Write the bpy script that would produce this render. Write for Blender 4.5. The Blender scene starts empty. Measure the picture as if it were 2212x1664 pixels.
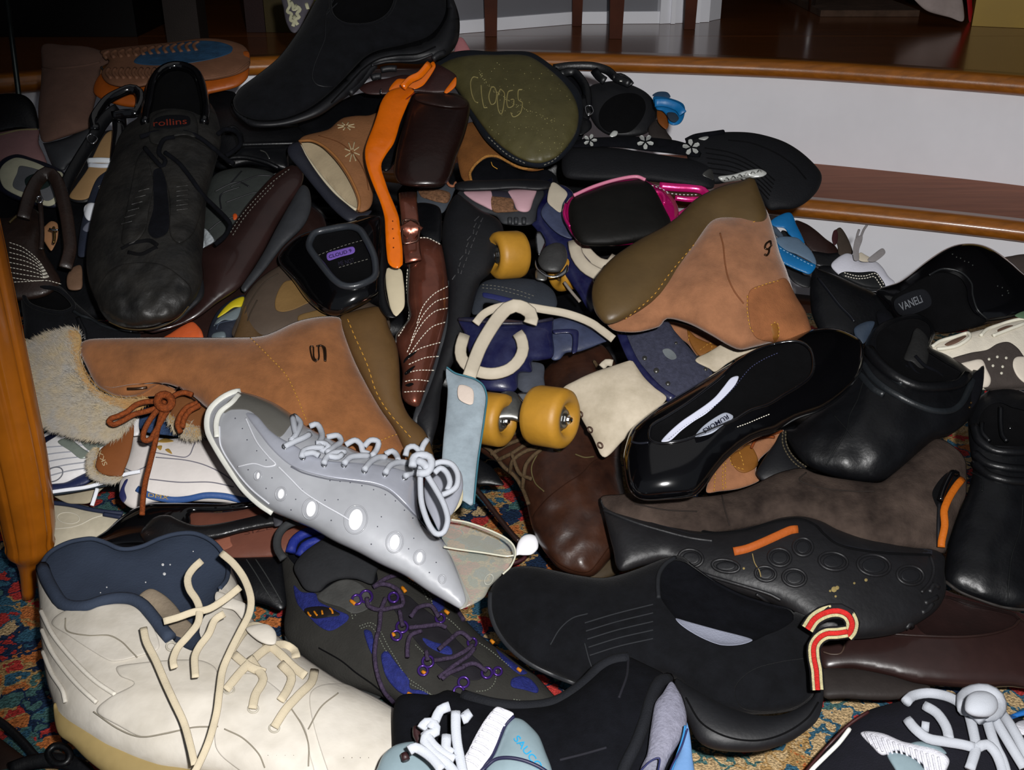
import bpy, math, random
import numpy as np
from mathutils import Vector
from mathutils.geometry import delaunay_2d_cdt

scene = bpy.context.scene
col = scene.collection
random.seed(7)
# ------------------------------------------------------------------ camera
F = 2335.0
CAM = np.array([0.0, 0.0, 0.60])
TH = math.radians(26.0)
FWD = np.array([0.0, math.cos(TH), -math.sin(TH)])
UP = np.array([0.0, math.sin(TH), math.cos(TH)])
RT = np.array([1.0, 0.0, 0.0])
cd = bpy.data.cameras.new('camera')
cd.sensor_width = 36.0
cd.lens = F / 2212.0 * 36.0
cd.clip_start = 0.02
cam = bpy.data.objects.new('camera', cd)
col.objects.link(cam)
cam.location = CAM
cam.rotation_euler = (math.pi / 2 - TH, 0, 0)
scene.camera = cam
# ------------------------------------------------------------------ world, flash, room light
w = bpy.data.worlds.new('world')
scene.world = w
w.use_nodes = True
w.node_tree.nodes['Background'].inputs[0].default_value = (0.80, 0.88, 1.0, 1)
w.node_tree.nodes['Background'].inputs[1].default_value = 0.115
fl = bpy.data.lights.new('camera_flash', 'SPOT')        # the flash beside the lens, its beam aimed a little right and down
fl.energy = 50.0
fl.spot_size = math.radians(80)
fl.spot_blend = 0.36
fl.shadow_soft_size = 0.010
fl.color = (1.0, 0.985, 0.97)
flo = bpy.data.objects.new('camera_flash', fl)
flo.location = (0.045, -0.01, 0.655)
_d = Vector(FWD + RT * ((1500 - 1106) / F) - UP * ((1050 - 832) / F))
flo.rotation_euler = _d.to_track_quat('-Z', 'Y').to_euler()
col.objects.link(flo)
bl = bpy.data.lights.new('ceiling_bounce_fill', 'AREA')      # fill lamp added to stand in for flash light off the ceiling
bl.energy = 3.0
bl.size = 2.2
blo = bpy.data.objects.new('ceiling_bounce_fill', bl)
blo.location = (0.2, 0.9, 2.35)
col.objects.link(blo)
scene.view_settings.view_transform = 'Standard'
scene.view_settings.look = 'None'
scene.view_settings.exposure = 0.12
scene.view_settings.gamma = 1.0
scene.view_settings.use_curve_mapping = False

# ------------------------------------------------------------------ pixels and points
def ray(px, py):
    return FWD + RT * ((px - 1106.0) / F) - UP * ((py - 832.0) / F)

def pt(px, py, z):                      # pixel + depth -> world point
    return CAM + ray(px, py) * z

def pts3(P, Z):
    P = np.asarray(P, float); Z = np.asarray(Z, float)[:, None]
    d = FWD[None] + RT[None] * ((P[:, :1] - 1106.0) / F) - UP[None] * ((P[:, 1:2] - 832.0) / F)
    return CAM[None] + d * Z

def onz(px, py, z):                     # where the sight line meets a level plane
    r = ray(px, py)
    return CAM + r * ((z - CAM[2]) / r[2])

_py = [-100, 0, 100, 300, 500, 700, 900, 1100, 1300, 1500, 1664, 1800]
_pz = [1.32, 1.28, 1.24, 1.16, 1.085, 1.02, .965, .915, .86, .80, .765, .735]
def pile(y):                            # slope of the heap
    return np.interp(y, _py, _pz)

ZO = {'R1': (0, 0), 'R2': (500, 0), 'R3': (960, 0), 'R4': (1472, 0), 'S1': (0, 480), 'S2': (500, 420), 'S3': (960, 420),
      'S4': (1472, 480), 'T1': (0, 820), 'T2': (420, 820), 'T3': (960, 820), 'T4': (1472, 900), 'U1': (0, 1104),
      'U2': (500, 1104), 'U3': (960, 1104), 'U4': (1472, 1104)}
K = 2199 / 740.0
def q(s, reg=None):                     # "x y x y ..." -> list of points; "R2: ..." reads them in a tile's own scale
    if not isinstance(s, str):
        return [tuple(map(float, a)) for a in s]
    if ':' in s:
        reg, s = s.split(':')
    v = [float(a) for a in s.split()]
    p = list(zip(v[::2], v[1::2]))
    if reg:
        ox, oy = ZO[reg.strip()]
        p = [(ox + a / K, oy + b / K) for a, b in p]
    return p

# ------------------------------------------------------------------ curves in the plane
def crom(P, closed, step):
    P = [np.array(p, float) for p in P]
    n = len(P)
    if n == 2 and not closed:
        m = max(2, int(np.linalg.norm(P[1] - P[0]) / step) + 1)
        return np.array([P[0] + (P[1] - P[0]) * t for t in np.linspace(0, 1, m)])
    out = []
    rng = range(n) if closed else range(n - 1)
    for i in rng:
        p1, p2 = P[i], P[(i + 1) % n]
        p0 = P[i - 1] if (closed or i > 0) else 2 * p1 - p2
        p3 = P[(i + 2) % n] if (closed or i + 2 < n) else 2 * p2 - p1
        L = np.linalg.norm((p2 - p1)[:2])
        if L < 1e-6:
            continue
        m = max(1, int(round(L / step)))
        # tangents limited to the segment's length, so that corners stay corners
        a = (p2 - p0) * 0.5; b = (p3 - p1) * 0.5
        la, lb = np.linalg.norm(a[:2]), np.linalg.norm(b[:2])
        if la > L: a = a * (L / la)
        if lb > L: b = b * (L / lb)
        for k in range(m):
            t = k / m
            h1 = 2 * t ** 3 - 3 * t * t + 1; h2 = t ** 3 - 2 * t * t + t
            h3 = -2 * t ** 3 + 3 * t * t; h4 = t ** 3 - t * t
            out.append(h1 * p1 + h2 * a + h3 * p2 + h4 * b)
    if not closed:
        out.append(P[-1])
    return np.array(out)

def inside(P, poly):
    x, y = P[:, 0], P[:, 1]
    r = np.zeros(len(P), bool)
    a = poly; b = np.roll(poly, -1, axis=0)
    for (x1, y1), (x2, y2) in zip(a, b):
        if y1 == y2: continue
        c = (y1 > y) != (y2 > y)
        r ^= c & (x < (x2 - x1) * (y - y1) / (y2 - y1) + x1)
    return r

def nearest(P, poly):                   # distance to the outline and nearest point on it
    D = np.full(len(P), 1e9); Q = np.zeros((len(P), 2))
    a = poly; b = np.roll(poly, -1, axis=0)
    for s, e in zip(a, b):
        d = e - s; L = d @ d
        if L < 1e-12: continue
        t = np.clip(((P - s) @ d) / L, 0, 1)
        c = s + t[:, None] * d
        dd = np.hypot(*(P - c).T)
        m = dd < D
        D[m] = dd[m]; Q[m] = c[m]
    return D, Q

def vnoise(x, y, s, seed=0):
    r = 0
    for k, (a, b, c) in enumerate([(1, .3, 1.3), (-.4, 1.1, 2.1), (.8, -.9, .4), (1.7, .6, 3.3), (.5, 1.9, 5.1)]):
        r = r + np.sin((a * x + b * y) / s * 2.3 + c + seed * 1.7 + 1.5 * np.sin((b * x - a * y) / s + seed)) / (1 + .5 * k)
    return r / 2.5

CUR = [0.0]                             # how far the thing in hand sits forward (-) or back (+) in the heap, mm
# ------------------------------------------------------------------ a rounded body grown from its outline
class Body:
    def __init__(s, outline, dz=0, k=.9, cap=40, ctrl=None, on=None, sign=1, p=3.0, wr=None, fn=None):
        P = q(outline)
        xs = [a[0] for a in P]; ys = [a[1] for a in P]
        s.size = max(max(xs) - min(xs), max(ys) - min(ys))
        s.step = min(9.0, max(1.6, s.size / 45))
        s.poly = crom([(a, b) for a, b in P], True, s.step)
        s.k = k; s.cap = cap / 1000.0; s.sign = sign; s.p = p; s.on = on; s.wr = wr; s.fn = fn
        s.zc = float(pile(np.mean(ys)))
        s.dz = (dz + CUR[0]) / 1000.0
        s.ctrl = None
        if ctrl:
            c = np.array(ctrl, float)
            s.cp = c[:, :2]; n = len(c)
            s.cc = max(60.0, s.size * .35)
            A = np.zeros((n + 1, n + 1))
            A[:n, :n] = np.sqrt(((s.cp[:, None] - s.cp[None]) ** 2).sum(-1) + s.cc ** 2)
            A[:n, :n] -= np.eye(n) * 1e-3
            A[:n, n] = 1; A[n, :n] = 1
            s.ctrl = np.linalg.lstsq(A, np.append(c[:, 2] / 1000.0, 0), rcond=None)[0]
        # elastic-sheet inflation: laplace(phi) = -1, height = sqrt(2 phi): round sections
        lo = s.poly.min(0); hi = s.poly.max(0)
        x_, y_ = s.poly[:, 0], s.poly[:, 1]
        ar = abs(float(np.dot(x_, np.roll(y_, -1)) - np.dot(y_, np.roll(x_, -1)))) / 2
        pe = float(np.hypot(*(s.poly - np.roll(s.poly, 1, 0)).T).sum())
        L_ = float(max(hi - lo))
        s.g = max(.6, min(L_ / 64.0, max(L_ / 190.0, ar / pe / 4.0)))
        s.lo = lo - 2 * s.g
        nx, ny = (np.ceil((hi - lo) / s.g).astype(int) + 5)
        X, Y = np.meshgrid(s.lo[0] + np.arange(nx) * s.g, s.lo[1] + np.arange(ny) * s.g)
        m = inside(np.c_[X.ravel(), Y.ravel()], s.poly).reshape(X.shape)
        m[0] = m[-1] = False; m[:, 0] = m[:, -1] = False
        ph = np.zeros(X.shape)
        rb = (np.add.outer(np.arange(ny), np.arange(nx)) % 2).astype(bool)
        r = m & rb; b = m & ~rb
        r_i = np.nonzero(r); b_i = np.nonzero(b)
        om = 1.86
        for it in range(90):
            for (i, j) in (r_i, b_i):
                nb = (ph[i - 1, j] + ph[i + 1, j] + ph[i, j - 1] + ph[i, j + 1] + 1.0) * .25
                ph[i, j] += om * (nb - ph[i, j])
        s.ph = np.maximum(ph, 0) * s.g * s.g
        s.nx, s.ny = nx, ny

    def base(s, P):
        P = np.asarray(P, float)
        if s.on is not None:
            z = s.on.z(P)
        else:
            z = pile(P[:, 1]) + s.dz
        if s.ctrl is not None:
            d = np.sqrt(((P[:, None] - s.cp[None]) ** 2).sum(-1) + s.cc ** 2)
            z = z + d @ s.ctrl[:-1] + s.ctrl[-1]
        return z

    def samp(s, P):
        u = np.clip((P - s.lo) / s.g, 0, [s.nx - 1.001, s.ny - 1.001])
        i = u.astype(int); f = u - i
        x, y = i[:, 0], i[:, 1]; a, b = f[:, 0], f[:, 1]
        return (s.ph[y, x] * (1 - a) * (1 - b) + s.ph[y, x + 1] * a * (1 - b) + s.ph[y + 1, x] * (1 - a) * b + s.ph[y + 1, x + 1] * a * b)

    def h(s, P, D=None, Q=None, ins=None):
        P = np.asarray(P, float)
        if D is None: D, Q = nearest(P, s.poly)
        if ins is None: ins = inside(P, s.poly)
        R = 1.6 * s.g
        d = np.maximum(D, 1e-9)[:, None]
        Pin = Q + (P - Q) / d * R
        near = D < R
        ph = np.where(near, s.samp(np.where(near[:, None], Pin, P)) * np.minimum(D / R, 1), s.samp(P))
        hp = np.sqrt(2 * np.maximum(ph, 0)) * ins
        hm = hp * s.zc / F * s.k
        if s.cap > 0:
            hm = hm * s.cap / (hm ** s.p + s.cap ** s.p + 1e-18) ** (1 / s.p)
        if s.wr:
            hm = hm + vnoise(P[:, 0], P[:, 1], s.wr[1], len(s.poly)) * s.wr[0] / 1000. * np.minimum(hm / (.25 * s.cap), 1)
        if s.fn:
            hm = hm + s.fn(P[:, 0], P[:, 1]) / 1000. * np.minimum(hm / (.25 * s.cap), 1)
        return hm

    def z(s, P):                        # depth of the front surface
        P = np.asarray(P, float)
        return s.base(P) - s.sign * s.h(P)

    def mesh(s, holes=(), back=.4, dens=1.0):
        hs = [crom(q(h), True, s.step) for h in holes]
        B = s.poly
        loops = [B] + hs
        st = s.step / dens
        lo, hi = B.min(0), B.max(0)
        g = max(2.2, min(s.size / 30, math.sqrt(float(np.prod(hi - lo)) / 650))) / dens
        g = min(g, max(2.4, .42 * math.sqrt(2 * float(s.ph.max())))) if s.on is None else g
        X, Y = np.meshgrid(np.arange(lo[0], hi[0], g), np.arange(lo[1], hi[1], g * .866))
        X = X + (np.arange(X.shape[0]) % 2)[:, None] * g * .5
        G = [np.c_[X.ravel(), Y.ravel()]]
        # rings close to the edge so that the rounding is smooth
        t = np.roll(B, -1, 0) - np.roll(B, 1, 0)
        n = np.c_[-t[:, 1], t[:, 0]] / (np.hypot(*t.T)[:, None] + 1e-9)
        if inside(B[:1] + n[:1] * .3, B)[0] == False: n = -n
        rings = []
        for o in (.12, .38, .85):
            rr = B + n * o * g
            dd, _ = nearest(rr, B)
            rings.append(rr[(dd > o * g * .85) & inside(rr, B)])
        G0 = G[0]
        for h_ in loops:
            D, _ = nearest(G0, h_)
            G0 = G0[D > g * (1.15 if h_ is B else .35)]
        A = np.vstack(rings + [G0])
        A = A[inside(A, B)]
        for h_ in hs:
            A = A[~inside(A, h_)]
            D, _ = nearest(A, h_)
            A = A[D > .25 * g]
        V = np.vstack(loops + [A])
        E = []; o = 0
        for L_ in loops:
            n_ = len(L_)
            E += [(o + i, o + (i + 1) % n_) for i in range(n_)]
            o += n_
        nb_ = sum(len(l_) for l_ in loops)
        for rep in range(2):
            vo, eo, fo, ov, _, _ = delaunay_2d_cdt([Vector(v) for v in V], E, [], 0, 1e-4)
            W = np.array([(v.x, v.y) for v in vo])
            T = np.array([f for f in fo if len(f) == 3])
            C = W[T].mean(1)
            keep = inside(C, B)
            for h_ in hs: keep &= ~inside(C, h_)
            T = T[keep]; C = C[keep]
            if rep or s.on is not None: break
            flat_ = (nearest(W, B)[0] < 1e-3)[T].all(1)      # narrow places: give them a crown line
            if not flat_.any(): break
            cc = C[flat_]; cc = cc[nearest(cc, B)[0] > .5]
            if not len(cc): break
            V = np.vstack([V, cc])
        D, Q = nearest(W, B)
        edge = D < 1e-3
        hh = s.h(W, D, Q, ~edge)
        bz = s.base(W)
        zf = bz - s.sign * hh
        VF = pts3(W, zf)
        # orientation: faces look at the camera
        a, b_, c = W[T[:, 0]], W[T[:, 1]], W[T[:, 2]]
        cr = (b_[:, 0] - a[:, 0]) * (c[:, 1] - a[:, 1]) - (b_[:, 1] - a[:, 1]) * (c[:, 0] - a[:, 0])
        T[cr > 0] = T[cr > 0][:, ::-1]
        verts = [tuple(v) for v in VF]
        faces = [tuple(int(i) for i in f) for f in T]
        if back > 0 and s.sign > 0:
            D2, Q2, = D, Q
            # back side uses the whole outline, holes are closed behind
            zb = bz + hh * back
            VB = pts3(W, zb)
            idx = {}
            for i in range(len(W)):
                if edge[i]: idx[i] = i
                else:
                    idx[i] = len(verts); verts.append(tuple(VB[i]))
            faces += [tuple(idx[int(i)] for i in f[::-1]) for f in T if not edge[f].all()]
        return verts, faces

# ------------------------------------------------------------------ objects
def link(name, verts, faces, mat, parent=None, smooth=True):
    me = bpy.data.meshes.new(name)
    me.from_pydata([tuple(map(float, v)) for v in verts], [], faces)
    me.validate()
    if smooth: me.polygons.foreach_set('use_smooth', [True] * len(me.polygons))
    if mat: me.materials.append(mat)
    o = bpy.data.objects.new(name, me)
    col.objects.link(o)
    if parent: o.parent = parent
    return o

ALL = []
SHIFT = {'white_high_top': -40, 'purple_laced_hiking_shoe': 14, 'silver_teal_running_shoe': -62, 'clear_silver_sneaker': -44, 'cream_sneaker': 45, 'embroidered_mule': 0,
         'fur_cuff_boot': 8, 'white_gold_sneaker': 48, 'quilted_white_sneaker': 50, 'patent_stiletto': 22, 'copper_mary_jane': 14,
         'roller_skate': 40, 'roller_skate+': 2, 'worn_brown_boot': 50, 'patent_wedge': -32, 'black_ankle_boot': 46,
         'brown_suede_slip_on': 22, 'olive_soled_clog': -12, 'open_suede_clog': 22, 'strappy_sandal': 40, 'orange_strap_sandal': -22,
         'fuchsia_shoe': 8, 'red_loop_slip_on': -34, 'patent_mule': 0, 'tall_black_boot': 44, 'black_pump': 22, 'patent_loafer': 22,
         'red_brown_shoe': 10, 'black_strap_sandal': 10, 'upturned_tan_boot': -26}
class Thing:
    def __init__(s, name, label, cat, group=None, dz=0):
        s.e = bpy.data.objects.new(name, None)
        s.e.empty_display_size = .03
        col.objects.link(s.e)
        s.e['label'] = label; s.e['category'] = cat
        if group: s.e['group'] = group
        s.dz = dz; s.last = None; s.obs = []
        CUR[0] = SHIFT.get(name, 0.0); SHIFT[name] = SHIFT.get(name + '+', CUR[0])
        ALL.append(s)
    def add(s, name, v, f, mat, par=None, smooth=True, label=None, kind=None):
        o = link(name, v, f, mat, par or s.e, smooth)
        if label: o['label'] = label
        if kind: o['kind'] = kind
        s.obs.append(o)
        s.o = o
        return o
    def puff(s, name, mat, outline, dz=None, k=.9, cap=40, ctrl=None, holes=(), back=.4, wr=None, fn=None, p=3.0, par=None, label=None, dens=1.0):
        b = Body(outline, s.dz if dz is None else dz, k, cap, ctrl, None, 1, p, wr, fn)
        v, f = b.mesh(holes, back, dens)
        s.add(name, v, f, mat, par, label=label)
        if s.last is None: s.last = b
        b.o = s.o
        return b
    def patch(s, name, mat, outline, on=None, t=2.0, k=.8, lift=0, par=None, label=None, wr=None, fn=None, p=4.0, holes=(), dens=1.0, ctrl=None):
        on = on or s.last
        b = Body(outline, 0, k, t, ctrl, on, 1, p, wr, fn)
        if lift or True:
            lf = (lift + .35) / 1000.
            ob = b.base
            b.base = lambda P, ob=ob, lf=lf: ob(P) - lf
        v, f = b.mesh(holes, 0, dens)
        s.add(name, v, f, mat, par, label=label)
        b.o = s.o
        return b
    def bowl(s, name, mat, outline, on=None, depth=45, k=2.0, par=None, label=None, p=2.5, ctrl=None):
        on = on or s.last
        b = Body(outline, 0, k, depth, ctrl, on, -1, p)
        v, f = b.mesh((), 0)
        s.add(name, v, f, mat, par, label=label)
        b.o = s.o
        return b
    def tube(s, name, mat, paths, on=None, r=3, flat=None, lift=0, par=None, label=None, closed=False, dz=None, sides=8, round_ends=True, taper=None, stripe=None):
        """paths: one path or several; (x, y[, lift mm]); r in px; flat = thickness / width; follows surface `on`, or the heap slope + dz"""
        if isinstance(paths, str) or not isinstance(paths[0], (list, str)): paths = [paths]
        on = on if on is not None else (s.last if dz is None else None)
        V, Fc = [], []
        for path in paths:
            if isinstance(path, str): path = q(path)
            P = [(a[0], a[1], (a[2] if len(a) > 2 else 0)) for a in path]
            C = crom(P, closed, max(2.0, r * .9))
            n = len(C)
            XY = C[:, :2]
            z = on.z(XY) if on is not None else pile(XY[:, 1]) + ((s.dz if dz is None else dz) + CUR[0]) / 1000.
            if n > 6 and on is not None:
                for _ in range(6):
                    z2 = z.copy(); z2[1:-1] = (z[:-2] + 2 * z[1:-1] + z[2:]) / 4; z = np.minimum(z2, z + .002)
            z = z - (C[:, 2] + lift) / 1000.
            W = pts3(XY, z)
            for i in range(n):
                a = W[(i - 1) % n] if (closed or i > 0) else W[i]
                b = W[(i + 1) % n] if (closed or i < n - 1) else W[i]
                t = b - a; t = t / (np.linalg.norm(t) + 1e-12)
                vd = W[i] - CAM; vd /= np.linalg.norm(vd)
                sd = np.cross(t, vd); L = np.linalg.norm(sd)
                sd = sd / L if L > .05 else (prev if i else np.array([1., 0, 0]))
                prev = sd
                nn = np.cross(sd, t)
                rr = r * z[i] / F
                if taper: rr *= taper[0] + (taper[1] - taper[0]) * i / (n - 1)
                th = rr * (flat if flat else 1.0)
                for j in range(sides):
                    an = 2 * math.pi * j / sides
                    ca, sa = math.cos(an), math.sin(an)
                    if flat:
                        ca = math.copysign(abs(ca) ** .6, ca)
                    V.append(W[i] + sd * ca * rr + nn * sa * th)
            o = len(V) - n * sides
            m = n if closed else n - 1
            for i in range(m):
                for j in range(sides):
                    a = o + i * sides + j; b = o + i * sides + (j + 1) % sides
                    c = o + ((i + 1) % n) * sides + (j + 1) % sides; d = o + ((i + 1) % n) * sides + j
                    Fc.append((a, b, c, d))
            if not closed:
                Fc.append(tuple(range(o + sides - 1, o - 1, -1)))
                Fc.append(tuple(range(o + (n - 1) * sides, o + n * sides)))
        return s.add(name, V, Fc, mat, par, label=label)
    def stitch(s, mat, paths, on=None, r=1.0, dash=5, gap=3.5, lift=.3, par=None, name='stitching', label=None):
        if isinstance(paths, str): paths = [paths]
        out = []
        for p in paths:
            C = crom(q(p), False, 1.0)
            d = np.r_[0, np.cumsum(np.hypot(*np.diff(C, axis=0).T))]
            t = 0
            while t + dash < d[-1]:
                out.append([(np.interp(u, d, C[:, 0]), np.interp(u, d, C[:, 1])) for u in (t, t + dash / 2, t + dash)])
                t += dash + gap
        if out: return s.tube(name, mat, out, on=on, r=r, lift=lift, par=par, sides=5, label=label)
    def dots(s, name, mat, P, r, on=None, t=.6, par=None, label=None, kind=None, n=8):
        """small low domes on a surface"""
        on = on or s.last
        V, Fc = [], []
        for a in P:
            x, y = a[0], a[1]; rr = a[2] if len(a) > 2 else r
            ang = np.arange(n) * 2 * math.pi / n
            R = np.array([[x, y]] + [(x + rr * .6 * math.cos(i), y + rr * .6 * math.sin(i)) for i in ang] + [(x + rr * math.cos(i), y + rr * math.sin(i)) for i in ang])
            z = on.z(R)
            z[0] -= (t + .2) / 1000; z[1:n + 1] -= (t * .8 + .2) / 1000; z[n + 1:] += .2 / 1000
            o = len(V)
            V += list(pts3(R, z))
            for j in range(n):
                k2 = (j + 1) % n
                Fc.append((o, o + 1 + k2, o + 1 + j))
                Fc.append((o + 1 + j, o + 1 + k2, o + 1 + n + k2, o + 1 + n + j))
        return s.add(name, V, Fc, mat, par, label=label, kind=kind)
    def ring(s, name, mat, x, y, R, r, on=None, lift=.5, par=None, sx=1.0, rot=0, label=None):
        P = []
        for i in range(14):
            a = 2 * math.pi * i / 14
            u, v = R * sx * math.cos(a), R * math.sin(a)
            P.append((x + u * math.cos(rot) - v * math.sin(rot), y + u * math.sin(rot) + v * math.cos(rot)))
        return s.tube(name, mat, [P], on=on, r=r, lift=lift, closed=True, par=par, sides=6, label=label)
    def text(s, mat, txt, x, y, ux, uy, hh, on=None, lift=.5, par=None, skew=0, name='lettering', bold=0.0, flipy=False):
        """flat lettering laid on a surface; (ux, uy) spans the whole width, hh = letter height px"""
        on = on or s.last
        cu = bpy.data.curves.new('t', 'FONT'); cu.body = txt; cu.offset = bold; cu.resolution_u = 3
        to = bpy.data.objects.new('t', cu); col.objects.link(to)
        bpy.context.view_layer.update()
        me = bpy.data.meshes.new_from_object(to.evaluated_get(bpy.context.evaluated_depsgraph_get()))
        V = np.array([v.co[:2] for v in me.vertices]); Fc = [tuple(p.vertices) for p in me.polygons]
        bpy.data.objects.remove(to)
        lo, hi = V.min(0), V.max(0)
        u = (V[:, 0] - lo[0]) / (hi[0] - lo[0]); v = (V[:, 1] - lo[1]) / (hi[1] - lo[1])
        L = math.hypot(ux, uy); nx, ny = uy / L, -ux / L
        if flipy: nx, ny = -nx, -ny
        P = np.c_[x + u * ux + v * hh * nx + v * skew * ux / L, y + u * uy + v * hh * ny + v * skew * uy / L]
        W = pts3(P, on.z(P) - lift / 1000.)
        return s.add(name, list(W), Fc, mat, par, smooth=False)
    def world(s, name, mat, v, f, par=None, smooth=False, label=None):
        return s.add(name, v, f, mat, par, smooth, label)

def finish():
    for t in ALL:
        A = np.array([v.co[:] for o in t.obs for v in o.data.vertices])
        if not len(A): continue
        lo, hi = A.min(0), A.max(0)
        L = np.array([(lo[0] + hi[0]) / 2, (lo[1] + hi[1]) / 2, lo[2]])
        t.e.location = L
        from mathutils import Matrix
        M_ = Matrix.Translation(-Vector(L))
        for o in t.obs: o.data.transform(M_)

# ------------------------------------------------------------------ materials
def lin(c):
    return tuple((v / 255 / 12.92) if v <= 10 else ((v / 255 + .055) / 1.055) ** 2.4 for v in c)
MUL = 0.66
def M(name, rgb, rough=.6, var=.18, vs=35, bump=.15, bs=400, coat=0, metal=0, spec=.5, sheen=0, rgb2=None, trans=0, ior=1.45, alpha=1, emit=0, dist=.0012, det=4):
    m = bpy.data.materials.new(name); m.use_nodes = True
    nt = m.node_tree; N = nt.nodes; L = nt.links
    b = N['Principled BSDF']
    mul = MUL * (1.38 if max(rgb) > 150 and (max(rgb) - min(rgb)) / max(rgb) < .27 and MUL < .8 else 1)
    c = tuple(v * mul for v in lin(rgb))
    if rgb2: rgb2_l = tuple(v * mul for v in lin(rgb2))
    tc = N.new('ShaderNodeTexCoord')
    if var > 0 or rgb2:
        n = N.new('ShaderNodeTexNoise'); n.inputs['Scale'].default_value = vs; n.inputs['Detail'].default_value = det; n.inputs['Roughness'].default_value = .65
        L.new(tc.outputs['Object'], n.inputs['Vector'])
        r = N.new('ShaderNodeValToRGB')
        r.color_ramp.elements[0].position = .32; r.color_ramp.elements[1].position = .68
        a = tuple(v * (1 - var) for v in c); d = rgb2_l if rgb2 else tuple(min(1, v * (1 + var)) for v in c)
        r.color_ramp.elements[0].color = (*a, 1); r.color_ramp.elements[1].color = (*d, 1)
        L.new(n.outputs['Fac'], r.inputs['Fac']); L.new(r.outputs['Color'], b.inputs['Base Color'])
    else:
        b.inputs['Base Color'].default_value = (*c, 1)
    if bump > 0:
        n2 = N.new('ShaderNodeTexNoise'); n2.inputs['Scale'].default_value = bs; n2.inputs['Detail'].default_value = 3
        L.new(tc.outputs['Object'], n2.inputs['Vector'])
        bp = N.new('ShaderNodeBump'); bp.inputs['Strength'].default_value = bump; bp.inputs['Distance'].default_value = dist
        L.new(n2.outputs['Fac'], bp.inputs['Height']); L.new(bp.outputs['Normal'], b.inputs['Normal'])
    b.inputs['Roughness'].default_value = rough; b.inputs['Metallic'].default_value = metal
    b.inputs['Specular IOR Level'].default_value = spec if rough < .6 else spec * .5
    b.inputs['Coat Weight'].default_value = coat; b.inputs['Coat Roughness'].default_value = .08
    b.inputs['Sheen Weight'].default_value = sheen; b.inputs['Sheen Roughness'].default_value = .4
    b.inputs['Transmission Weight'].default_value = trans; b.inputs['IOR'].default_value = ior
    b.inputs['Alpha'].default_value = alpha
    if emit > 0:
        b.inputs['Emission Color'].default_value = (*c, 1); b.inputs['Emission Strength'].default_value = emit
    return m

tan_suede = M('tan_suede', (152, 98, 58), .95, .22, 45, .35, 900, sheen=.3, dist=.001)
rose_suede = M('rose_tan_suede', (158, 108, 76), .95, .22, 40, .35, 900, sheen=.3, dist=.001)
gum = M('gum_rubber', (106, 78, 44), .5, .12, 25, .1, 300)
gum_dark = M('olive_gum_rubber', (92, 72, 42), .45, .15, 20, .08, 300)
thread_gold = M('gold_thread', (205, 150, 60), .7, 0, bump=0)
thread_white = M('white_thread', (225, 220, 205), .7, 0, bump=0)
thread_grey = M('grey_thread', (120, 118, 110), .7, 0, bump=0)
black_suede = M('black_suede', (15, 16, 20), .95, .35, 60, .4, 900, sheen=.03, spec=.3, dist=.001)
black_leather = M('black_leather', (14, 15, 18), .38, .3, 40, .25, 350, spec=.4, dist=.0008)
black_patent = M('black_patent', (7, 7, 9), .12, .1, 30, .02, 60, coat=.6)
black_rubber = M('black_rubber', (20, 21, 25), .55, .2, 40, .12, 350)
black_cloth = M('black_cloth', (14, 15, 20), .95, .3, 80, .4, 1200, spec=.2)
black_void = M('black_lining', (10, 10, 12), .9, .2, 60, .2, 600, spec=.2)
grey_rubber = M('grey_rubber', (50, 52, 56), .55, .2, 30, .12, 350)
charcoal = M('charcoal_leather', (30, 30, 31), .6, .3, 40, .3, 300, rgb2=(44, 43, 40))
brown_dark = M('dark_brown_leather', (44, 28, 25), .35, .3, 25, .12, 300)
brown_shine = M('polished_brown_leather', (46, 29, 27), .34, .25, 20, .05, 200, coat=.3)
white_lace = M('white_lace', (225, 228, 235), .8, .06, 60, .4, 1500, dist=.0006)
chrome = M('chrome', (190, 192, 195), .2, .1, 40, .05, 200, metal=1)
steel = M('zinc_steel', (150, 150, 146), .38, .25, 60, .15, 200, metal=.9)
# ================================================================== THE ROOM
Z1, Z2 = 0.317, 0.154
wood_floor = M('dark_floor_wood', (118, 66, 28), .2, .15, 6, 0, 40, coat=.1)
nosing_wood = M('orange_oak', (178, 106, 30), .35, .25, 18, .08, 90, coat=.2)
MUL = .85
tread_wood = M('brown_oak_tread', (158, 98, 72), .6, .2, 12, .1, 120)
MUL = 1.0
white_paint = M('white_paint', (238, 239, 245), .45, .04, 6, .05, 60)
MUL = 0.64
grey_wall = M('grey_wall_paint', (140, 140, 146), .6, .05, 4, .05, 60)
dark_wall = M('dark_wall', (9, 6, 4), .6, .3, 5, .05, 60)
for m_ in (wood_floor, nosing_wood, tread_wood):       # long grain: stretch the noise along the board
    nt = m_.node_tree
    tcn = [n for n in nt.nodes if n.type == 'TEX_COORD'][0]
    mp = nt.nodes.new('ShaderNodeMapping'); mp.inputs['Scale'].default_value = (.6, 7, 7)
    nt.links.new(tcn.outputs['Object'], mp.inputs['Vector'])
    for n in [n for n in nt.nodes if n.type == 'TEX_NOISE']:
        nt.links.new(mp.outputs['Vector'], n.inputs['Vector'])

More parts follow.
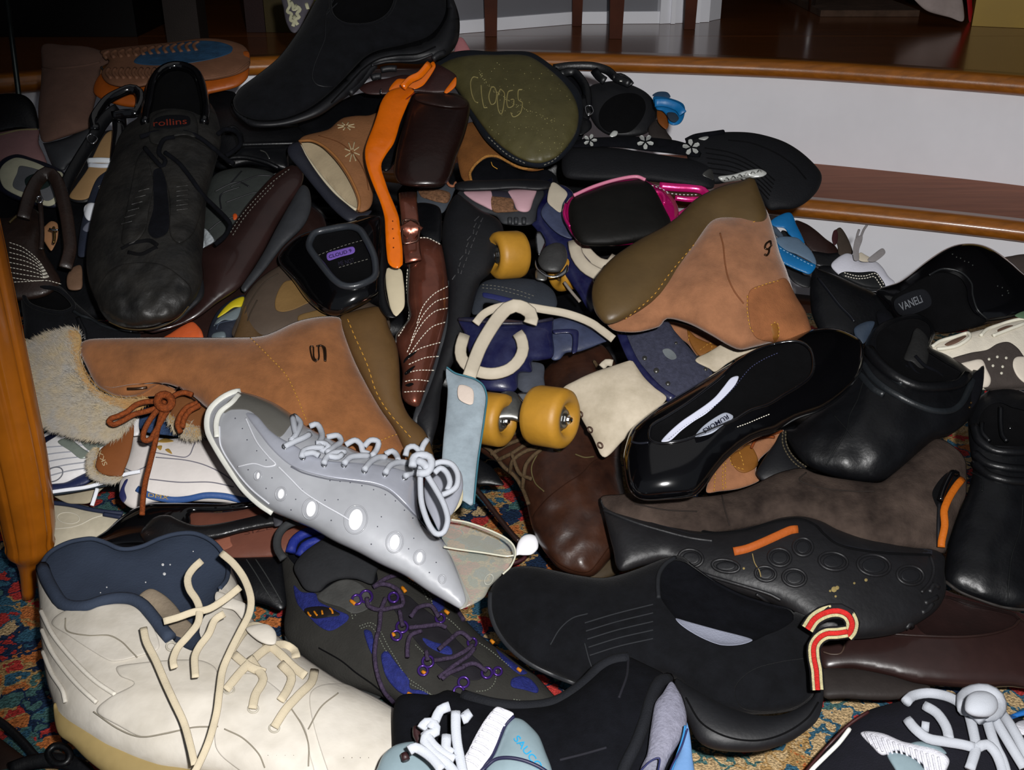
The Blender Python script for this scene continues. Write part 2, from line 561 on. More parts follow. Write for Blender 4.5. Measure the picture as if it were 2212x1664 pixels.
def struct(name, v, f, mat, smooth=False, parent=None):
    o = link(name, v, f, mat, parent, smooth)
    if parent is None: o['kind'] = 'structure'
    return o
def boxv(x0, x1, y0, y1, z0, z1):
    v = [(x, y, z) for z in (z0, z1) for y in (y0, y1) for x in (x0, x1)]
    f = [(0, 2, 3, 1), (4, 5, 7, 6), (0, 1, 5, 4), (1, 3, 7, 5), (3, 2, 6, 7), (2, 0, 4, 6)]
    return v, f
def sweep_profile(path, prof):          # path: world xy points; prof: (outward, z) loop
    P = np.array(path); n = len(P); V = []
    t = np.gradient(P, axis=0); t /= np.hypot(*t.T)[:, None]
    nr = np.c_[t[:, 1], -t[:, 0]]
    for i in range(n):
        for (o, z) in prof:
            V.append((P[i, 0] + nr[i, 0] * o, P[i, 1] + nr[i, 1] * o, z))
    m = len(prof); Fc = []
    for i in range(n - 1):
        for j in range(m):
            Fc.append((i * m + j, (i + 1) * m + j, (i + 1) * m + (j + 1) % m, i * m + (j + 1) % m))
    Fc.append(tuple(range(m))); Fc.append(tuple(range((n - 1) * m, n * m))[::-1])
    return V, Fc

edge_px = crom(q('-900 250 -400 196 0 165 300 138 540 125 850 113 1155 113 1472 123 1741 131 1943 147 2212 164 2600 205 3000 262'), False, 40)
edge = np.array([onz(a, b, Z1)[:2] for a, b in edge_px])
edge_s = edge.copy()
for _ in range(25): edge_s[1:-1] = (edge_s[:-2] + 2 * edge_s[1:-1] + edge_s[2:]) / 4
edge = edge_s
r_ = .013
def nose(z): return [(-.30, z), (0, z), (.008, z - .003), (.013, z - .013), (.008, z - .023), (0, z - .026), (-.30, z - .026)]
def shift(P, o):
    t = np.gradient(P, axis=0); t /= np.hypot(*t.T)[:, None]
    return P + np.c_[t[:, 1], -t[:, 0]] * o
v, f = sweep_profile(edge, [(-.03, Z1), (-.006, Z1), (.004, Z1 - .002), (.009, Z1 - .008), (.011, Z1 - .014), (.009, Z1 - .021), (.003, Z1 - .026), (-.006, Z1 - .028), (-.03, Z1 - .028)])
struct('trim_1', v, f, nosing_wood, True)
v, f = sweep_profile(edge, [(-.028, Z1 - .027), (-.025, Z1 - .027), (-.025, Z2 - .01), (-.04, Z2 - .01), (-.04, Z1 - .027)])
struct('wall_riser_upper', v, f, white_paint)
# lower step
e2_px = crom(q('1300 400 1500 412 1741 432 1943 452 2212 481 2600 535 3000 600'), False, 40)
e2 = np.array([onz(a, b, Z2)[:2] for a, b in e2_px])
t0 = e2[0] - e2[3]; t0 /= np.linalg.norm(t0)
ext = [e2[0] + t0 * d for d in (1.4, 1.0, .6, .3)]
e2 = np.vstack([ext, e2])
for _ in range(10): e2[1:-1] = (e2[:-2] + 2 * e2[1:-1] + e2[2:]) / 4
v, f = sweep_profile(e2, [(-.02, Z2), (-.006, Z2), (.004, Z2 - .002), (.009, Z2 - .008), (.011, Z2 - .014), (.009, Z2 - .021), (.003, Z2 - .026), (-.006, Z2 - .028), (-.02, Z2 - .028)])
struct('trim_2', v, f, nosing_wood, True)
v, f = sweep_profile(e2, [(-.36, Z2), (-.02, Z2), (-.02, Z2 - .02), (-.36, Z2 - .02)])
struct('floor_lower_step', v, f, tread_wood)
v, f = sweep_profile(e2, [(-.028, Z2 - .02), (-.024, Z2 - .02), (-.024, 0), (-.04, 0), (-.04, Z2 - .02)])
struct('wall_riser_lower', v, f, white_paint)
# upper floor: boards of the raised floor, each its own piece, running across
fl_root = struct('floor_upper', *boxv(-2.6, 2.6, 1.9, 6.2, Z1 - .03, Z1 - .004), wood_floor)
yy = 1.95; n_ = 0
ymin = edge[:, 1]
def edge_y(x): return np.interp(x, edge[:, 0], edge[:, 1])
xs = np.linspace(edge[0, 0], edge[-1, 0], 60)
e_in = shift(edge, -.028)
v = []; 
for x in xs:
    y = np.interp(x, e_in[:, 0], e_in[:, 1]); v += [(x, y, Z1 - .0005), (x, 1.99, Z1 - .0005), ]
link('board', v, [(2 * i, 2 * i + 2, 2 * i + 3, 2 * i + 1) for i in range(59)], wood_floor, fl_root, False)
for i in range(16):
    y0 = 1.992 + i * .085
    off = random.uniform(-.4, .4)
    for (xa, xb) in ((-2.6, off), (off + .002, 2.6)):
        link('board', *boxv(xa, xb, y0, y0 + .08485, Z1 - .02, Z1 - .0005 ), wood_floor, fl_root, False)
struct('floor', *boxv(-2.6, 2.6, -.6, 2.2, -.04, -.008), wood_floor)
# grey wall behind the chair, its skirting and the door casing
def wallseg(name, a, b, h, mat, th=.05, parent=None, z0=Z1):
    a = np.array(a[:2]); b = np.array(b[:2]); d = b - a; d /= np.linalg.norm(d); n = np.array([-d[1], d[0]]) * th
    c = [a, b, b + n, a + n]
    v = [(p[0], p[1], z0) for p in c] + [(p[0], p[1], z0 + h) for p in c]
    f = [(3, 2, 1, 0), (4, 5, 6, 7), (0, 1, 5, 4), (1, 2, 6, 5), (2, 3, 7, 6), (3, 0, 4, 7)]
    o = link(name, v, f, mat, parent, False)
    if parent is None: o['kind'] = 'structure'
    return o
wa = onz(860, 84, Z1); wb = onz(1238, 52, Z1); wc = onz(1424, 51, Z1)
wallseg('wall_back', wa + np.array([0, .012, 0]), wb + np.array([0, .012, 0]), 1.9, grey_wall)
wallseg('wall_back_right', wb + np.array([0, .012, 0]), wc + np.array([0, .012, 0]), 1.9, grey_wall)
wallseg('baseboard_back', wa, wb, .022, white_paint, .012)
wallseg('baseboard_right', wb, wc, .022, white_paint, .012)
pa = onz(1424, 50, Z1); pb = onz(1530, 46, Z1); pc = onz(1562, 45, Z1)
wallseg('trim_3', pa - np.array([0, .01, 0]), pb - np.array([0, .01, 0]), 1.9, white_paint, .05)
wallseg('trim_4', pb + np.array([.0, 0, 0]), pc + np.array([0, 0.03, 0]), 1.9, white_paint, .05)
for k_, fx in enumerate((.25, .5, .75)):
    a_ = pa * (1 - fx) + pb * fx
    link('moulding', *boxv(a_[0] - .004, a_[0] + .004, a_[1] - .018, a_[1], Z1, Z1 + 1.9), white_paint, bpy.data.objects['trim_3'], False)
# dark far room
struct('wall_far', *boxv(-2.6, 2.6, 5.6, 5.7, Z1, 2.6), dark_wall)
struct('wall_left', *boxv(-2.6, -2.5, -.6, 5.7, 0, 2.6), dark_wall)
struct('wall_right', *boxv(2.5, 2.6, -.6, 5.7, 0, 2.6), grey_wall)
struct('ceiling', *boxv(-2.6, 2.6, -1.2, 5.7, 2.6, 2.7), white_paint)

# ------------------------------------------------------------------ the oriental rug
def rug_mat():
    m = bpy.data.materials.new('oriental_rug'); m.use_nodes = True
    nt = m.node_tree; N = nt.nodes; L = nt.links; b = N['Principled BSDF']
    b.inputs['Roughness'].default_value = .95; b.inputs['Specular IOR Level'].default_value = .15
    tc = N.new('ShaderNodeTexCoord')
    ns = N.new('ShaderNodeTexNoise'); ns.inputs['Scale'].default_value = 75; ns.inputs['Detail'].default_value = 4
    L.new(tc.outputs['Object'], ns.inputs['Vector'])
    add = N.new('ShaderNodeMixRGB'); add.blend_type = 'ADD'; add.inputs[0].default_value = .026
    L.new(tc.outputs['Object'], add.inputs[1]); L.new(ns.outputs['Color'], add.inputs[2])
    def vor(scale, feat='F1'):
        v = N.new('ShaderNodeTexVoronoi'); v.inputs['Scale'].default_value = scale; v.feature = feat
        L.new(add.outputs[0], v.inputs['Vector']); return v
    def ramp(src, stops, inter='CONSTANT'):
        r = N.new('ShaderNodeValToRGB'); r.color_ramp.interpolation = inter
        e = r.color_ramp.elements
        e[0].position = stops[0][0]; e[0].color = (*lin(stops[0][1]), 1)
        e[1].position = stops[1][0]; e[1].color = (*lin(stops[1][1]), 1)
        for p, c in stops[2:]:
            k = e.new(p); k.color = (*lin(c), 1)
        L.new(src, r.inputs['Fac']); return r
    v1 = vor(52)
    sep = N.new('ShaderNodeSeparateColor'); L.new(v1.outputs['Color'], sep.inputs[0])
    blue, navy, red, cream, orange, teal = (58, 104, 128), (32, 52, 82), (196, 62, 58), (212, 182, 136), (206, 122, 66), (78, 118, 116)
    cells = ramp(sep.outputs[0], [(0, blue), (.22, red), (.42, navy), (.55, orange), (.68, teal), (.8, cream), (.92, red)])
    cream_cells = ramp(sep.outputs[0], [(0, cream), (.32, orange), (.42, cream), (.6, red), (.74, cream), (.94, blue)])
    big = N.new('ShaderNodeTexNoise'); big.inputs['Scale'].default_value = 3.2; big.inputs['Detail'].default_value = 1
    L.new(tc.outputs['Object'], big.inputs['Vector'])
    bm = ramp(big.outputs['Fac'], [(0, (0, 0, 0)), (.52, (255, 255, 255))])
    # the border of the rug (towards the right) has a cream ground
    sx = N.new('ShaderNodeSeparateXYZ'); L.new(tc.outputs['Object'], sx.inputs[0])
    gt = N.new('ShaderNodeMath'); gt.operation = 'GREATER_THAN'; gt.inputs[1].default_value = -.25
    L.new(sx.outputs[0], gt.inputs[0])
    mix = N.new('ShaderNodeMixRGB'); L.new(gt.outputs[0], mix.inputs[0]); L.new(cells.outputs[0], mix.inputs[1]); L.new(cream_cells.outputs[0], mix.inputs[2])
    # motif outlines
    v2 = vor(52, 'DISTANCE_TO_EDGE')
    ed = ramp(v2.outputs['Distance'], [(0, (255, 255, 255)), (.075, (0, 0, 0))])
    m2 = N.new('ShaderNodeMixRGB'); L.new(ed.outputs[0], m2.inputs[0]); L.new(mix.outputs[0], m2.inputs[1])
    v3 = vor(26); sep3 = N.new('ShaderNodeSeparateColor'); L.new(v3.outputs['Color'], sep3.inputs[0])
    out = ramp(sep3.outputs[0], [(0, navy), (.3, blue), (.55, (188, 150, 96)), (.8, teal)])
    L.new(out.outputs[0], m2.inputs[2])
    # knots
    kn = N.new('ShaderNodeTexNoise'); kn.inputs['Scale'].default_value = 520; kn.inputs['Detail'].default_value = 2
    L.new(tc.outputs['Object'], kn.inputs['Vector'])
    kr = ramp(kn.outputs['Fac'], [(.25, (120, 120, 120)), (.75, (255, 255, 255))], 'LINEAR')
    mu = N.new('ShaderNodeMixRGB'); mu.blend_type = 'MULTIPLY'; mu.inputs[0].default_value = 1
    L.new(m2.outputs[0], mu.inputs[1]); L.new(kr.outputs[0], mu.inputs[2])
    L.new(mu.outputs[0], b.inputs['Base Color'])
    bp = N.new('ShaderNodeBump'); bp.inputs['Strength'].default_value = .7; bp.inputs['Distance'].default_value = .003
    L.new(kn.outputs['Fac'], bp.inputs['Height']); L.new(bp.outputs['Normal'], b.inputs['Normal'])
    return m
rug = Thing('oriental_rug', 'patterned red, blue and cream oriental rug under the heap of shoes', 'rug')
V = []; Fc = []; nx, ny = 90, 60
for j in range(ny + 1):
    for i in range(nx + 1):
        x = -.95 + 2.6 * i / nx; y = .45 + 1.02 * j / ny
        V.append((x, y, .0 + .0012 * vnoise(x * 100, y * 100, 9.)))
for j in range(ny):
    for i in range(nx):
        a = j * (nx + 1) + i; Fc.append((a, a + 1, a + nx + 2, a + nx + 1))
e0 = len(V); 
for i in (0, nx, (ny + 1) * (nx + 1) - 1, ny * (nx + 1)):
    V.append((V[i][0], V[i][1], -.008))
Fc += [(e0, e0 + 1, nx, 0), (e0 + 1, e0 + 2, (ny + 1) * (nx + 1) - 1, nx)]
rug.world('pile', rug_mat(), V, Fc, smooth=True)

# ------------------------------------------------------------------ furniture and odds at the edges
leg_wood = M('golden_oak', (190, 108, 22), .3, .22, 14, .06, 80, coat=.3)
tl = Thing('table_leg', 'golden oak fluted table leg at the left edge, tapering to a small foot', 'table leg')
def legbody(axis, flutes=9):
    A = crom([tuple(a) for a in axis], False, 12)
    V, Fc = [], []; ns = 72
    for i, (x, y, z_, r) in enumerate(A):
        c = pt(x, y, z_)
        for j in range(ns):
            a = 2 * math.pi * j / ns
            fl_ = 1 - (.13 * max(0, 1 - abs(((a * flutes / (2 * math.pi)) % 1) - .5) / .09) if r > .0195 else 0)
            V.append(c + RT * r * fl_ * math.cos(a) + np.array([0, 1, 0]) * r * fl_ * math.sin(a))
    for i in range(len(A) - 1):
        for j in range(ns):
            b = i * ns; k_ = (j + 1) % ns
            Fc.append((b + j, b + ns + j, b + ns + k_, b + k_))
    Fc.append(tuple(range(ns))); Fc.append(tuple(range((len(A) - 1) * ns, len(A) * ns))[::-1])
    return V, Fc
tl.world('leg', leg_wood, *legbody([(62, 1290, .965, .0055), (62, 1262, .957, .0065), (63, 1228, .947, .0085), (65, 1205, .94, .0125), (66, 1190, .936, .019), (65, 1178, .933, .0205), (64, 1168, .93, .0198), (62, 1140, .923, .0215), (40, 1010, .895, .0235), (-3, 820, .855, .0245), (-55, 600, .81, .0255), (-110, 380, .775, .027), (-170, 140, .745, .028), (-230, -100, .72, .029)]), smooth=True)

pole = Thing('metal_pole', 'thin polished metal pole standing at the upper left beside the pink boot', 'lamp')  # a bare metal pole, it carries no lamp
pm = M('pole_steel', (110, 120, 118), .2, .3, 60, 0, metal=.9)
a_ = pt(52, 300, 1.40); b_ = pt(8, -60, 1.40)
def cyl(a, b, r, n=16):
    a = np.array(a); b = np.array(b); d = b - a; d /= np.linalg.norm(d)
    u = np.cross(d, [0, 1, 0.3]); u /= np.linalg.norm(u); v_ = np.cross(d, u)
    V = [p + (u * math.cos(2 * math.pi * i / n) + v_ * math.sin(2 * math.pi * i / n)) * r for p in (a, b) for i in range(n)]
    return V, [(i, (i + 1) % n, n + (i + 1) % n, n + i) for i in range(n)] + [tuple(range(n))[::-1], tuple(range(n, 2 * n))]
low = a_ + (a_ - b_) / np.linalg.norm(a_ - b_) * (a_[2] / ((b_ - a_)[2] / np.linalg.norm(b_ - a_)))
pole.world('pole', pm, *cyl(low, b_, .0034), smooth=True)
pole.world('base', pm, *cyl(low, low + np.array([0, 0, .012]), .07, 40), smooth=False)

chair_wood = M('dark_chair_wood', (84, 40, 22), .6, .3, 12, .1, 100, spec=.3)
stool = Thing('chair', 'dark wooden chair on the raised floor, only its square tapered legs in view', 'chair')
tops = []
for (x, y, wd) in ((1061, 77, 30), (1246, 55, 26), (1329, 82, 32), (1488, 62, 29)):
    b = onz(x, y, Z1); wf = wd / F * 2.05 / 2
    V = []
    for z, s_ in ((Z1, .78), (Z1 + .12, .95), (Z1 + .40, 1.15)):
        for (i, j) in ((-1, -1), (1, -1), (1, 1), (-1, 1)):
            V.append((b[0] + i * wf * s_, b[1] + j * wf * s_, z))
    Fc = [(3, 2, 1, 0), (8, 9, 10, 11)] + [(k_ * 4 + i, k_ * 4 + (i + 1) % 4, k_ * 4 + 4 + (i + 1) % 4, k_ * 4 + 4 + i) for k_ in (0, 1) for i in range(4)]
    stool.world('leg', chair_wood, V, Fc); tops.append(b)
T_ = np.array(tops)[[0, 2, 3, 1]]; c_ = T_.mean(0)
V = [tuple(c_ + (p - c_) * 1.15 + np.array([0, 0, h_])) for h_ in (.40, .43) for p in T_]
stool.world('seat', chair_wood, V, [(3, 2, 1, 0), (4, 5, 6, 7)] + [(i, (i + 1) % 4, 4 + (i + 1) % 4, 4 + i) for i in range(4)])

stand = Thing('equipment_stand', 'black stand on thin chrome legs far back on the raised floor', 'stand')
s_a = onz(1745, 22, Z1); 
stand.world('cabinet', black_leather, *boxv(s_a[0] - .04, s_a[0] + .46, s_a[1] + .06, s_a[1] + .4, Z1 + .05, Z1 + .5))
for x, y in ((1752, 24), (1725, 8), (1886, 4)):
    b = onz(x, y, Z1); stand.world('leg', chrome, *cyl(b, b + np.array([0, 0, .12]), .007, 12), smooth=True)
mat_ = Thing('floor_mat', 'flat brown mat lying in front of the black stand', 'mat')
m0 = onz(1762, 31, Z1); m1 = onz(1985, 36, Z1)
mat_.world('mat', M('brown_mat', (92, 70, 56), .9, .3, 30), *boxv(m0[0], m1[0], m1[1], m1[1] + .35, Z1, Z1 + .012))
bag = Thing('cloth_bag', 'crumpled white cloth bag with a red edge beside the yellow box', 'bag')
bag.last = None
def far(z): return lambda P: np.full(len(P), z)
b_ = Body('1955 -30 1980 5 2005 25 2052 38 2080 46 2082 20 2074 -20 2054 -60 1990 -60', 0, .4, 18, wr=(4, 40)); b_.base = far(2.0)
v, f = b_.mesh((), .8); bag.add('sack', v, f, M('white_cloth', (170, 155, 150), .9, .1))
b_ = Body('2076 -60 2088 0 2093 46 2101 50 2100 0 2100 -60', 0, .5, 6); b_.base = far(2.08)
v, f = b_.mesh((), 1); bag.add('red_edge', v, f, M('red_cloth', (190, 20, 30), .6, .1))
yb = Thing('yellow_box', 'yellow cardboard box at the top right corner of the raised floor', 'box')
y0_ = onz(2099, 56, Z1); y1_ = onz(2420, 70, Z1)
V = []
d_ = (y1_ - y0_)[:2]; d_ /= np.linalg.norm(d_); n_ = np.array([-d_[1], d_[0]])
for z in (Z1, Z1 + .3):
    for (u, w_) in ((0, 0), (.35, 0), (.35, .25), (0, .25)):
        p = y0_[:2] + d_ * u + n_ * w_; V.append((p[0], p[1], z))
yb.world('carton', M('yellow_card', (190, 150, 10), .5, .08, 8, 0), V, [(3, 2, 1, 0), (4, 5, 6, 7)] + [(i, (i + 1) % 4, 4 + (i + 1) % 4, 4 + i) for i in range(4)])
# left, in the dark
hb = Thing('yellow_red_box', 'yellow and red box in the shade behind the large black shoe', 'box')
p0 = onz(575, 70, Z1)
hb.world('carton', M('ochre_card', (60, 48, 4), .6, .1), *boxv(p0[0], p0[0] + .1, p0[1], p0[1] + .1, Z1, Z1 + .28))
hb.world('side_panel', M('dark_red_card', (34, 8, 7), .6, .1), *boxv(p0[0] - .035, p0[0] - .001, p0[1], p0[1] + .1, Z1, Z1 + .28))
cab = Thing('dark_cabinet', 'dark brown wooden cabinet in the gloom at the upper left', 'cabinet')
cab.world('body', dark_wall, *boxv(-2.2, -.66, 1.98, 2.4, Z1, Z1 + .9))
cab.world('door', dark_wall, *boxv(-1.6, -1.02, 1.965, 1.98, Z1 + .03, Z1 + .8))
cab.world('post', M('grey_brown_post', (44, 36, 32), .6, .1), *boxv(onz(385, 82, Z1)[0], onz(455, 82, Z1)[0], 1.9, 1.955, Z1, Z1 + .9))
# ================================================================== THE HEAP, UPPER LEFT
pink_suede = M('dusty_pink_suede', (112, 84, 72), .95, .15, 30, .3, 800)
T = Thing('pink_boot', 'dusty pink suede ankle boot standing at the back left with a grey sole', 'boot', dz=60)
u = T.puff('upper', pink_suede, 'R1:275 290 420 290 560 300 660 330 705 355 700 400 650 440 640 520 620 620 600 700 585 800 560 830 420 880 285 915 255 860 245 700 262 540 268 420', k=.75, cap=40, ctrl=[(160, 120, 10), (130, 280, -15)], wr=(1, 40))
T.tube('cuff_seam', pink_suede, 'R1:275 425 340 440 450 435 560 420 640 400', on=u, r=3, lift=-.5)
T.puff('sole', grey_rubber, 'R1:245 860 255 905 290 918 420 885 590 815 570 900 540 970 490 1020 440 1060 410 1095 350 1085 310 1010 275 920 250 900', k=.8, cap=35, dz=50)
T.tube('lace', charcoal, ['R1:650 430 690 500 750 590 820 680'], on=u, r=2.5, lift=3)
T.tube('lace', charcoal, ['R1:640 530 660 610 700 680'], on=u, r=2.5, lift=3)

pink_rub = M('pink_tan_rubber', (122, 84, 62), .6, .15, 30, .15, 300)
or_rub = M('orange_rubber', (168, 82, 14), .5, .15, 30, .1, 300)
T = Thing('upturned_sneaker', 'upturned sneaker with a ridged pink tan sole and blue inset at the top left', 'sneaker', dz=40)
u = T.puff('midsole', or_rub, 'R1:600 590 640 480 760 430 1000 440 1250 430 1500 350 1595 330 1600 430 1590 500 1520 560 1340 605 1100 660 850 690 680 650', k=.7, cap=40, ctrl=[(220, 190, 0), (520, 160, 0)])
s_ = T.puff('outsole', pink_rub, 'R1:640 330 760 305 900 290 1100 270 1300 245 1450 255 1560 290 1600 345 1600 430 1520 480 1360 515 1200 520 1000 540 850 565 700 540 650 470 700 390', k=.8, cap=26, dz=24, ctrl=[(380, 90, 40), (380, 180, -12)])
T.patch('sole_inset', M('blue_rubber', (34, 70, 100), .55, .35, 60, .3, 300), 'R1:860 400 920 340 1060 290 1250 262 1400 268 1490 300 1480 340 1360 380 1180 410 980 420', on=s_, t=1.5)
for k_ in range(13):
    x = 660 + k_ * 48
    T.tube('tread_ridge', pink_rub, ['R1:%d %d %d %d %d %d' % (x + 40, 330 - k_ * 5, x + 8, 352 - k_ * 5, x + 26, 375 - k_ * 4)], on=s_, r=4, lift=.6)
for k_ in range(11):
    x = 700 + k_ * 42
    T.tube('tread_ridge', pink_rub, ['R1:%d 440 %d 470 %d 505' % (x, x - 14, x + 14)], on=s_, r=4, lift=.6)
T.tube('foxing_stripe', pink_rub, 'R1:1600 400 1500 470 1330 505 1150 520', on=s_, r=2, lift=.5)

T = Thing('pink_slipper', 'pale pink slipper edge at the far left under the pink boot', 'slipper', dz=55)
T.puff('upper', M('pale_pink', (150, 112, 112), .8, .12, 20, .2, 500), 'R1:-150 900 -60 860 0 850 120 830 245 830 250 920 290 1010 300 1080 180 1060 60 1030 -40 1060 -150 1080', k=.8, cap=35)
T.tube('welt', M('cream_welt', (150, 138, 100), .8, .1), 'R1:-60 880 0 868 120 838 240 832', r=2.5, lift=0)

T = Thing('navy_clog', 'navy rimmed clog with a cream insole and grey heel patch at the left', 'clog', dz=30)
u = T.puff('upper', M('navy_rubber', (26, 30, 48), .5, .2), 'R1:-20 1080 20 1020 110 990 220 1020 330 1060 420 1120 420 1250 370 1330 280 1330 150 1300 50 1260 -20 1200', k=.8, cap=32)
i_ = T.patch('insole', M('cream_insole', (176, 174, 150), .8, .12, 30), 'R1:0 1090 40 1040 110 1012 220 1040 330 1090 400 1110 405 1180 360 1300 310 1325 230 1300 120 1260 30 1210 0 1150', on=u, t=1.5)
T.patch('heel_patch', M('grey_patch', (104, 106, 110), .8, .15), 'R1:130 1065 250 1090 350 1130 350 1260 300 1290 200 1250 85 1200 110 1110', on=i_, t=.8)
T.patch('logo_patch', M('green_black', (24, 40, 38), .7, .1), 'R1:155 1150 250 1110 330 1190 200 1230', on=i_, t=1.6, k=.3)

sand_leather = M('espresso_leather', (44, 30, 24), .45, .35, 40, .25, 300, coat=.1)
T = Thing('buckle_sandal', 'dark brown strappy sandal with curved rows of pale stitching at the left edge', 'sandal', dz=10)
u = T.puff('upper', sand_leather, 'R1:-60 1430 60 1400 200 1330 260 1420 260 1500 280 1640 S1:300 250'.split(' S1')[0], k=.7, cap=30) if False else T.puff('upper', sand_leather, '-40 480 20 470 70 450 95 480 92 520 100 550 118 580 130 612 100 640 40 650 -30 640', k=.7, cap=30)
T.tube('ankle_strap', sand_leather, 'R1:150 1400 190 1260 240 1160 300 1110 350 1140 390 1230 420 1350 440 1480 450 1600 420 1720', dz=-25, r=14, flat=.22)
T.tube('thin_strap', sand_leather, 'R1:230 1180 255 1280 265 1400 270 1500 265 1600', dz=-15, r=5, flat=.3)
T.tube('thin_strap', M('olive_trim', (74, 62, 26), .5, .2), 'R1:60 1430 110 1385 170 1350 190 1310', dz=-22, r=2.5)
T.tube('buckle', chrome, 'R1:238 1270 262 1262 272 1290 250 1300', dz=-24, r=2.2, closed=True)
T.tube('buckle_pin', chrome, 'R1:318 1470 345 1478 372 1476', dz=-34, r=2.5)
T.tube('buckle', M('brass', (150, 120, 70), .3, .2, metal=.9), 'R1:345 1460 350 1520 345 1560', dz=-30, r=3)
T.stitch(thread_white, ['S1:60 %d %d %d %d %d %d %d' % (130 + i * 32, 150 + i * 8, 165 + i * 30, 250 + i * 4, 250 + i * 18, 320 - i * 8, 365 + i * 2) for i in range(8)] + ['S1:90 385 200 380 300 375 400 400'], on=u, r=.9, dash=5, gap=2.5)
T.puff('insole', M('peach_lining', (190, 138, 96), .5, .1, 20, .05, coat=.3), 'R1:330 1420 370 1440 370 1530 340 1600 325 1610 290 1560 258 1495 290 1450', dz=8, k=.5, cap=8)
T.puff('heel', M('tan_heel', (120, 92, 72), .6, .25), 'S1:430 350 470 290 520 280 530 360 520 430 440 430', dz=20, k=.7, cap=20)

T = Thing('beige_sandal', 'beige insole sandal with a white band between black straps, upper left', 'sandal', dz=20)
bei = M('beige_insole', (168, 134, 92), .6, .08, 20, .1, 300)
u = T.puff('sole', black_rubber, 'R1:590 900 650 850 740 840 770 920 760 1050 700 1120 600 1250 560 1300 480 1300 430 1260 470 1180 540 1060 570 980', k=.6, cap=22, dz=40)
T.patch('insole', bei, 'R1:650 900 690 850 738 842 748 920 748 1040 700 1100 630 1180 570 1270 500 1285 445 1262 490 1190 560 1090 600 1000', on=u, t=1.5)
T.tube('white_band', M('white_band', (200, 205, 210), .5, .05), ['R1:565 1035 650 1032 748 1038'], on=u, r=7, lift=3, flat=.5)
T.tube('white_band', M('white_band2', (185, 190, 198), .5, .05), ['R1:570 1062 650 1068 748 1066'], on=u, r=6, lift=2.5, flat=.5)
T.tube('strap', black_leather, 'R1:400 1260 440 1150 520 1010 590 900 650 800 700 740 760 700', dz=-5, r=13, flat=.3)
T.tube('strap', black_patent, 'R1:610 830 605 760 640 700 690 640 760 600 840 570 890 590 905 650 880 720 800 730 720 745', dz=-10, r=10, flat=.3)
T.tube('strap', black_patent, 'R1:760 720 770 850 760 960 755 1030', dz=0, r=15, flat=.3)
T.tube('buckle', chrome, 'R1:560 880 590 860 625 890 600 920 570 910', dz=-16, r=1.6, closed=True)
T.stitch(thread_grey, ['R1:640 700 700 640 760 605 840 580'], on=None or u, r=.8)

T = Thing('reflective_sneaker', 'slate grey sneaker with a glaring round reflector beside the big black sneaker', 'sneaker', dz=25)
u = T.puff('upper', M('slate_fabric', (40, 46, 62), .8, .2, 40, .3, 700), 'R1:560 1300 620 1150 700 1090 740 1090 720 1200 680 1300 650 1420 600 1500 560 1640 500 1640 520 1440', k=.7, cap=30)
T.patch('reflector', M('reflector', (245, 248, 255), .3, 0, bump=0, coat=.5), 'R1:540 1330 575 1303 620 1310 652 1350 650 1390 620 1412 570 1418 542 1385', on=u, t=4)
T.patch('toe_panel', M('silver_panel', (120, 124, 140), .5, .1), 'R1:530 1470 570 1425 630 1420 600 1470 560 1490', on=u, t=1.5)
T.stitch(thread_grey, ['R1:630 1200 680 1165 705 1150', 'R1:635 1210 685 1175 708 1160'], on=u)

T = Thing('wrinkled_black_sneaker', 'large scuffed black leather sneaker propped upright with a shiny heel collar', 'sneaker', dz=-45)
scuff = M('scuffed_black', (23, 23, 23), .5, .35, 30, .8, 110, rgb2=(42, 40, 37), dist=.0015)
u = T.puff('upper', scuff, 'R1:930 640 960 520 1010 450 1100 412 1200 420 1270 460 1310 520 1330 620 1380 700 1410 800 1420 900 1400 1000 1370 1120 1330 1220 1320 1320 1310 1500 1290 1664 S'.replace(' S', '') + '', k=.72, cap=42) if False else \
    T.puff('upper', scuff, '300 250 315 185 340 152 370 139 405 141 428 155 441 175 450 215 465 240 474 270 478 305 470 340 458 385 448 420 443 470 440 520 436 570 438 600 425 640 405 665 375 690 330 700 280 703 240 688 210 655 192 610 186 560 192 500 205 440 222 390 240 345 255 300 275 270',
           k=.78, cap=46, ctrl=[(380, 170, 25), (330, 420, 0), (310, 660, -8)], wr=(1.6, 22), holes=['R1:955 640 975 530 1020 470 1100 430 1190 435 1255 470 1290 540 1305 640 1300 740 1240 720 1150 700 1050 700 980 720 940 740'])
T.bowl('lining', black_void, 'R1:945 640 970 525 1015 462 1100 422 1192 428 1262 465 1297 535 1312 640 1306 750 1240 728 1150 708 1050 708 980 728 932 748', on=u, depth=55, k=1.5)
T.tube('collar', black_patent, 'R1:930 790 940 720 958 640 975 545 1010 480 1060 440 1120 422 1190 430 1250 462 1285 520 1305 600 1318 680 1310 790', on=u, r=10, lift=2)
T.patch('tongue', charcoal, 'R1:960 900 970 760 1040 715 1150 705 1240 730 1270 800 1260 880 1180 870 1080 890 1020 930', on=u, t=6, lift=2, wr=(.6, 14))
tg = T.patch('tongue_label', black_cloth, 'R1:985 815 1000 760 1090 738 1210 748 1215 800 1120 820 1040 822', on=u, t=2.0, lift=8)
T.text(M('red_thread', (130, 40, 20), .8, 0, bump=0), 'rollins', 985 / K, 812 / K, 215 / K, -16 / K, 40 / K, on=tg, lift=.6)
T.patch('eyestay', scuff, 'R1:880 1020 930 960 960 1050 985 1180 960 1330 930 1480 860 1560 780 1560 800 1400 840 1200', on=u, t=2.2, wr=(.4, 12))
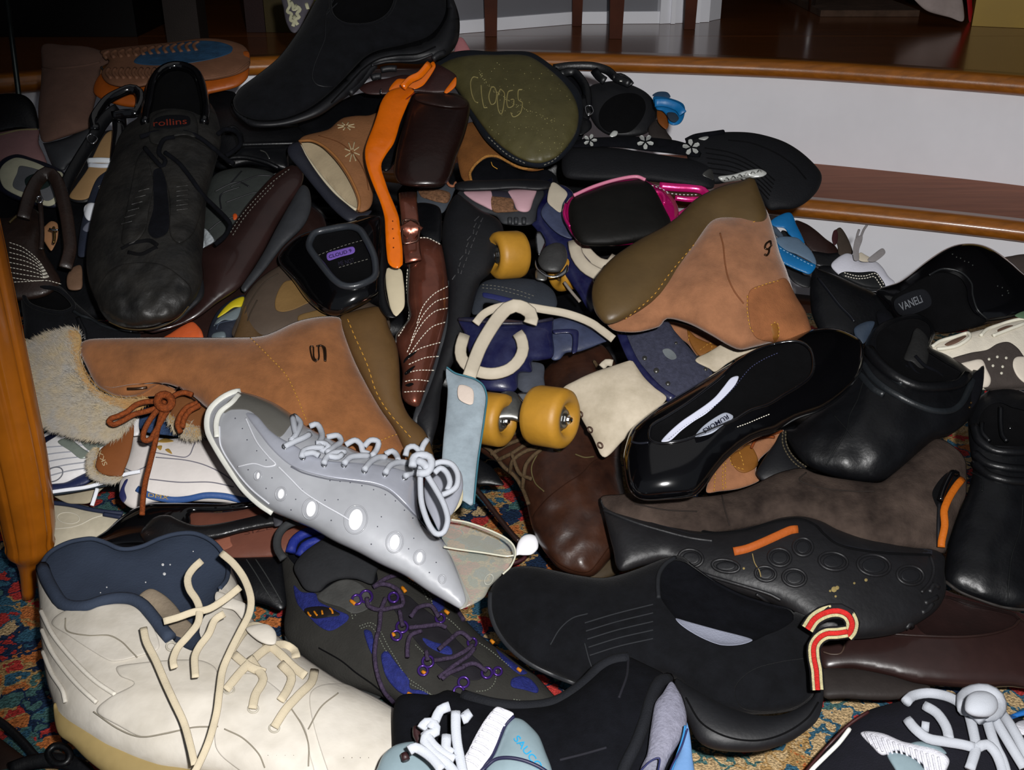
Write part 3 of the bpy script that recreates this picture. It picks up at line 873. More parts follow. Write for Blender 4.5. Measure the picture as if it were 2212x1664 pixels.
T.patch('eyestay', scuff, 'R1:1010 1000 1060 900 1180 880 1290 920 1380 1000 1340 1150 1300 1330 1240 1500 1150 1560 1090 1500 1090 1300 1060 1150', on=u, t=2.2, wr=(.5, 12))
T.patch('tongue', black_cloth, 'R1:985 1100 1050 1090 1080 1300 1080 1480 1000 1530 950 1480 985 1330', on=u, t=.8)
T.patch('toe_cap', scuff, 'S1:620 440 720 300 860 260 1030 270 1160 350 1230 440 1180 560 1040 650 880 680 720 650 640 560', on=u, t=2, wr=(.4, 10))
T.tube('perforation', black_void, ['S1:780 175 850 140 960 120 1010 150', 'S1:820 195 900 210 970 180 1010 160'], on=u, r=5, lift=.6, flat=.3)
T.tube('toe_crease', scuff, ['S1:%d 440 %d 520 %d 580' % (840 + i * 60, 800 + i * 70, 780 + i * 76) for i in range(6)], on=u, r=2, lift=.7)
T.tube('rand', M('brown_edge', (70, 56, 30), .6, .2), 'S1:700 640 800 682 920 690 1050 665 1150 610 1210 540', on=u, r=1.6, lift=1)
T.tube('lace', black_cloth, ['R1:900 880 1000 850 1100 845 1200 850 1290 890 1380 960 1450 1020 1500 1050', 'R1:1060 980 1150 1050 1230 1150 1300 1250 1380 1330 1450 1400 1478 1450 1440 1520 1380 1570', 'R1:930 950 980 1010 1040 1070 1060 1030 1020 980 1050 900 1120 880', 'R1:1400 860 1450 830 1520 850 1545 920 1500 970 1450 1000'], on=u, r=5, lift=4)
for i in range(6):
    T.tube('emboss', scuff, 'R1:%d %d %d %d' % (775 + i * 22, 1440 - i * 42, 850 + i * 22, 1420 - i * 42), on=u, r=2, lift=2)
    T.tube('emboss', scuff, 'R1:%d %d %d %d' % (1130, 1350 - i * 30, 1210, 1340 - i * 30), on=u, r=2, lift=2.4)
T.puff('outsole', black_rubber, '186 560 194 620 214 668 245 698 285 712 335 708 380 698 410 672 440 640 437 600 425 610 400 650 370 680 330 694 280 698 240 684 214 655', k=1, cap=30, dz=-20)

T = Thing('black_bootie', 'black suede bootie with a zip lying below the big black sneaker', 'boot', dz=10)
u = T.puff('upper', black_suede, 'S1:130 460 160 420 220 395 300 380 400 420 470 500 560 580 640 640 760 680 900 710 880 760 700 780 560 780 300 740 170 770 150 640', k=.7, cap=35, holes=['S1:165 470 200 440 280 430 360 440 430 490 460 540 400 570 300 560 200 520'])
T.bowl('lining', black_void, 'S1:155 470 195 432 280 420 365 430 440 485 472 545 405 580 300 570 190 530', on=u, depth=40)
T.tube('collar', black_suede, 'S1:155 470 195 432 280 420 365 430 440 485 472 545 405 580 300 570 190 530', on=u, r=5, lift=1.5, closed=True)
T.tube('zip', M('zip_dark', (44, 48, 52), .4, .3, 200, metal=.6), 'S1:470 570 520 600 580 620 650 660 750 690 850 705', on=u, r=4, lift=1.5)
T.tube('zip_pull', black_leather, 'S1:500 610 520 660 540 700 545 760', on=u, r=5, lift=5, flat=.5)

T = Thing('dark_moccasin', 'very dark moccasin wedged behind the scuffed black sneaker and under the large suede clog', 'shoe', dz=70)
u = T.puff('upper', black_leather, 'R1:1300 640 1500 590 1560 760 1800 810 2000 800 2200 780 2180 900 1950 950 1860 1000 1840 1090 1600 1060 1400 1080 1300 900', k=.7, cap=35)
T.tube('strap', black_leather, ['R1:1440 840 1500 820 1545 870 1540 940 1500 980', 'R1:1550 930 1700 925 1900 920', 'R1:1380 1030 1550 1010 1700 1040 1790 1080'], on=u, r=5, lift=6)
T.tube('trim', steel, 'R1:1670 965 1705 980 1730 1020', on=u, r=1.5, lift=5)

T = Thing('grey_soled_sneaker', 'grey patterned outsole of a sneaker under the laces of the scuffed black sneaker', 'sneaker', dz=35)
gs = M('grey_outsole', (56, 60, 58), .7, .2, 40, .15)
u = T.puff('outsole', gs, 'R1:1330 1220 1380 1120 1500 1080 1640 1080 1760 1120 1780 1220 1700 1340 1620 1430 1540 1490 1440 1560 1330 1600 1300 1400', k=.7, cap=25)
T.tube('tread_line', black_rubber, ['R1:1380 1230 1480 1180 1540 1170 1600 1200', 'R1:1420 1350 1420 1250 1540 1200', 'R1:1480 1200 1650 1130 1760 1130', 'R1:1450 1300 1620 1240 1700 1240', 'R1:1340 1480 1420 1420 1560 1380', 'R1:1550 1100 1480 1180'], on=u, r=1.8, lift=.3)
T.patch('orange_dot', M('orange_bit', (200, 80, 20), .5, .1), 'R1:1495 1380 1510 1370 1525 1385 1515 1410 1498 1410', on=u, t=2)
T.patch('white_mesh', M('white_mesh', (150, 156, 160), .8, .3, 300), 'R1:1290 1480 1320 1470 1375 1540 1350 1570 1300 1590', on=u, t=2)

T = Thing('polished_brown_loafer', 'polished dark brown leather shoe side with a grey welt running diagonally left of centre', 'shoe', dz=0)
u = T.puff('upper', brown_shine, 'R1:1300 1600 1380 1560 1480 1470 1560 1340 1650 1230 1750 1130 1880 1060 1950 1120 1940 1200 1850 1320 1760 1480 1660 1664 S2'.replace(' S2', ''), k=.7, cap=38) if False else \
    T.puff('upper', brown_shine, '432 545 462 522 500 488 528 448 560 410 592 378 632 356 655 372 652 402 625 444 595 495 572 540 548 580 520 620 470 655 420 690 330 720 300 700 380 690 420 650 435 600', k=.75, cap=38)
T.puff('welt', grey_rubber, '652 400 668 410 672 450 655 490 610 535 575 580 540 620 528 632 520 622 548 580 572 540 596 494 624 444', k=.9, cap=22, dz=-4)
T.stitch(thread_grey, ['498 502 520 468 552 430 590 392 630 362', '503 508 526 472 558 434 594 397'], on=u, r=1, dash=4, gap=4)

T = Thing('dark_filler_shoe', 'made-up dark shoe added to darken the gap behind the buckled sandal at the left edge', 'shoe', dz=75)
T.puff('upper', black_leather, '-40 400 60 380 160 400 250 430 300 520 320 640 260 690 120 680 -40 660', k=.5, cap=26)  # added filler, keeps the gap behind the sandal dark
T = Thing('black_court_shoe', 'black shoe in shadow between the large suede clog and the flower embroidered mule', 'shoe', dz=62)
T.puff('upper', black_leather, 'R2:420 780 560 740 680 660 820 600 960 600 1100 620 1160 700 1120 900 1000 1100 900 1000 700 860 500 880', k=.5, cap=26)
# ================================================================== THE HEAP, TOP CENTRE AND RIGHT
T = Thing('suede_clog', 'large black suede clog tilted on the summit of the heap', 'clog', dz=-25)
u = T.puff('upper', black_suede, 'R2:8 645 30 600 60 560 180 470 300 370 400 240 480 110 540 0 600 -80 760 -150 1000 -170 1250 -130 1370 -40 1410 60 1400 150 1340 200 1250 260 1100 300 950 330 870 370 800 430 700 540 600 630 480 715 330 775 180 785 80 755 22 700', k=.7, cap=50, wr=(1, 50),
           ctrl=[(520, 220, 0), (720, 100, -15), (950, 20, 5)], holes=['R2:660 -90 760 -130 900 -140 1020 -110 1045 -30 1010 70 930 130 820 150 710 135 650 70'])
T.bowl('lining', black_void, 'R2:650 -90 755 -138 900 -148 1028 -115 1055 -30 1018 76 932 140 820 160 705 143 640 72', on=u, depth=45)
T.tube('collar', black_suede, 'R2:650 -90 755 -138 900 -148 1028 -115 1055 -30 1018 76 932 140 820 160 705 143 640 72', on=u, r=3, lift=1, closed=True)
T.tube('seam', black_rubber, ['R2:655 0 610 90 605 160 600 250 560 350 530 430 520 500 545 540 590 555 650 558', 'R2:605 100 640 60 680 20'], on=u, r=1.6, lift=.6)
s_ = T.puff('sole', black_rubber, 'R2:0 660 20 700 80 745 180 772 330 762 480 705 600 622 700 528 800 420 860 362 950 322 1100 288 1250 240 1330 170 1375 80 1380 0 1370 -80 1400 -60 1450 60 1466 150 1455 260 1405 340 1300 395 1200 412 1050 405 925 425 850 505 760 605 680 665 560 745 400 795 250 818 130 812 60 762 18 720', k=1.3, cap=28, dz=-44)
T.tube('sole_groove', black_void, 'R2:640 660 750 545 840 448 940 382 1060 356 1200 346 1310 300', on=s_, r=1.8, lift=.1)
T.tube('sole_ridge', black_rubber, 'R2:900 420 1000 395 1180 388 1290 350', on=s_, r=3, lift=.5)
for p in ('R2:760 600 830 530 900 440 925 420', 'R2:960 450 1010 440 1060 442', 'R2:900 500 930 490 960 490', 'R2:1290 380 1330 350 1370 340'):
    T.tube('tread_block', black_rubber, p, on=s_, r=7, lift=-4)

T = Thing('patterned_sole_shoe', 'grey zigzag patterned sole poking up behind the suede clog at the top', 'shoe', dz=40)
u = T.puff('outsole', M('grey_lilac_rubber', (92, 88, 96), .6, .15), 'R2:330 -60 335 60 350 140 380 200 410 212 440 180 480 100 530 0 540 -60', k=.8, cap=20)
zz_ = M('pale_zigzag', (170, 168, 140), .6, .1)
T.tube('zigzag', zz_, ['R2:365 -10 375 40 360 75 385 90 380 130 400 140 395 170', 'R2:380 10 395 40 400 70 420 60 410 30', 'R2:415 40 440 60 420 90 435 110 410 130 425 160', 'R2:400 100 410 130', 'R2:480 20 490 60'], on=u, r=4, lift=.4, flat=.4)
T.tube('edge', M('lime_edge', (110, 120, 30), .6, .1), 'R2:535 5 560 -5', on=u, r=3)

T = Thing('pink_fabric_shoe', 'small pink corner of a shoe between the suede clog heel and the olive sole', 'shoe', dz=50)
T.puff('upper', M('pink_fabric', (196, 128, 132), .7, .08, 30, .2), 'R2:1430 330 1445 270 1462 240 1485 245 1510 280 1535 325 1560 380 1440 400', k=.6, cap=12)

olive = M('olive_rubber_sole', (86, 80, 48), .5, .18, 22, .3, 260, dist=.0008)
T = Thing('olive_soled_clog', 'black slipper turned up to show a worn olive sole with scratched capital letters', 'slipper', dz=20)
u = T.puff('upper', M('navy_black_fleece', (18, 24, 34), .95, .3, 60, .6, 500), 'R3:-60 400 20 345 150 322 300 330 430 328 560 338 690 420 800 510 872 600 892 720 870 850 820 950 740 1030 640 1075 560 1075 460 1050 360 990 260 900 170 760 100 620 30 520 -60 470', k=.8, cap=42, wr=(1.2, 12), ctrl=[(1000, 150, 10), (1150, 300, -15)])
s_ = T.patch('outsole', olive, 'R3:-40 430 60 375 200 352 340 352 470 350 560 368 680 450 780 545 840 640 862 740 845 850 790 940 720 1010 620 1048 520 1035 410 975 310 890 230 790 160 690 90 590 20 510 -40 480', on=u, t=7)
scr = M('scratch_pale', (150, 138, 88), .7, .1, bump=0)
T.tube('lettering', scr, ['R3:215 500 185 495 168 530 175 600 195 650 215 660', 'R3:235 545 240 620 255 690 275 690', 'R3:300 560 285 620 300 670 325 660 335 600 320 560 300 560', 'R3:360 570 385 600 380 680 365 735 345 700 340 620 360 570', 'R3:440 580 410 590 400 650 410 690 440 680 445 640 425 640', 'R3:500 575 475 580 475 640 500 660 490 720 465 745 440 750 425 720'], on=s_, r=1.4, lift=-.1)
rnd = random.Random(3)
P = []
for a in np.linspace(0, 1, 60):
    P.append((960 + (230 + 50 * a + rnd.uniform(-8, 8) + 430 * a ** 2) / K, (450 + 330 * a + rnd.uniform(-10, 10)) / K, rnd.uniform(.6, 1.3)))
for i in range(120):
    P.append((960 + rnd.uniform(250, 820) / K, rnd.uniform(400, 980) / K, rnd.uniform(.5, 1.1)))
P = [p for p in P if inside(np.array([[p[0], p[1]]]), s_.poly)[0]]
T.dots('glitter_speck', M('pale_speck', (190, 180, 120), .4, 0, bump=0), P, 1, on=s_, t=.3, kind='stuff', n=5)
T.stitch(thread_grey, ['R3:640 1060 700 1030 770 960', 'R3:280 880 400 990 520 1050'], on=u, r=1.4)

brown_edge = M('brown_suede_edge', (122, 76, 34), .9, .2, 50, .4, 800)
T = Thing('open_suede_clog', 'brown suede open backed clog with arched topline, just below the olive sole', 'clog', dz=0)
u = T.puff('upper', brown_edge, 'R3:105 1130 80 1000 85 900 110 830 150 790 215 785 260 830 330 930 430 1010 540 1070 640 1085 560 1100 450 1075 360 1020 280 1010 210 1050 170 1100 165 1160 130 1165', k=.6, cap=22)
T.tube('topline', M('braid', (176, 122, 60), .8, .3, 300, .8, 700), 'R3:170 1158 165 1110 205 1050 270 1005 340 1005 420 1045 500 1080 600 1080', on=u, r=3.2, lift=3)
T.puff('insole', black_cloth, 'R3:165 1165 175 1100 220 1050 290 1015 350 1030 420 1070 520 1100 660 1090 720 1140 700 1190 400 1200 200 1195', dz=25, k=.5, cap=15)
T.puff('sole', black_rubber, 'R3:70 1180 150 1160 300 1155 450 1150 600 1155 680 1170 670 1210 600 1225 450 1215 300 1225 120 1228 75 1215', dz=-12, k=1, cap=14)
T.tube('thread', thread_gold, 'R3:300 1040 310 1065 340 1085', dz=5, r=1)

T = Thing('pink_cork_sandal', 'pink strapped sandal with a cork footbed squeezed under the open backed brown clog', 'sandal', dz=20)
pnk = M('pale_pink_strap', (190, 152, 160), .6, .06, 20, .1)
cork = M('cork', (128, 92, 66), .8, .5, 320, .6, 500)
u = T.puff('sole', grey_rubber, 'R3:90 1230 200 1210 600 1200 640 1240 600 1330 560 1440 380 1440 330 1390 200 1350 100 1290', k=.5, cap=20)
T.patch('footbed', cork, 'R3:290 1260 430 1270 450 1340 480 1355 380 1365 310 1355', on=u, t=5)
T.patch('strap', pnk, 'R3:125 1232 210 1225 300 1228 310 1290 315 1350 240 1320 170 1280', on=u, t=8)
T.patch('strap', pnk, 'R3:410 1228 500 1215 590 1208 570 1290 540 1358 470 1352 440 1290', on=u, t=8)
T.patch('band', M('charcoal_band', (52, 50, 62), .6, .1), 'R3:300 1228 400 1230 440 1270 425 1290 310 1272', on=u, t=6)
T.tube('sole_teeth', grey_rubber, ['R3:%d 1400 %d 1440' % (x, x) for x in (420, 460, 510)], on=u, r=5, lift=2)

T = Thing('cork_sandal', 'cork edge of a grey soled sandal behind the orange strap and brown block heel', 'sandal', dz=28)
u = T.puff('sole', M('slate_rubber', (74, 80, 88), .6, .15), 'R2:1190 1260 1200 1210 1370 1180 1440 1190 1430 1230 1400 1300 1350 1370 1260 1340 1190 1300', k=.6, cap=20)
T.patch('footbed', cork, 'R2:1205 1212 1300 1212 1400 1238 1390 1300 1330 1300 1260 1280 1215 1260', on=u, t=5)
T.tube('bow', M('peach_bow', (170, 110, 80), .6, .1), 'R2:1370 1140 1385 1170 1400 1190 1425 1195 1440 1170', on=u, r=3, lift=10)

# embroidered mule
emb = M('camel_leather', (150, 102, 66), .7, .15, 30, .3, 400)
T = Thing('embroidered_mule', 'camel leather mule with stitched flowers and open cream mouth under the suede clog', 'mule', dz=0)
so = T.puff('sole', M('slate_sole', (40, 42, 52), .5, .15), 'R2:365 940 400 915 440 915 480 1000 560 1120 650 1230 740 1310 820 1365 900 1350 870 1390 820 1400 760 1425 700 1390 620 1310 520 1190 440 1090 380 1020 360 980', k=.9, cap=26, dz=-4)
u = T.puff('upper', emb, 'R2:430 905 470 870 620 830 680 780 720 755 800 742 880 740 960 722 1010 800 1000 900 960 1000 940 1120 915 1200 905 1300 880 1345 830 1365 800 1350 700 1260 600 1150 500 1030 440 950', k=.65, cap=40, ctrl=[(700, 380, 0), (830, 260, 15)],
           holes=['R2:450 905 520 910 590 950 670 1030 740 1130 790 1230 810 1300 800 1345 740 1310 650 1220 560 1110 480 990'])
T.bowl('lining', M('cream_lining', (168, 152, 124), .8, .12, 30), 'R2:435 898 520 898 600 938 685 1020 755 1120 805 1225 825 1300 812 1362 735 1325 640 1232 545 1120 465 998', on=u, depth=32, k=1.2, ctrl=[(720, 430, 6), (700, 360, 12)])
T.tube('insole_edge', M('ivory', (190, 180, 155), .7, .05), 'R2:440 935 480 1010 560 1120 650 1225 730 1305 800 1350', on=u, r=4.5, lift=2)
T.tube('topline', M('camel_edge', (168, 112, 62), .7, .1), 'R2:435 905 520 905 600 945 680 1020 750 1120 800 1220 822 1290 815 1350', on=u, r=3, lift=2)
flo_ = M('flower_thread', (196, 178, 140), .6, .1, bump=0)
def petals(cx, cy, R, n=7, sq=1.0, reg=K):
    return [[(cx + .25 * R * math.cos(a), cy + .25 * R * math.sin(a) * sq), (cx + R * math.cos(a), cy + R * math.sin(a) * sq)] for a in [2 * math.pi * i / n + .3 for i in range(n)]]
T.tube('embroidered_flower', flo_, petals(500 + 775 / K, 975 / K, 17, 8, 1.3), on=u, r=1.4, lift=.6)
T.tube('embroidered_flower', flo_, petals(500 + 735 / K, 810 / K, 20, 8, .45), on=u, r=1.4, lift=.6)
T.tube('seam', M('seam_tan', (110, 66, 34), .8, .1), ['R2:560 870 700 920 800 1010 860 1120 880 1220', 'R2:1000 700 940 900 915 1100'], on=u, r=1, lift=.4)

# orange strap + block heel
orange = M('orange_patent', (250, 120, 8), .25, .1, 30, .12, 220, coat=.5)
T = Thing('orange_strap_sandal', 'high sandal with glossy orange ankle strap and dark brown block heel hanging down the heap', 'sandal', dz=-25)
heel = T.puff('heel', M('dark_brown_heel', (34, 18, 15), .3, .25, 30, .15, 200, coat=.15), 'R2:1170 600 1230 590 1330 595 1440 600 1520 650 1530 720 1500 860 1450 1000 1400 1150 1350 1195 1230 1205 1100 1190 1060 1160 1040 1100 1060 960 1090 850 1120 740 1145 650', k=.8, cap=34, ctrl=[(970, 210, 10), (900, 390, -10)])
T.patch('heel_top', brown_dark, 'R2:1175 605 1250 595 1400 605 1510 650 1500 690 1380 690 1240 665 1180 640', on=heel, t=5)
T.puff('vamp', M('oxblood_leather', (52, 26, 24), .5, .25, 30, .15), 'R2:820 560 900 520 1010 500 1100 480 1200 480 1270 440 1310 410 1380 440 1445 490 1430 550 1390 590 1300 600 1180 590 1050 600 940 610 860 600', k=.5, cap=16, dz=-10)
T.puff('lining', orange, 'R2:1010 580 1060 510 1120 505 1200 490 1290 395 1310 430 1240 540 1190 570 1150 575 1080 585', k=.4, cap=6, dz=-24)
T.puff('lining', orange, 'R2:1365 590 1400 540 1440 495 1440 550 1400 590 1380 600', k=.4, cap=5, dz=-26)
st = T.puff('ankle_strap', orange, 'R2:1175 570 1170 600 1120 720 1090 800 1070 860 1040 930 1000 980 965 1060 965 1100 985 1160 1000 1230 1040 1310 1075 1390 1085 1500 1098 1600 1102 1780 S2:'.replace(' S2:', '') , k=.4, cap=5) if False else \
    T.puff('ankle_strap', orange, '843 195 868 188 895 192 890 205 874 242 864 268 858 290 850 312 836 332 825 352 825 368 832 390 840 414 852 442 862 470 866 505 870 540 870 572 862 580 848 578 838 568 834 540 832 505 830 470 822 440 812 415 800 385 790 352 788 325 795 300 806 272 815 245 822 222 832 205', k=.45, cap=5.5, dz=-45, ctrl=[(850, 200, 10), (800, 340, -6), (850, 560, 0)], wr=(.5, 9))
T.tube('strap_fold', orange, 'R2:1100 560 1150 510 1210 480 1270 410', dz=-50, r=8, flat=.5)
T.tube('strap_edge', M('dark_orange_edge', (150, 50, 8), .5, .1), 'R2:1175 595 1120 640', on=st, r=1.5, lift=0)
T.dots('strap_hole', M('hole_brown', (96, 36, 8), .8, 0, bump=0), [(500 + 1035 / K, 1420 / K), (500 + 1035 / K, 1470 / K), (500 + 1040 / K, 1530 / K), (500 + 1040 / K, 1590 / K)], 1.8, on=st, t=.2)
T.tube('buckle', chrome, 'R2:960 575 962 600', dz=-40, r=2)

# right top: strappy sandal with round dark cup
T = Thing('strappy_sandal', 'black strappy sandal with a round padded footbed in front of the white riser', 'sandal', dz=35)
u = T.puff('footbed', black_rubber, 'R3:930 560 1010 530 1110 520 1200 545 1290 590 1345 650 1368 720 1350 800 1290 860 1180 880 1060 870 980 820 930 740 900 660', k=.8, cap=34)
T.patch('heel_pad', black_void, 'R3:1040 650 1120 605 1220 600 1280 640 1290 710 1250 790 1180 850 1060 850 1000 800 995 720', on=u, t=1)
for p in ('R3:700 440 800 425 950 425 1050 455 1100 500 1190 540', 'R3:740 480 820 460 870 500 910 570 920 680 900 780', 'R3:700 450 760 520 820 620 860 740', 'R3:960 450 990 490 1030 520', 'R3:880 620 900 700 930 740'):
    T.tube('strap', black_leather, p, dz=10, r=9, flat=.3)
T.tube('strap', black_leather, 'R3:1080 500 1130 490 1180 520 1200 545', dz=10, r=7, flat=.3)
T.tube('buckle', chrome, 'R3:905 690 940 680 955 720 920 740', dz=-2, r=1.6, closed=True)
T.tube('stone_trim', steel, ['R3:875 742 890 742', 'R3:1120 520 1145 522'], dz=0, r=3)
T.puff('side', black_cloth, 'R3:700 430 800 440 880 560 920 700 900 850 840 960 760 1000 760 800 720 600', k=.5, cap=16, dz=45)
T.puff('back_quarter', black_leather, 'R3:860 760 930 770 945 820 900 860 860 860', k=.6, cap=12, dz=5)

T = Thing('blue_strap_sandal', 'bright blue leather strap curled out against the white riser', 'sandal', dz=30)
blu = M('bright_blue_leather', (10, 112, 176), .45, .1, 30, .15, 300)
T.puff('strap', blu, 'R3:1340 625 1400 620 1480 640 1530 665 1545 700 1535 760 1510 795 1470 805 1440 790 1430 750 1400 715 1360 700', k=.7, cap=10, dz=10)
T.puff('strap_underside', M('blue_lining', (50, 78, 108), .7, .2), 'R3:1335 615 1370 590 1430 592 1450 625 1400 630', k=.5, cap=6, dz=14)
T.tube('strap_loop', blu, 'R3:1350 660 1420 660 1500 690 1530 730', dz=-2, r=9, flat=.25)
T.puff('inner_loop', M('blue_shadow_lining', (44, 58, 72), .7, .2), 'R3:1430 725 1480 725 1505 760 1480 785 1445 770', k=.5, cap=5, dz=-4)
T.puff('sole', M('amber_sole', (128, 70, 22), .5, .1), 'R3:1370 700 1430 720 1440 800 1420 830 1370 780', k=.6, cap=12, dz=25)

T = Thing('brown_slip_on', 'small greyish brown slip on shoe tip between the round footbed and the riser', 'shoe', dz=45)
T.puff('upper', M('taupe_leather', (54, 48, 46), .6, .2), 'R3:1310 820 1370 765 1400 790 1430 850 1460 900 1400 930 1330 900', k=.8, cap=20)

# flip flops
ff = M('flipflop_foam', (20, 21, 25), .7, .15, 30, .35, 500)
T = Thing('flower_flip_flop', 'black wedge flip flop with silver flower trims on its strap', 'flip flop', dz=0)
u = T.puff('sole', ff, 'R3:760 1000 790 950 900 940 1100 950 1300 980 1500 1010 1640 1030 1720 1060 1735 1130 1730 1200 1700 1215 1500 1190 1300 1165 1100 1165 900 1160 780 1140 752 1080', k=1.0, cap=26)
T.patch('silver_tab', steel, 'R3:1655 1120 1700 1085 1728 1100 1728 1155 1700 1145', on=u, t=1)
sr = T.puff('strap', black_cloth, 'R3:800 940 860 900 940 885 1060 880 1180 875 1280 880 1400 890 1500 905 1600 940 1650 985 1640 1010 1560 1000 1440 985 1300 970 1150 950 1000 945 880 950', k=.8, cap=18, dz=-8, wr=(1.5, 9))
sil = M('silver_petal', (196, 198, 194), .3, .1, 60, .1, metal=.3)
def flower(T, cx, cy, R, n, on, sq=1.0, rot=0, part='silver_flower'):
    V, Fc = [], []
    for i in range(n):
        a = 2 * math.pi * i / n + rot
        ring_ = []
        for (d, s_) in ((.15, 0), (.6, .28), (1, .22), (1.08, 0), (1, -.22), (.6, -.28)):
            x = d * R * math.cos(a) - s_ * R * math.sin(a); y = (d * R * math.sin(a) + s_ * R * math.cos(a)) * sq
            ring_.append((cx + x, cy + y))
        A = np.array(ring_); z = on.z(A) - .0025; z[0] += .0015; z[3] += .001
        o = len(V); V += list(pts3(A, z)); Fc += [(o, o + 1, o + 2, o + 3), (o, o + 3, o + 4, o + 5)]
    T.add(part, V, [f[::-1] for f in Fc], sil, smooth=False)
flower(T, 960 + 1290 / K, 910 / K, 17, 5, sr, .9, .3)
flower(T, 960 + 1585 / K, 945 / K, 18, 5, sr, .9, .8)
flower(T, 960 + 935 / K, 900 / K, 14, 5, sr, .9, 0)
T.patch('silver_tip', sil, 'R3:1060 870 1085 840 1112 845 1105 870 1075 880', on=sr, t=2)
T = Thing('ribbed_flip_flop', 'large round ended black flip flop with ribbed footbed and small silver bar, against the step', 'flip flop', dz=5)
u = T.puff('sole', ff, 'R4:30 900 90 870 200 855 300 847 430 850 540 870 660 910 760 970 850 1050 895 1110 900 1160 870 1230 800 1300 720 1340 640 1345 560 1345 500 1260 440 1150 300 1170 200 1180 100 1120 40 1020', k=.75, cap=26, ctrl=[(1500, 320, 0), (1750, 380, 10)])
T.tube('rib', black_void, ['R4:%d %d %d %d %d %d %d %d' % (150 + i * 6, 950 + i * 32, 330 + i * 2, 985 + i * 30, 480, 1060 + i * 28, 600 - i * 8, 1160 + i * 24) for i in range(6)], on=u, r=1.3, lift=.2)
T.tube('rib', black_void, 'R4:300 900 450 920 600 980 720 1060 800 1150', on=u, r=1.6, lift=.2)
T.tube('trim', black_cloth, 'R4:30 905 80 880 140 868 200 860 270 850', on=u, r=6, lift=4)
bar = T.patch('silver_bar', sil, 'R4:238 1135 330 1120 420 1095 500 1085 548 1110 520 1135 420 1150 330 1165 270 1170', on=u, t=3)
T.tube('bar_relief', steel, ['R4:%d %d %d %d %d %d' % (275 + i * 42, 1160 - i * 10, 290 + i * 42, 1142 - i * 10, 305 + i * 42, 1155 - i * 10) for i in range(6)], on=bar, r=1.4, lift=.3)
T.patch('silver_tip', sil, 'R4:110 890 150 870 175 880 150 900', on=u, t=4)

# pink metallic shoe
pk = M('metallic_fuchsia', (216, 24, 120), .25, .15, 60, .1, 300, metal=.35, coat=.4)
T = Thing('fuchsia_shoe', 'metallic fuchsia strapped shoe turned up to show its plain black sole', 'shoe', dz=-22)
u = T.puff('upper', pk, 'R3:755 1360 790 1290 830 1250 940 1200 1050 1160 1160 1135 1240 1130 1300 1160 1400 1210 1460 1260 1500 1330 1500 1400 1460 1430 1440 1470 1420 1500 1330 1540 1210 1570 1040 1580 880 1560 820 1510 780 1440', k=.7, cap=30)
so = T.puff('sole', M('black_sole_leather', (17, 16, 14), .6, .35, 25, .15, 200), 'R3:800 1330 830 1270 940 1225 1060 1180 1180 1160 1270 1155 1330 1190 1370 1250 1420 1350 1450 1410 1455 1460 1420 1500 1330 1530 1200 1560 1040 1580 900 1575 850 1540 815 1470 800 1400', k=.8, cap=22, dz=-42)
T.tube('piping', M('pink_edge', (232, 140, 170), .4, .05), 'R3:830 1255 940 1205 1060 1165 1170 1140 1240 1135 1290 1155', on=so, r=4, lift=4)
T.tube('edge_gleam', pk, 'R3:780 1310 770 1370 785 1420 810 1455', on=u, r=4, lift=6)
T.tube('strap', pk, ['R3:1380 1195 1500 1205 1600 1210 1660 1225 1690 1265 1680 1300 1620 1335 1560 1360 1490 1400'], dz=-12, r=9, flat=.3)
T.tube('strap', pk, ['R3:1480 1270 1560 1280 1640 1280 1680 1275'], dz=-6, r=6, flat=.3)
T.tube('ring', pk, 'R3:1350 1230 1390 1240 1410 1270 1410 1310', dz=-35, r=5)
T.stitch(M('silver_studs', (210, 200, 200), .3, 0, bump=0, metal=.5), ['R3:1430 1240 1530 1250 1640 1250', 'R3:1330 1190 1400 1215 1440 1240'], on=None or u, r=1.3, lift=12)
T.puff('tongue', M('dusty_rose', (150, 50, 76), .6, .15), 'R3:1370 1220 1440 1240 1490 1310 1500 1370 1470 1400 1440 1370 1410 1300', k=.4, cap=8, dz=-28)
# ================================================================== THE HEAP, MIDDLE BAND
# taupe sole behind the patent mule
T = Thing('taupe_sole_shoe', 'upturned shoe with a taupe sole and small olive inlay left of the patent mule', 'shoe', dz=12)
ta = M('taupe_rubber', (88, 74, 62), .55, .12, 25, .1, 250)
u = T.puff('outsole', ta, 'S2:0 900 40 780 90 650 160 560 250 490 330 450 420 440 560 500 760 600 900 700 1000 760 1000 900 700 960 300 960 100 960', k=.7, cap=30)
T.patch('olive_inlay', M('olive_inlay', (134, 104, 62), .6, .1), 'S2:355 555 310 600 280 680 285 740 330 755 400 740 490 700 560 680 560 640 470 560', on=u, t=1.6)
T.patch('olive_inlay', M('olive_inlay_b', (128, 100, 60), .6, .1), 'S2:430 780 520 750 640 720 680 740 560 800 440 830', on=u, t=1.6)
T.tube('edge_groove', M('taupe_dark', (60, 50, 40), .6, .1), ['S2:60 880 90 760 140 660 210 570 300 510', 'S2:80 900 115 780 165 680'], on=u, r=1.6, lift=.3)
T.puff('side', M('brown_foxing', (96, 72, 44), .5, .15), '505 735 515 700 530 660 545 690 570 722 640 700 640 760 520 760', k=.6, cap=14, dz=2)

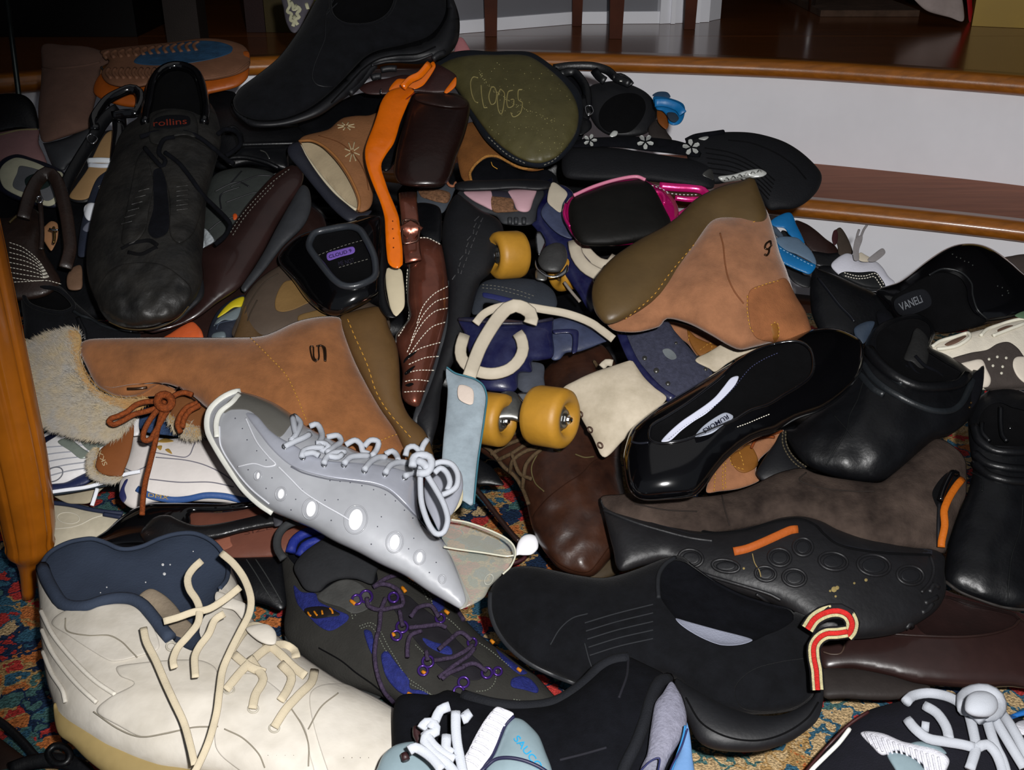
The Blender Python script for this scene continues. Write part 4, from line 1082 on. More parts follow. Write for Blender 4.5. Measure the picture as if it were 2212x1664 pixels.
T = Thing('yellow_trim_sneaker', 'small section of sneaker outsole with yellow, grey and navy blocks above the tan boot shaft', 'sneaker', dz=14)
u = T.puff('outsole', M('navy_outsole', (38, 42, 54), .6, .2, 40, .3, 300), 'S1:1330 740 1350 660 1390 580 1450 520 1520 480 1570 470 1570 540 1540 620 1500 700 1470 790 1320 790', k=.7, cap=18)
T.patch('yellow_block', M('yellow_rubber', (216, 196, 30), .5, .05), 'S1:1395 612 1440 550 1500 500 1565 480 1555 540 1500 550 1440 590', on=u, t=3)
T.patch('grey_block', M('blue_grey_rubber', (112, 124, 128), .5, .1), 'S1:1372 668 1395 625 1450 590 1545 545 1540 600 1500 635 1440 630 1400 650', on=u, t=3)
T.patch('grey_block', M('blue_grey_rubber_b', (104, 116, 122), .5, .1), 'S1:1360 740 1370 715 1420 702 1445 710 1445 745', on=u, t=3)
T.tube('tread_line', M('navy_line', (60, 70, 86), .6, .1), ['S1:1380 660 1440 640 1510 630', 'S1:1390 690 1400 660 1420 640'], on=u, r=1.3, lift=2)

T = Thing('orange_glossy_shoe', 'glossy orange shoe tip poking up behind the tan boot shaft', 'shoe', dz=12)
T.puff('toe', M('orange_gloss', (226, 104, 56), .25, .15, 40, .15, 200, coat=.5), 'S1:1040 760 1100 710 1180 660 1235 640 1275 670 1300 710 1300 760 1200 790', k=.5, cap=12)
T = Thing('dark_brown_shoe', 'matt dark brown shoe mass under the scuffed black sneaker toe and the tan boot shaft', 'shoe', dz=45)
T.puff('upper', brown_dark, '150 700 300 690 430 640 500 560 560 500 640 440 700 470 700 560 620 640 560 740 440 780 260 780 150 760', k=.6, cap=40)

# tan boot, left
T = Thing('fur_cuff_boot', 'tan suede boot lying on its side with a grey fur cuff and rust laces', 'boot', dz=-25)
u = T.puff('upper', tan_suede, '175 739 202 731 337 729 505 729 572 724 639 695 690 684 734 686 742 713 769 783 796 834 830 891 863 938 885 990 840 1010 700 1010 560 970 448 884 418 858 384 838 345 830 303 853 252 857 209 833 185 790 172 760', k=.62, cap=48, wr=(1.2, 60), ctrl=[(200, 790, 8), (600, 800, -8), (840, 900, 0)])
so = T.puff('sole', gum, '735 683 760 673 786 666 816 662 830 676 840 706 857 746 863 790 867 857 884 898 917 931 934 972 938 1010 890 1010 872 970 850 925 818 880 785 822 757 765 738 710', k=1.0, cap=40, dz=-30)
T.stitch(thread_gold, ['S2:745 800 790 910 870 1090 930 1270 1010 1400 1150 1560'], on=so, r=1.3, dash=7, gap=6)
T.stitch(thread_gold, ['S2:120 920 240 1040 350 1160 420 1300 480 1450', 'S2:960 1580 1020 1555 1080 1535'], on=u)
bronze = M('dark_bronze', (60, 40, 24), .25, .1, 60, .05, metal=.6, coat=.3)
T.tube('emblem', bronze, ['S2:598 1070 592 1000 580 972 560 978 562 1040 556 1062 538 1060 528 1040 526 982', 'S2:526 976 506 978 512 1030 524 1062 545 1074', 'S2:578 972 600 985 606 1030 604 1072', 'S2:545 975 570 970 590 976'], on=u, r=1.9, lift=1)
T.patch('shaft_flap', tan_suede, 'S1:640 1050 720 1060 850 1040 1000 1035 1060 1045 1130 1075 1100 1105 1000 1118 880 1122 760 1118 690 1090', on=u, t=2.5)
T.tube('lace_slot', bronze, 'S1:815 1072 880 1070 945 1062', on=u, r=3.2, lift=3, flat=.5)
T.tube('flap_edge', brown_dark, 'S1:830 1052 920 1040 1000 1034 1060 1048 1120 1080 1150 1060 1180 1090 1230 1130 1290 1170 1335 1200', on=u, r=1.6, lift=1.5)
T.tube('cuff_seam', M('cuff_seam', (150, 112, 66), .8, .2), 'S1:520 800 515 860 540 940 590 1020 660 1080 750 1115 850 1125 950 1120', on=u, r=2.2, lift=1)
fc = T.puff('cuff_lining', M('fur_base', (140, 134, 122), .95, .2, 40, .3), 'S1:160 790 230 770 300 735 400 705 480 690 515 720 522 770 510 830 520 900 560 1000 630 1080 720 1120 820 1135 880 1140 870 1240 820 1310 760 1370 690 1388 600 1380 500 1360 380 1330 290 1290 240 1230 210 1130 180 1000 165 880', k=.75, cap=42, dz=-15)
def fur(T, body, mat, n, length, seed, name='fur', edge=None, parent=None, dirf=None):
    rn = np.random.RandomState(seed)
    lo, hi = body.poly.min(0), body.poly.max(0)
    P = rn.uniform(lo, hi, (n * 3, 2)); P = P[inside(P, body.poly)][:n]
    V, Fc = [], []
    z0 = body.z(P); e = 3.0
    zx = (body.z(P + [e, 0]) - body.z(P - [e, 0])); zy = (body.z(P + [0, e]) - body.z(P - [0, e]))
    W = pts3(P, z0 + .0005)
    Wx = pts3(P + [e, 0], body.z(P + [e, 0])) - pts3(P - [e, 0], body.z(P - [e, 0]))
    Wy = pts3(P + [0, e], body.z(P + [0, e])) - pts3(P - [0, e], body.z(P - [0, e]))
    Nn = np.cross(Wx, Wy); Nn /= np.linalg.norm(Nn, axis=1)[:, None]
    vd = W - CAM; s_ = np.sign((Nn * vd).sum(1)); Nn *= -s_[:, None]
    for i in range(len(P)):
        d = dirf(P[i]) if dirf else (0, 1)
        dv = RT * d[0] - UP * d[1]
        t = dv * .8 + Nn[i] * .45 + rn.normal(0, .28, 3); t /= np.linalg.norm(t)
        L = length * rn.uniform(.6, 1.2); sd = np.cross(t, vd[i]); sd /= np.linalg.norm(sd) + 1e-9
        wv = sd * .00022
        a = W[i]; b = a + t * L * .55; c = b + (t * .9 + dv * .4 + rn.normal(0, .15, 3)) * L * .45
        o = len(V); V += [a - wv, a + wv, b + wv * .7, b - wv * .7, c]
        Fc += [(o, o + 1, o + 2, o + 3), (o + 3, o + 2, o + 4)]
    return T.add(name, V, Fc, mat, parent, kind='stuff')
def fur_mat(name, tip, root):
    m = M(name, tip, .8, .3, 55, 0, rgb2=root, sheen=.3)
    return m
fur_grey = fur_mat('grey_fur', (178, 174, 168), (168, 152, 122))
fur(T, fc, fur_grey, 26000, .0068, 1, dirf=lambda p: (-.75, .55 if p[1] > 800 else -.1))
tip = T.puff('fur_edge_base', M('cream_fur_base', (186, 150, 96), .95, .2), 'S1:470 700 515 720 522 770 510 840 530 920 570 1010 640 1085 730 1125 850 1140 960 1135 900 1190 800 1190 700 1170 600 1110 520 1020 470 920 450 820', k=.6, cap=16, dz=-24)
fur(T, tip, fur_mat('cream_fur', (220, 190, 140), (190, 140, 80)), 9000, .006, 2, name='fur_edge', dirf=lambda p: (-.8, .5))
# tongue and laces
tng = T.puff('tongue', M('tongue_suede', (132, 82, 44), .9, .15, 30, .2), 'S1:1080 1130 1150 1095 1240 1120 1330 1190 1330 1290 1300 1370 1220 1385 1150 1340 1090 1270 1060 1200', k=.6, cap=14, dz=-16)
tf = T.puff('tongue_fur_base', M('tongue_fur', (176, 142, 92), .9, .2), 'S1:1070 1215 1130 1260 1190 1270 1260 1300 1300 1370 1220 1385 1150 1350 1090 1290', k=.6, cap=10, dz=-20)
fur(T, tf, fur_grey, 900, .006, 3, name='fur', dirf=lambda p: (.2, .8))
rust = M('rust_lace', (140, 68, 26), .8, .35, 420, .8, 900)
T.tube('lace', rust, ['S1:1045 1140 1000 1150 930 1155 870 1175 820 1215 760 1245 712 1262 700 1285 730 1300 790 1275 860 1235 940 1215 1010 1190 1050 1160',
                      'S1:1060 1150 1000 1220 950 1290 920 1360 925 1400 965 1395 1000 1340 1040 1270 1075 1210 1085 1170',
                      'S1:1050 1190 1030 1260 1010 1340 995 1420 975 1500 955 1580 935 1660 920 1760 912 1880',
                      'S1:1080 1150 1110 1120 1150 1100 1190 1095 1235 1110', 'S1:1270 1160 1200 1190 1160 1240 1140 1300 1160 1350', 'S1:1285 1175 1215 1215 1180 1270 1170 1320'], dz=-52, r=6.0)
T.tube('lace_knot', rust, 'S1:1020 1120 1060 1108 1095 1130 1100 1170 1070 1195 1030 1185 1010 1150', dz=-60, r=9, closed=True)
fl2 = T.puff('tongue_flap', M('flap_leather', (140, 82, 42), .7, .1, 20, .1, 400), 'T1:850 265 860 330 850 410 830 500 800 580 780 620 720 622 650 605 615 560 625 500 640 455 700 400 760 340 800 290', k=.4, cap=10, dz=-8)
T.text(M('cream_print', (210, 190, 150), .6, 0, bump=0), 'SKX', 690 / K, 820 + 545 / K, -42 / K, -95 / K, 30 / K, on=fl2, lift=.4)
fb = T.puff('flap_fur_base', M('flap_fur', (170, 142, 98), .9, .2), 'T1:640 440 622 500 612 560 650 608 720 625 790 622 740 650 660 640 600 610 580 560 585 480 615 445', k=.6, cap=9, dz=-6)
fur(T, fb, fur_grey, 3000, .005, 4, name='fur', dirf=lambda p: (-.7, .7))

# copper mary jane
copper = M('copper_metallic_leather', (150, 88, 70), .24, .3, 30, .2, 260, metal=.7, coat=.6, dist=.0006)
T = Thing('copper_mary_jane', 'copper metallic mary jane with stitched rays and a tall black textured sole standing upright', 'shoe', dz=-20)
so = T.puff('sole', black_rubber, 'S2:1440 0 1500 30 1600 100 1700 150 1740 200 1748 290 1700 420 1650 520 1600 560 1560 680 1530 800 1480 950 1440 1050 1400 1130 1350 1250 1330 1450 1300 1560 1270 1640 1200 1500 1160 1400 1200 1380 1240 1280 1290 1150 1340 1000 1370 830 1390 640 1380 500 1350 300 1355 200 1380 100', k=.8, cap=34, dz=-14)
T.tube('welt', grey_rubber, 'S2:1390 560 1385 700 1375 850 1340 1000 1300 1130 1250 1270 1210 1370 1180 1480', on=so, r=9, lift=0, flat=.6)
T.tube('emboss', M('emboss_black', (70, 70, 72), .6, .2), ['S2:%d %d %d %d' % (1590 - i * 17, 140 + i * 42, 1560 - i * 16 + (i % 3) * 12, 170 + i * 42) for i in range(10)] + ['S2:%d %d %d %d' % (1615 - i * 17, 150 + i * 42, 1600 - i * 16, 176 + i * 42) for i in range(9)], on=so, r=1.3, lift=.4)
u = T.puff('upper', copper, 'S2:1130 330 1170 290 1230 270 1330 310 1352 330 1380 480 1395 620 1390 750 1370 850 1335 980 1290 1130 1240 1270 1205 1360 1160 1362 1110 1330 1090 1280 1095 1150 1080 1060 1055 960 1060 900 1120 830 1145 780 1130 680 1130 550 1140 450', k=1.0, cap=60, dz=-22)
T.patch('side_band', copper, 'S2:1140 480 1200 440 1215 380 1190 340 1140 330 1125 400', on=u, t=1.5)
T.tube('strap', copper, 'S2:1130 -10 1135 60 1145 150 1150 250 1155 350 1170 430', dz=-58, r=19, flat=.18)
T.tube('strap_loop', copper, 'S2:1100 250 1150 210 1200 250', dz=-64, r=16, flat=.25)
T.tube('buckle', M('copper_buckle', (150, 110, 96), .2, .1, 40, .05, metal=.9), 'S2:1100 180 1115 165 1180 170 1205 200 1200 280 1190 300 1110 315 1098 290', dz=-68, r=2.6, closed=True)
T.tube('topline', M('dark_trim', (60, 58, 54), .5, .1), 'S2:1145 450 1135 560 1132 680 1148 780 1122 830 1062 900 1055 960', on=u, r=2.2, lift=1)
T.stitch(thread_white, ['S2:1390 590 1300 640 1230 720 1190 830', 'S2:1392 662 1310 690 1240 760 1190 850 1150 950', 'S2:1390 730 1310 750 1240 810 1180 900 1120 1030', 'S2:1375 820 1290 850 1220 920 1140 1030', 'S2:1345 950 1270 970 1190 1000 1130 1060', 'S2:1330 1040 1240 1050 1120 1100', 'S2:1300 1130 1200 1130 1110 1150', 'S2:1270 1200 1180 1190 1100 1205', 'S2:1245 1265 1170 1265 1100 1270', 'S2:1130 480 1125 560 1128 680 1140 780 1110 850 1065 920', 'S2:1190 280 1260 280 1340 320'], on=u, r=1.1, dash=4.5, gap=2.5)
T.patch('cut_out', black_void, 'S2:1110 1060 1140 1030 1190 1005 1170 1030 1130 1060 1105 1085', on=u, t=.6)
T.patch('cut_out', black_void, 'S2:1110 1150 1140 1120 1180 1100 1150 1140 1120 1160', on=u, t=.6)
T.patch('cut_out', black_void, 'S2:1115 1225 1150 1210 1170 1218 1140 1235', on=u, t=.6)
T.puff('lining', black_leather, 'S2:1190 60 1330 80 1350 200 1340 310 1280 290 1220 260 1200 180', k=.5, cap=12, dz=0)

# patent mule
T = Thing('patent_mule', 'black patent mule seen from the open heel end, lilac label on its insole', 'mule', dz=-40)
u = T.puff('upper', black_patent, 'S2:300 400 350 330 440 260 540 225 700 190 820 160 900 140 960 150 970 300 960 450 950 560 940 640 860 700 760 750 680 780 600 765 530 720 470 660 400 560 340 490 310 450', k=.8, cap=42, ctrl=[(640, 580, 12), (720, 540, -4), (800, 500, -6)],
           holes=['S2:520 300 560 260 650 235 760 218 810 240 850 300 890 370 910 430 910 510 860 550 780 575 720 570 670 530 610 460 555 390 520 340'])
bw = T.bowl('interior', black_void, 'S2:512 300 555 252 650 228 762 210 818 236 860 300 900 370 918 430 918 515 865 558 782 584 716 578 660 536 600 465 545 392 512 342', on=u, depth=30, k=1.0)
T.tube('topline', M('grey_piping', (50, 54, 60), .35, .1, coat=.3), 'S2:500 310 535 250 640 222 760 206 825 230 870 300 905 370 922 430 922 520 870 562 785 590 712 584 650 540 590 468 535 396 502 345', on=u, r=8, lift=1.5, closed=True)
lb = T.patch('label', M('lilac_label', (126, 96, 190), .6, .03), 'S2:610 392 620 375 700 352 775 335 790 345 792 368 775 382 700 402 630 425 615 418', on=bw, t=1, lift=.5)
T.text(M('label_ink', (30, 20, 60), .6, 0, bump=0), 'CLOUD 9', 500 + 628 / K, 420 + 412 / K, 145 / K, -42 / K, 22 / K, on=lb, lift=.4, bold=.01)
T.text(M('faint_ink', (40, 36, 56), .6, 0, bump=0), 'ME NOT', 500 + 690 / K, 420 + 460 / K, 100 / K, -25 / K, 28 / K, on=bw, lift=1)
T.stitch(thread_grey, ['S2:560 390 660 350 750 320 840 295', 'S2:690 470 790 440 890 412'], on=bw, r=.8, lift=1)
T.puff('side_quarter', black_leather, 'S2:800 150 880 135 965 155 990 300 1000 450 985 560 1000 680 1040 770 1060 790 1000 790 950 720 940 600 920 450 880 300 830 220', k=.6, cap=16, dz=-46)
T.puff('insole', M('ivory_leather', (196, 184, 156), .6, .08, 20, .05), 'S2:995 480 1040 470 1090 485 1105 560 1112 640 1110 720 1080 765 1050 782 1020 730 1000 640 990 560', k=.4, cap=7, dz=-30)
T.stitch(thread_grey, ['S2:945 480 935 540 940 600 955 660', 'S2:972 470 960 540 965 600 978 660'], dz=None, on=u, r=1) if False else None

# ------------------------------------------------------------------ roller skates
navy = M('navy_enamel', (22, 22, 76), .35, .35, 60, .15, 200, coat=.2, rgb2=(42, 46, 84))
wheel_m = M('amber_wheel', (196, 142, 44), .5, .12, 30, .15, 200)
white_strap = M('white_leather_strap', (184, 174, 156), .6, .08, 25, .1, 300)
blue_grey = M('blue_grey_plate', (64, 72, 100), .5, .25, 60, .2, 200)
def wheel(T, cx, cy, dz, R, W, axis, face=1.0):
    """a skate wheel: axis = direction of the axle (world), R and W in metres"""
    c = pt(cx, cy, float(pile(cy)) + dz / 1000.)
    a = np.array(axis, float); a /= np.linalg.norm(a)
    u = np.cross(a, [0, 0, 1.]); u /= np.linalg.norm(u); v_ = np.cross(a, u)
    def lathe(name, prof, mat, par=None, ns=40, sm=True):
        V, Fc = [], []
        for (x, r) in prof:
            for j in range(ns):
                t = 2 * math.pi * j / ns
                V.append(c + a * x + (u * math.cos(t) + v_ * math.sin(t)) * r)
        for i in range(len(prof) - 1):
            for j in range(ns):
                k2 = (j + 1) % ns
                Fc.append((i * ns + j, i * ns + k2, (i + 1) * ns + k2, (i + 1) * ns + j))
        Fc.append(tuple(range(ns))[::-1]); Fc.append(tuple(range((len(prof) - 1) * ns, len(prof) * ns)))
        return T.add(name, V, Fc, mat, par, smooth=sm)
    w_ = W / 2
    o = lathe('wheel', [(-w_ * .6, R * .38), (-w_ * .75, R * .45), (-w_, R * .6), (-w_ * 1.02, R * .78), (-w_ * .85, R * .95), (-w_ * .6, R), (w_ * .6, R), (w_ * .85, R * .95), (w_ * 1.02, R * .78), (w_, R * .6), (w_ * .75, R * .47), (w_ * .5, R * .42)], wheel_m)
    lathe('hub', [(-w_ * .7, R * .1), (-w_ * .7, R * .42), (w_ * .62, R * .42), (w_ * .62, R * .34), (w_ * .8, R * .32), (w_ * .8, R * .2), (w_ * .7, R * .18)], steel, o)
    lathe('axle_nut', [(w_ * .6, R * .17), (w_ * 1.0, R * .17), (w_ * 1.0, R * .09), (w_ * 1.15, R * .09), (w_ * 1.2, R * .03)], chrome, o, ns=6, sm=False)
    return o
T = Thing('roller_skate', 'navy metal strap-on roller skate upper part, amber wheels up, beside the textured black sole', 'roller skate', dz=10)
T.puff('heel_cup', navy, 'S3:540 120 560 60 620 0 680 -50 760 -60 830 0 800 100 820 200 850 280 900 380 950 450 960 560 1000 680 940 760 860 640 790 540 700 420 640 320 590 230 550 180', k=.5, cap=16, dz=-5)
T.puff('side_plate', blue_grey, 'S3:620 110 690 20 760 30 790 100 780 180 820 280 740 260 660 190', k=.4, cap=6, dz=-22)
T.puff('white_strap', white_strap, 'S3:660 40 690 -75 760 -40 790 0 760 60 745 115 700 90', k=.4, cap=5, dz=-28)
T.puff('plate_edge', M('black_plate', (16, 18, 34), .4, .2), 'S3:540 160 540 60 590 -20 640 -70 690 -110 690 -60 640 20 600 90 590 170', k=.5, cap=8, dz=-18)
wheel(T, 1098, 551, -2, .0235, .032, (-.9, -.42, .1))
wheel(T, 1222, 588, 52, .019, .026, (.9, .5, 0))
T.puff('truck', M('truck_grey', (62, 62, 62), .5, .2, 60, .2), 'S3:600 430 620 370 660 330 720 310 770 330 790 400 770 460 730 500 640 490', k=.9, cap=20, dz=-30)
T.puff('truck_cap', chrome, 'S3:585 420 600 470 650 510 710 520 760 490 790 450 790 500 740 530 660 530 600 490 580 450', k=.9, cap=10, dz=-46)
T.puff('bolt', steel, 'S3:585 490 610 480 650 505 660 530 650 555 610 555 585 540', k=.9, cap=8, dz=-42)
T.puff('bracket', chrome, 'S3:590 240 620 240 650 290 650 330 610 390 590 360 580 290', k=.6, cap=6, dz=-10)
T.tube('heel_strap', white_strap, 'S3:830 300 850 390 900 460 960 500 1020 520 1060 480', dz=-22, r=14, flat=.3)
T.tube('heel_strap_inner', white_strap, 'S3:880 330 930 390 990 440 1060 450 1100 400', dz=-8, r=12, flat=.3)
T.tube('rivet_strip', M('pale_strip', (150, 140, 130), .6, .2), 'S3:770 565 815 625 870 690', dz=-12, r=3.5)
T.tube('peg', navy, ['S3:385 430 390 470', 'S3:430 470 440 500'] , dz=0, r=3) if False else None

T = Thing('grey_walking_shoe', 'grey stitched shoe lying inside the gap between the two halves of roller skate', 'shoe', dz=22)
u = T.puff('upper', M('grey_nubuck', (52, 57, 66), .85, .15, 30, .3, 600), 'S3:180 700 230 580 300 545 420 540 520 540 620 560 700 620 725 700 700 740 560 745 400 720 260 700 240 760 180 770', k=.7, cap=25)
T.patch('rand', M('navy_rand', (40, 46, 100), .6, .1), 'S3:250 630 400 660 540 700 590 720 480 728 330 680 250 660', on=u, t=1.2)
T.stitch(thread_grey, ['S3:240 600 340 610 460 640 560 670', 'S3:240 580 340 590 470 618 580 655'], on=u, r=.9)

T = Thing('roller_skate', 'navy heel half of roller skate with white straps and two amber wheels at the centre', 'roller skate', dz=-30)
T.puff('plate', blue_grey, 'S3:660 830 760 790 860 800 940 860 1080 920 1000 960 870 1010 780 1020 740 1060 690 1060 650 960', k=.5, cap=14, dz=-12)
cup = T.puff('heel_cup', navy, 'S3:92 800 200 790 400 800 560 815 690 800 700 830 695 900 705 1000 690 1050 600 1070 560 1075 560 1140 480 1150 470 1240 440 1270 300 1265 240 1240 220 1180 200 1120 150 1000 130 900', k=.7, cap=26, dz=-22)
T.tube('cup_rim', M('worn_navy_edge', (44, 42, 58), .4, .3), 'S3:92 802 200 812 350 828 500 828 600 818 695 800', on=cup, r=4, lift=3)
T.puff('slot_bracket', navy, 'S3:700 870 850 870 860 940 850 1010 820 1020 815 900 705 895', k=.6, cap=6, dz=-28)
T.tube('toe_strap', white_strap, 'S3:200 830 250 770 330 730 420 715 520 720 640 740 760 760 860 790 950 830 1020 880 1085 930', dz=-42, r=9, flat=.35)
T.tube('ankle_strap', white_strap, 'S3:160 1170 190 1080 230 980 280 890 340 800 400 735 450 715 510 730 550 760 560 800 550 830', dz=-62, r=15, flat=.22)
T.tube('cup_strap', white_strap, 'S3:130 900 105 980 110 1050 160 1110 240 1145 330 1150 420 1120 480 1060 505 990 490 920 470 890', dz=-52, r=13, flat=.25)
T.puff('strap_end', M('worn_blue_strap', (140, 152, 160), .6, .2, 40, .2, 300), 'S3:15 1110 70 1150 140 1170 200 1190 250 1230 270 1300 260 1400 240 1540 215 1700 200 1850 190 1990 170 2000 100 1960 0 1940 -20 1800 -10 1600 10 1400 20 1250 10 1180', k=.3, cap=7, dz=-70)
T.tube('strap_binding', M('teal_edge', (70, 124, 140), .6, .1), 'S3:15 1110 70 1148 140 1168 200 1188 250 1228 272 1300 262 1400 242 1540 218 1700 202 1850 190 1990', dz=-76, r=2)
T.puff('strap_patch', M('white_patch', (205, 190, 178), .6, .05), 'S3:95 1225 180 1250 185 1340 155 1350 90 1310', k=.3, cap=2, dz=-79)
T.puff('truck', M('truck_slate', (74, 78, 88), .6, .25), 'S3:470 1150 500 1080 630 1090 640 1180 640 1280 540 1285 470 1240', k=.6, cap=18, dz=-14)
T.puff('bracket', steel, 'S3:370 1270 440 1265 480 1300 510 1390 500 1460 440 1450 370 1450 290 1460 280 1400 290 1330 330 1320', k=.8, cap=14, dz=-26)
T.puff('bracket_gleam', chrome, 'S3:470 1280 550 1275 550 1310 510 1340', k=.5, cap=4, dz=-34)
wheel(T, 1188, 901, -52, .0258, .036, (.86, -.50, .12))
wheel(T, 1066, 906, -16, .0235, .028, (.86, -.50, .12))

T = Thing('skate_footplate', 'blue grey riveted skate footplate with wide soiled white leather straps in the middle right', 'roller skate', dz=-8)
pl_ = T.puff('footplate', M('blue_grey_canvas', (62, 64, 82), .8, .25, 250, .4, 700), 'S3:1160 890 1250 850 1420 810 1480 880 1560 970 1640 1060 1720 1140 1700 1200 1600 1270 1510 1310 1470 1320 1380 1260 1280 1150 1200 1040', k=.4, cap=8, dz=-18)
T.tube('rim', navy, 'S3:1130 880 1170 980 1220 1080 1300 1180 1380 1260 1470 1320', on=pl_, r=10, lift=4, flat=.4)
T.dots('rivet', steel, [(960 + x / K, 420 + y / K, r) for x, y, r in ((1285, 1052, 6), (1360, 1132, 7), (1435, 1215, 6), (1487, 955, 4), (1628, 1048, 5), (1678, 1122, 5))], 6, on=pl_, t=2)
T.patch('worn_spot', M('worn_pale', (120, 126, 130), .6, .2), 'S3:1400 1000 1440 990 1480 1020 1490 1050 1460 1062 1420 1040', on=pl_, t=.6)
soiled = M('soiled_white_leather', (178, 166, 144), .65, .12, 40, .2, 200, rgb2=(194, 182, 162))
b1 = T.puff('toe_leather', soiled, 'S3:760 1250 850 1190 960 1140 1080 1100 1190 1065 1210 1070 1280 1170 1350 1240 1425 1300 1400 1350 1320 1420 1240 1490 1180 1550 1130 1600 1070 1665 1030 1690 1000 1670 950 1560 880 1440 840 1330', k=.35, cap=8, dz=-26, ctrl=[(1250, 880, 0), (1350, 900, -8), (1300, 970, 6)], wr=(1, 40))
T.puff('upper_leather', soiled, 'S3:1610 1065 1700 1010 1800 950 1900 905 2000 875 2060 865 2100 880 2125 920 2110 960 2000 1000 1900 1040 1820 1085 1740 1140 1700 1120', k=.35, cap=6, dz=-24)
T.ring('eyelet', steel, 960 + 2062 / K, 420 + 930 / K, 6, 2, on=Body('S3:1610 1065 1700 1010 1800 950 1900 905 2000 875 2060 865 2100 880 2125 920 2110 960 2000 1000 1900 1040 1820 1085 1740 1140 1700 1120', -24, .35, 6))
for x, y in ((872, 1412), (935, 1512), (1000, 1612)):
    T.ring('eyelet', M('rusty_eyelet', (96, 72, 60), .5, .2, metal=.5), 960 + x / K, 420 + y / K, 6.5, 2, on=b1, sx=.7, rot=-.6)
T.tube('buckle_end', white_strap, 'S3:1010 1110 1040 1080 1080 1085', dz=-20, r=8, flat=.5)

# tan boot, right
T = Thing('upturned_tan_boot', 'rosy tan suede boot lying sole up, thick olive brown rubber sole, right of centre', 'boot', dz=-50)
u = T.puff('upper', rose_suede, 'S3:1040 830 1060 780 1200 680 1350 560 1500 420 1620 280 1720 160 1850 130 1950 100 2030 60 2075 110 2120 250 2155 380 2195 480 2250 640 2320 760 2360 900 2330 960 2260 1000 2150 950 2000 980 1900 1000 1820 970 1700 900 1560 830 1430 800 1380 850 1250 885 1150 885 1080 870', k=.65, cap=46, wr=(1.5, 50), ctrl=[(1350, 700, 0), (1600, 600, -10), (1720, 700, 5)])
so = T.puff('sole', gum_dark, 'S3:1030 830 970 760 945 660 960 560 1010 480 1100 390 1250 290 1400 210 1500 140 1600 40 1700 -20 1800 -60 1900 -85 1960 -110 1990 -100 2030 0 2060 80 2070 150 2010 210 1900 240 1800 240 1740 230 1690 260 1620 370 1540 480 1470 575 1380 660 1270 740 1160 800 1085 830', k=.8, cap=40, dz=-62, ctrl=[(1330, 640, 0), (1550, 430, 0), (1620, 400, -8)], fn=lambda x, y: -7 * np.exp(-((x - 1560) ** 2 + (y - 475) ** 2) / 1800.))
T.stitch(thread_gold, ['S3:1160 800 1240 740 1350 640 1430 530 1510 430 1580 350 1640 280 1700 235', 'S3:1810 215 1900 215 2000 170'], on=so, r=1.2, dash=5, gap=7)
T.patch('heel_counter', M('counter_suede', (158, 100, 62), .95, .2, 40, .35, 900), 'S3:1960 620 2100 570 2190 540 2260 660 2320 760 2360 900 2330 960 2260 1000 2150 960 2000 920 1960 800', on=u, t=2)
T.tube('seam', M('seam_rust', (136, 84, 52), .8, .1), 'S3:1770 250 1790 330 1800 430 1820 530 1860 620 1920 700', on=u, r=1.6, lift=.6)
T.stitch(thread_gold, ['S3:1990 605 2080 570 2170 550', 'S3:1945 650 1945 760 1965 860 2000 900'], on=u, r=1.2, lift=2)
T.tube('emblem', bronze, ['S3:2088 300 2065 318 2058 345 2078 352 2092 338', 'S3:2086 345 2082 375 2068 392 2055 385', 'S3:2094 300 2098 330'], on=u, r=2.4, lift=2)
T.patch('lace_tab', M('tab_leather', (138, 88, 34), .6, .1), 'S3:2090 840 2130 815 2150 850 2150 930 2110 960 2100 900', on=u, t=3)
T.stitch(thread_gold, ['S3:2095 840 2130 820 2148 860 2145 920'], on=u, r=1, lift=4)
T = Thing('tan_lace_boot', 'tan lace boot glimpsed under the upturned boot, with gold stitched leather tabs', 'boot', dz=20)
u = T.puff('upper', rose_suede, 'S3:1430 820 1560 840 1700 900 1810 970 1760 1030 1650 1060 1560 960 1480 900', k=.5, cap=12)
T.patch('tab', M('tab_leather_b', (138, 88, 34), .6, .1), 'S3:1560 870 1620 920 1720 960 1800 980 1700 1010 1640 1040 1580 960', on=u, t=2)
T.stitch(thread_gold, ['S3:1570 900 1565 960', 'S3:1640 1000 1710 955 1715 1010'], on=u, r=1, lift=2)
l_ = T.puff('lower_upper', rose_suede, 'T3:1680 720 1720 600 1800 480 1860 430 1960 380 2000 350 2120 330 2180 330 2100 440 2020 520 2000 600 2020 650 1900 700 1760 720', k=.5, cap=22, dz=15)
T.patch('tab', M('tab_leather_c', (138, 88, 34), .6, .1), 'T3:1835 495 1900 450 1960 420 2010 500 2005 560 1930 600 1870 575', on=l_, t=2)
T.stitch(thread_gold, ['T3:1830 490 1850 550 1930 580', 'T3:1885 440 1910 510 1925 570', 'T3:1790 540 1785 640 1790 710', 'T3:1805 530 1802 640 1808 710', 'T3:1740 600 1730 720'], on=l_, r=1.1, lift=2.6)
T.tube('lace', rust, 'T3:2015 340 2070 360 2170 330', on=l_, r=3, lift=6)
T.tube('lace', rust, 'T3:1970 440 2000 390 2060 370 2120 370', on=l_, r=3, lift=6)
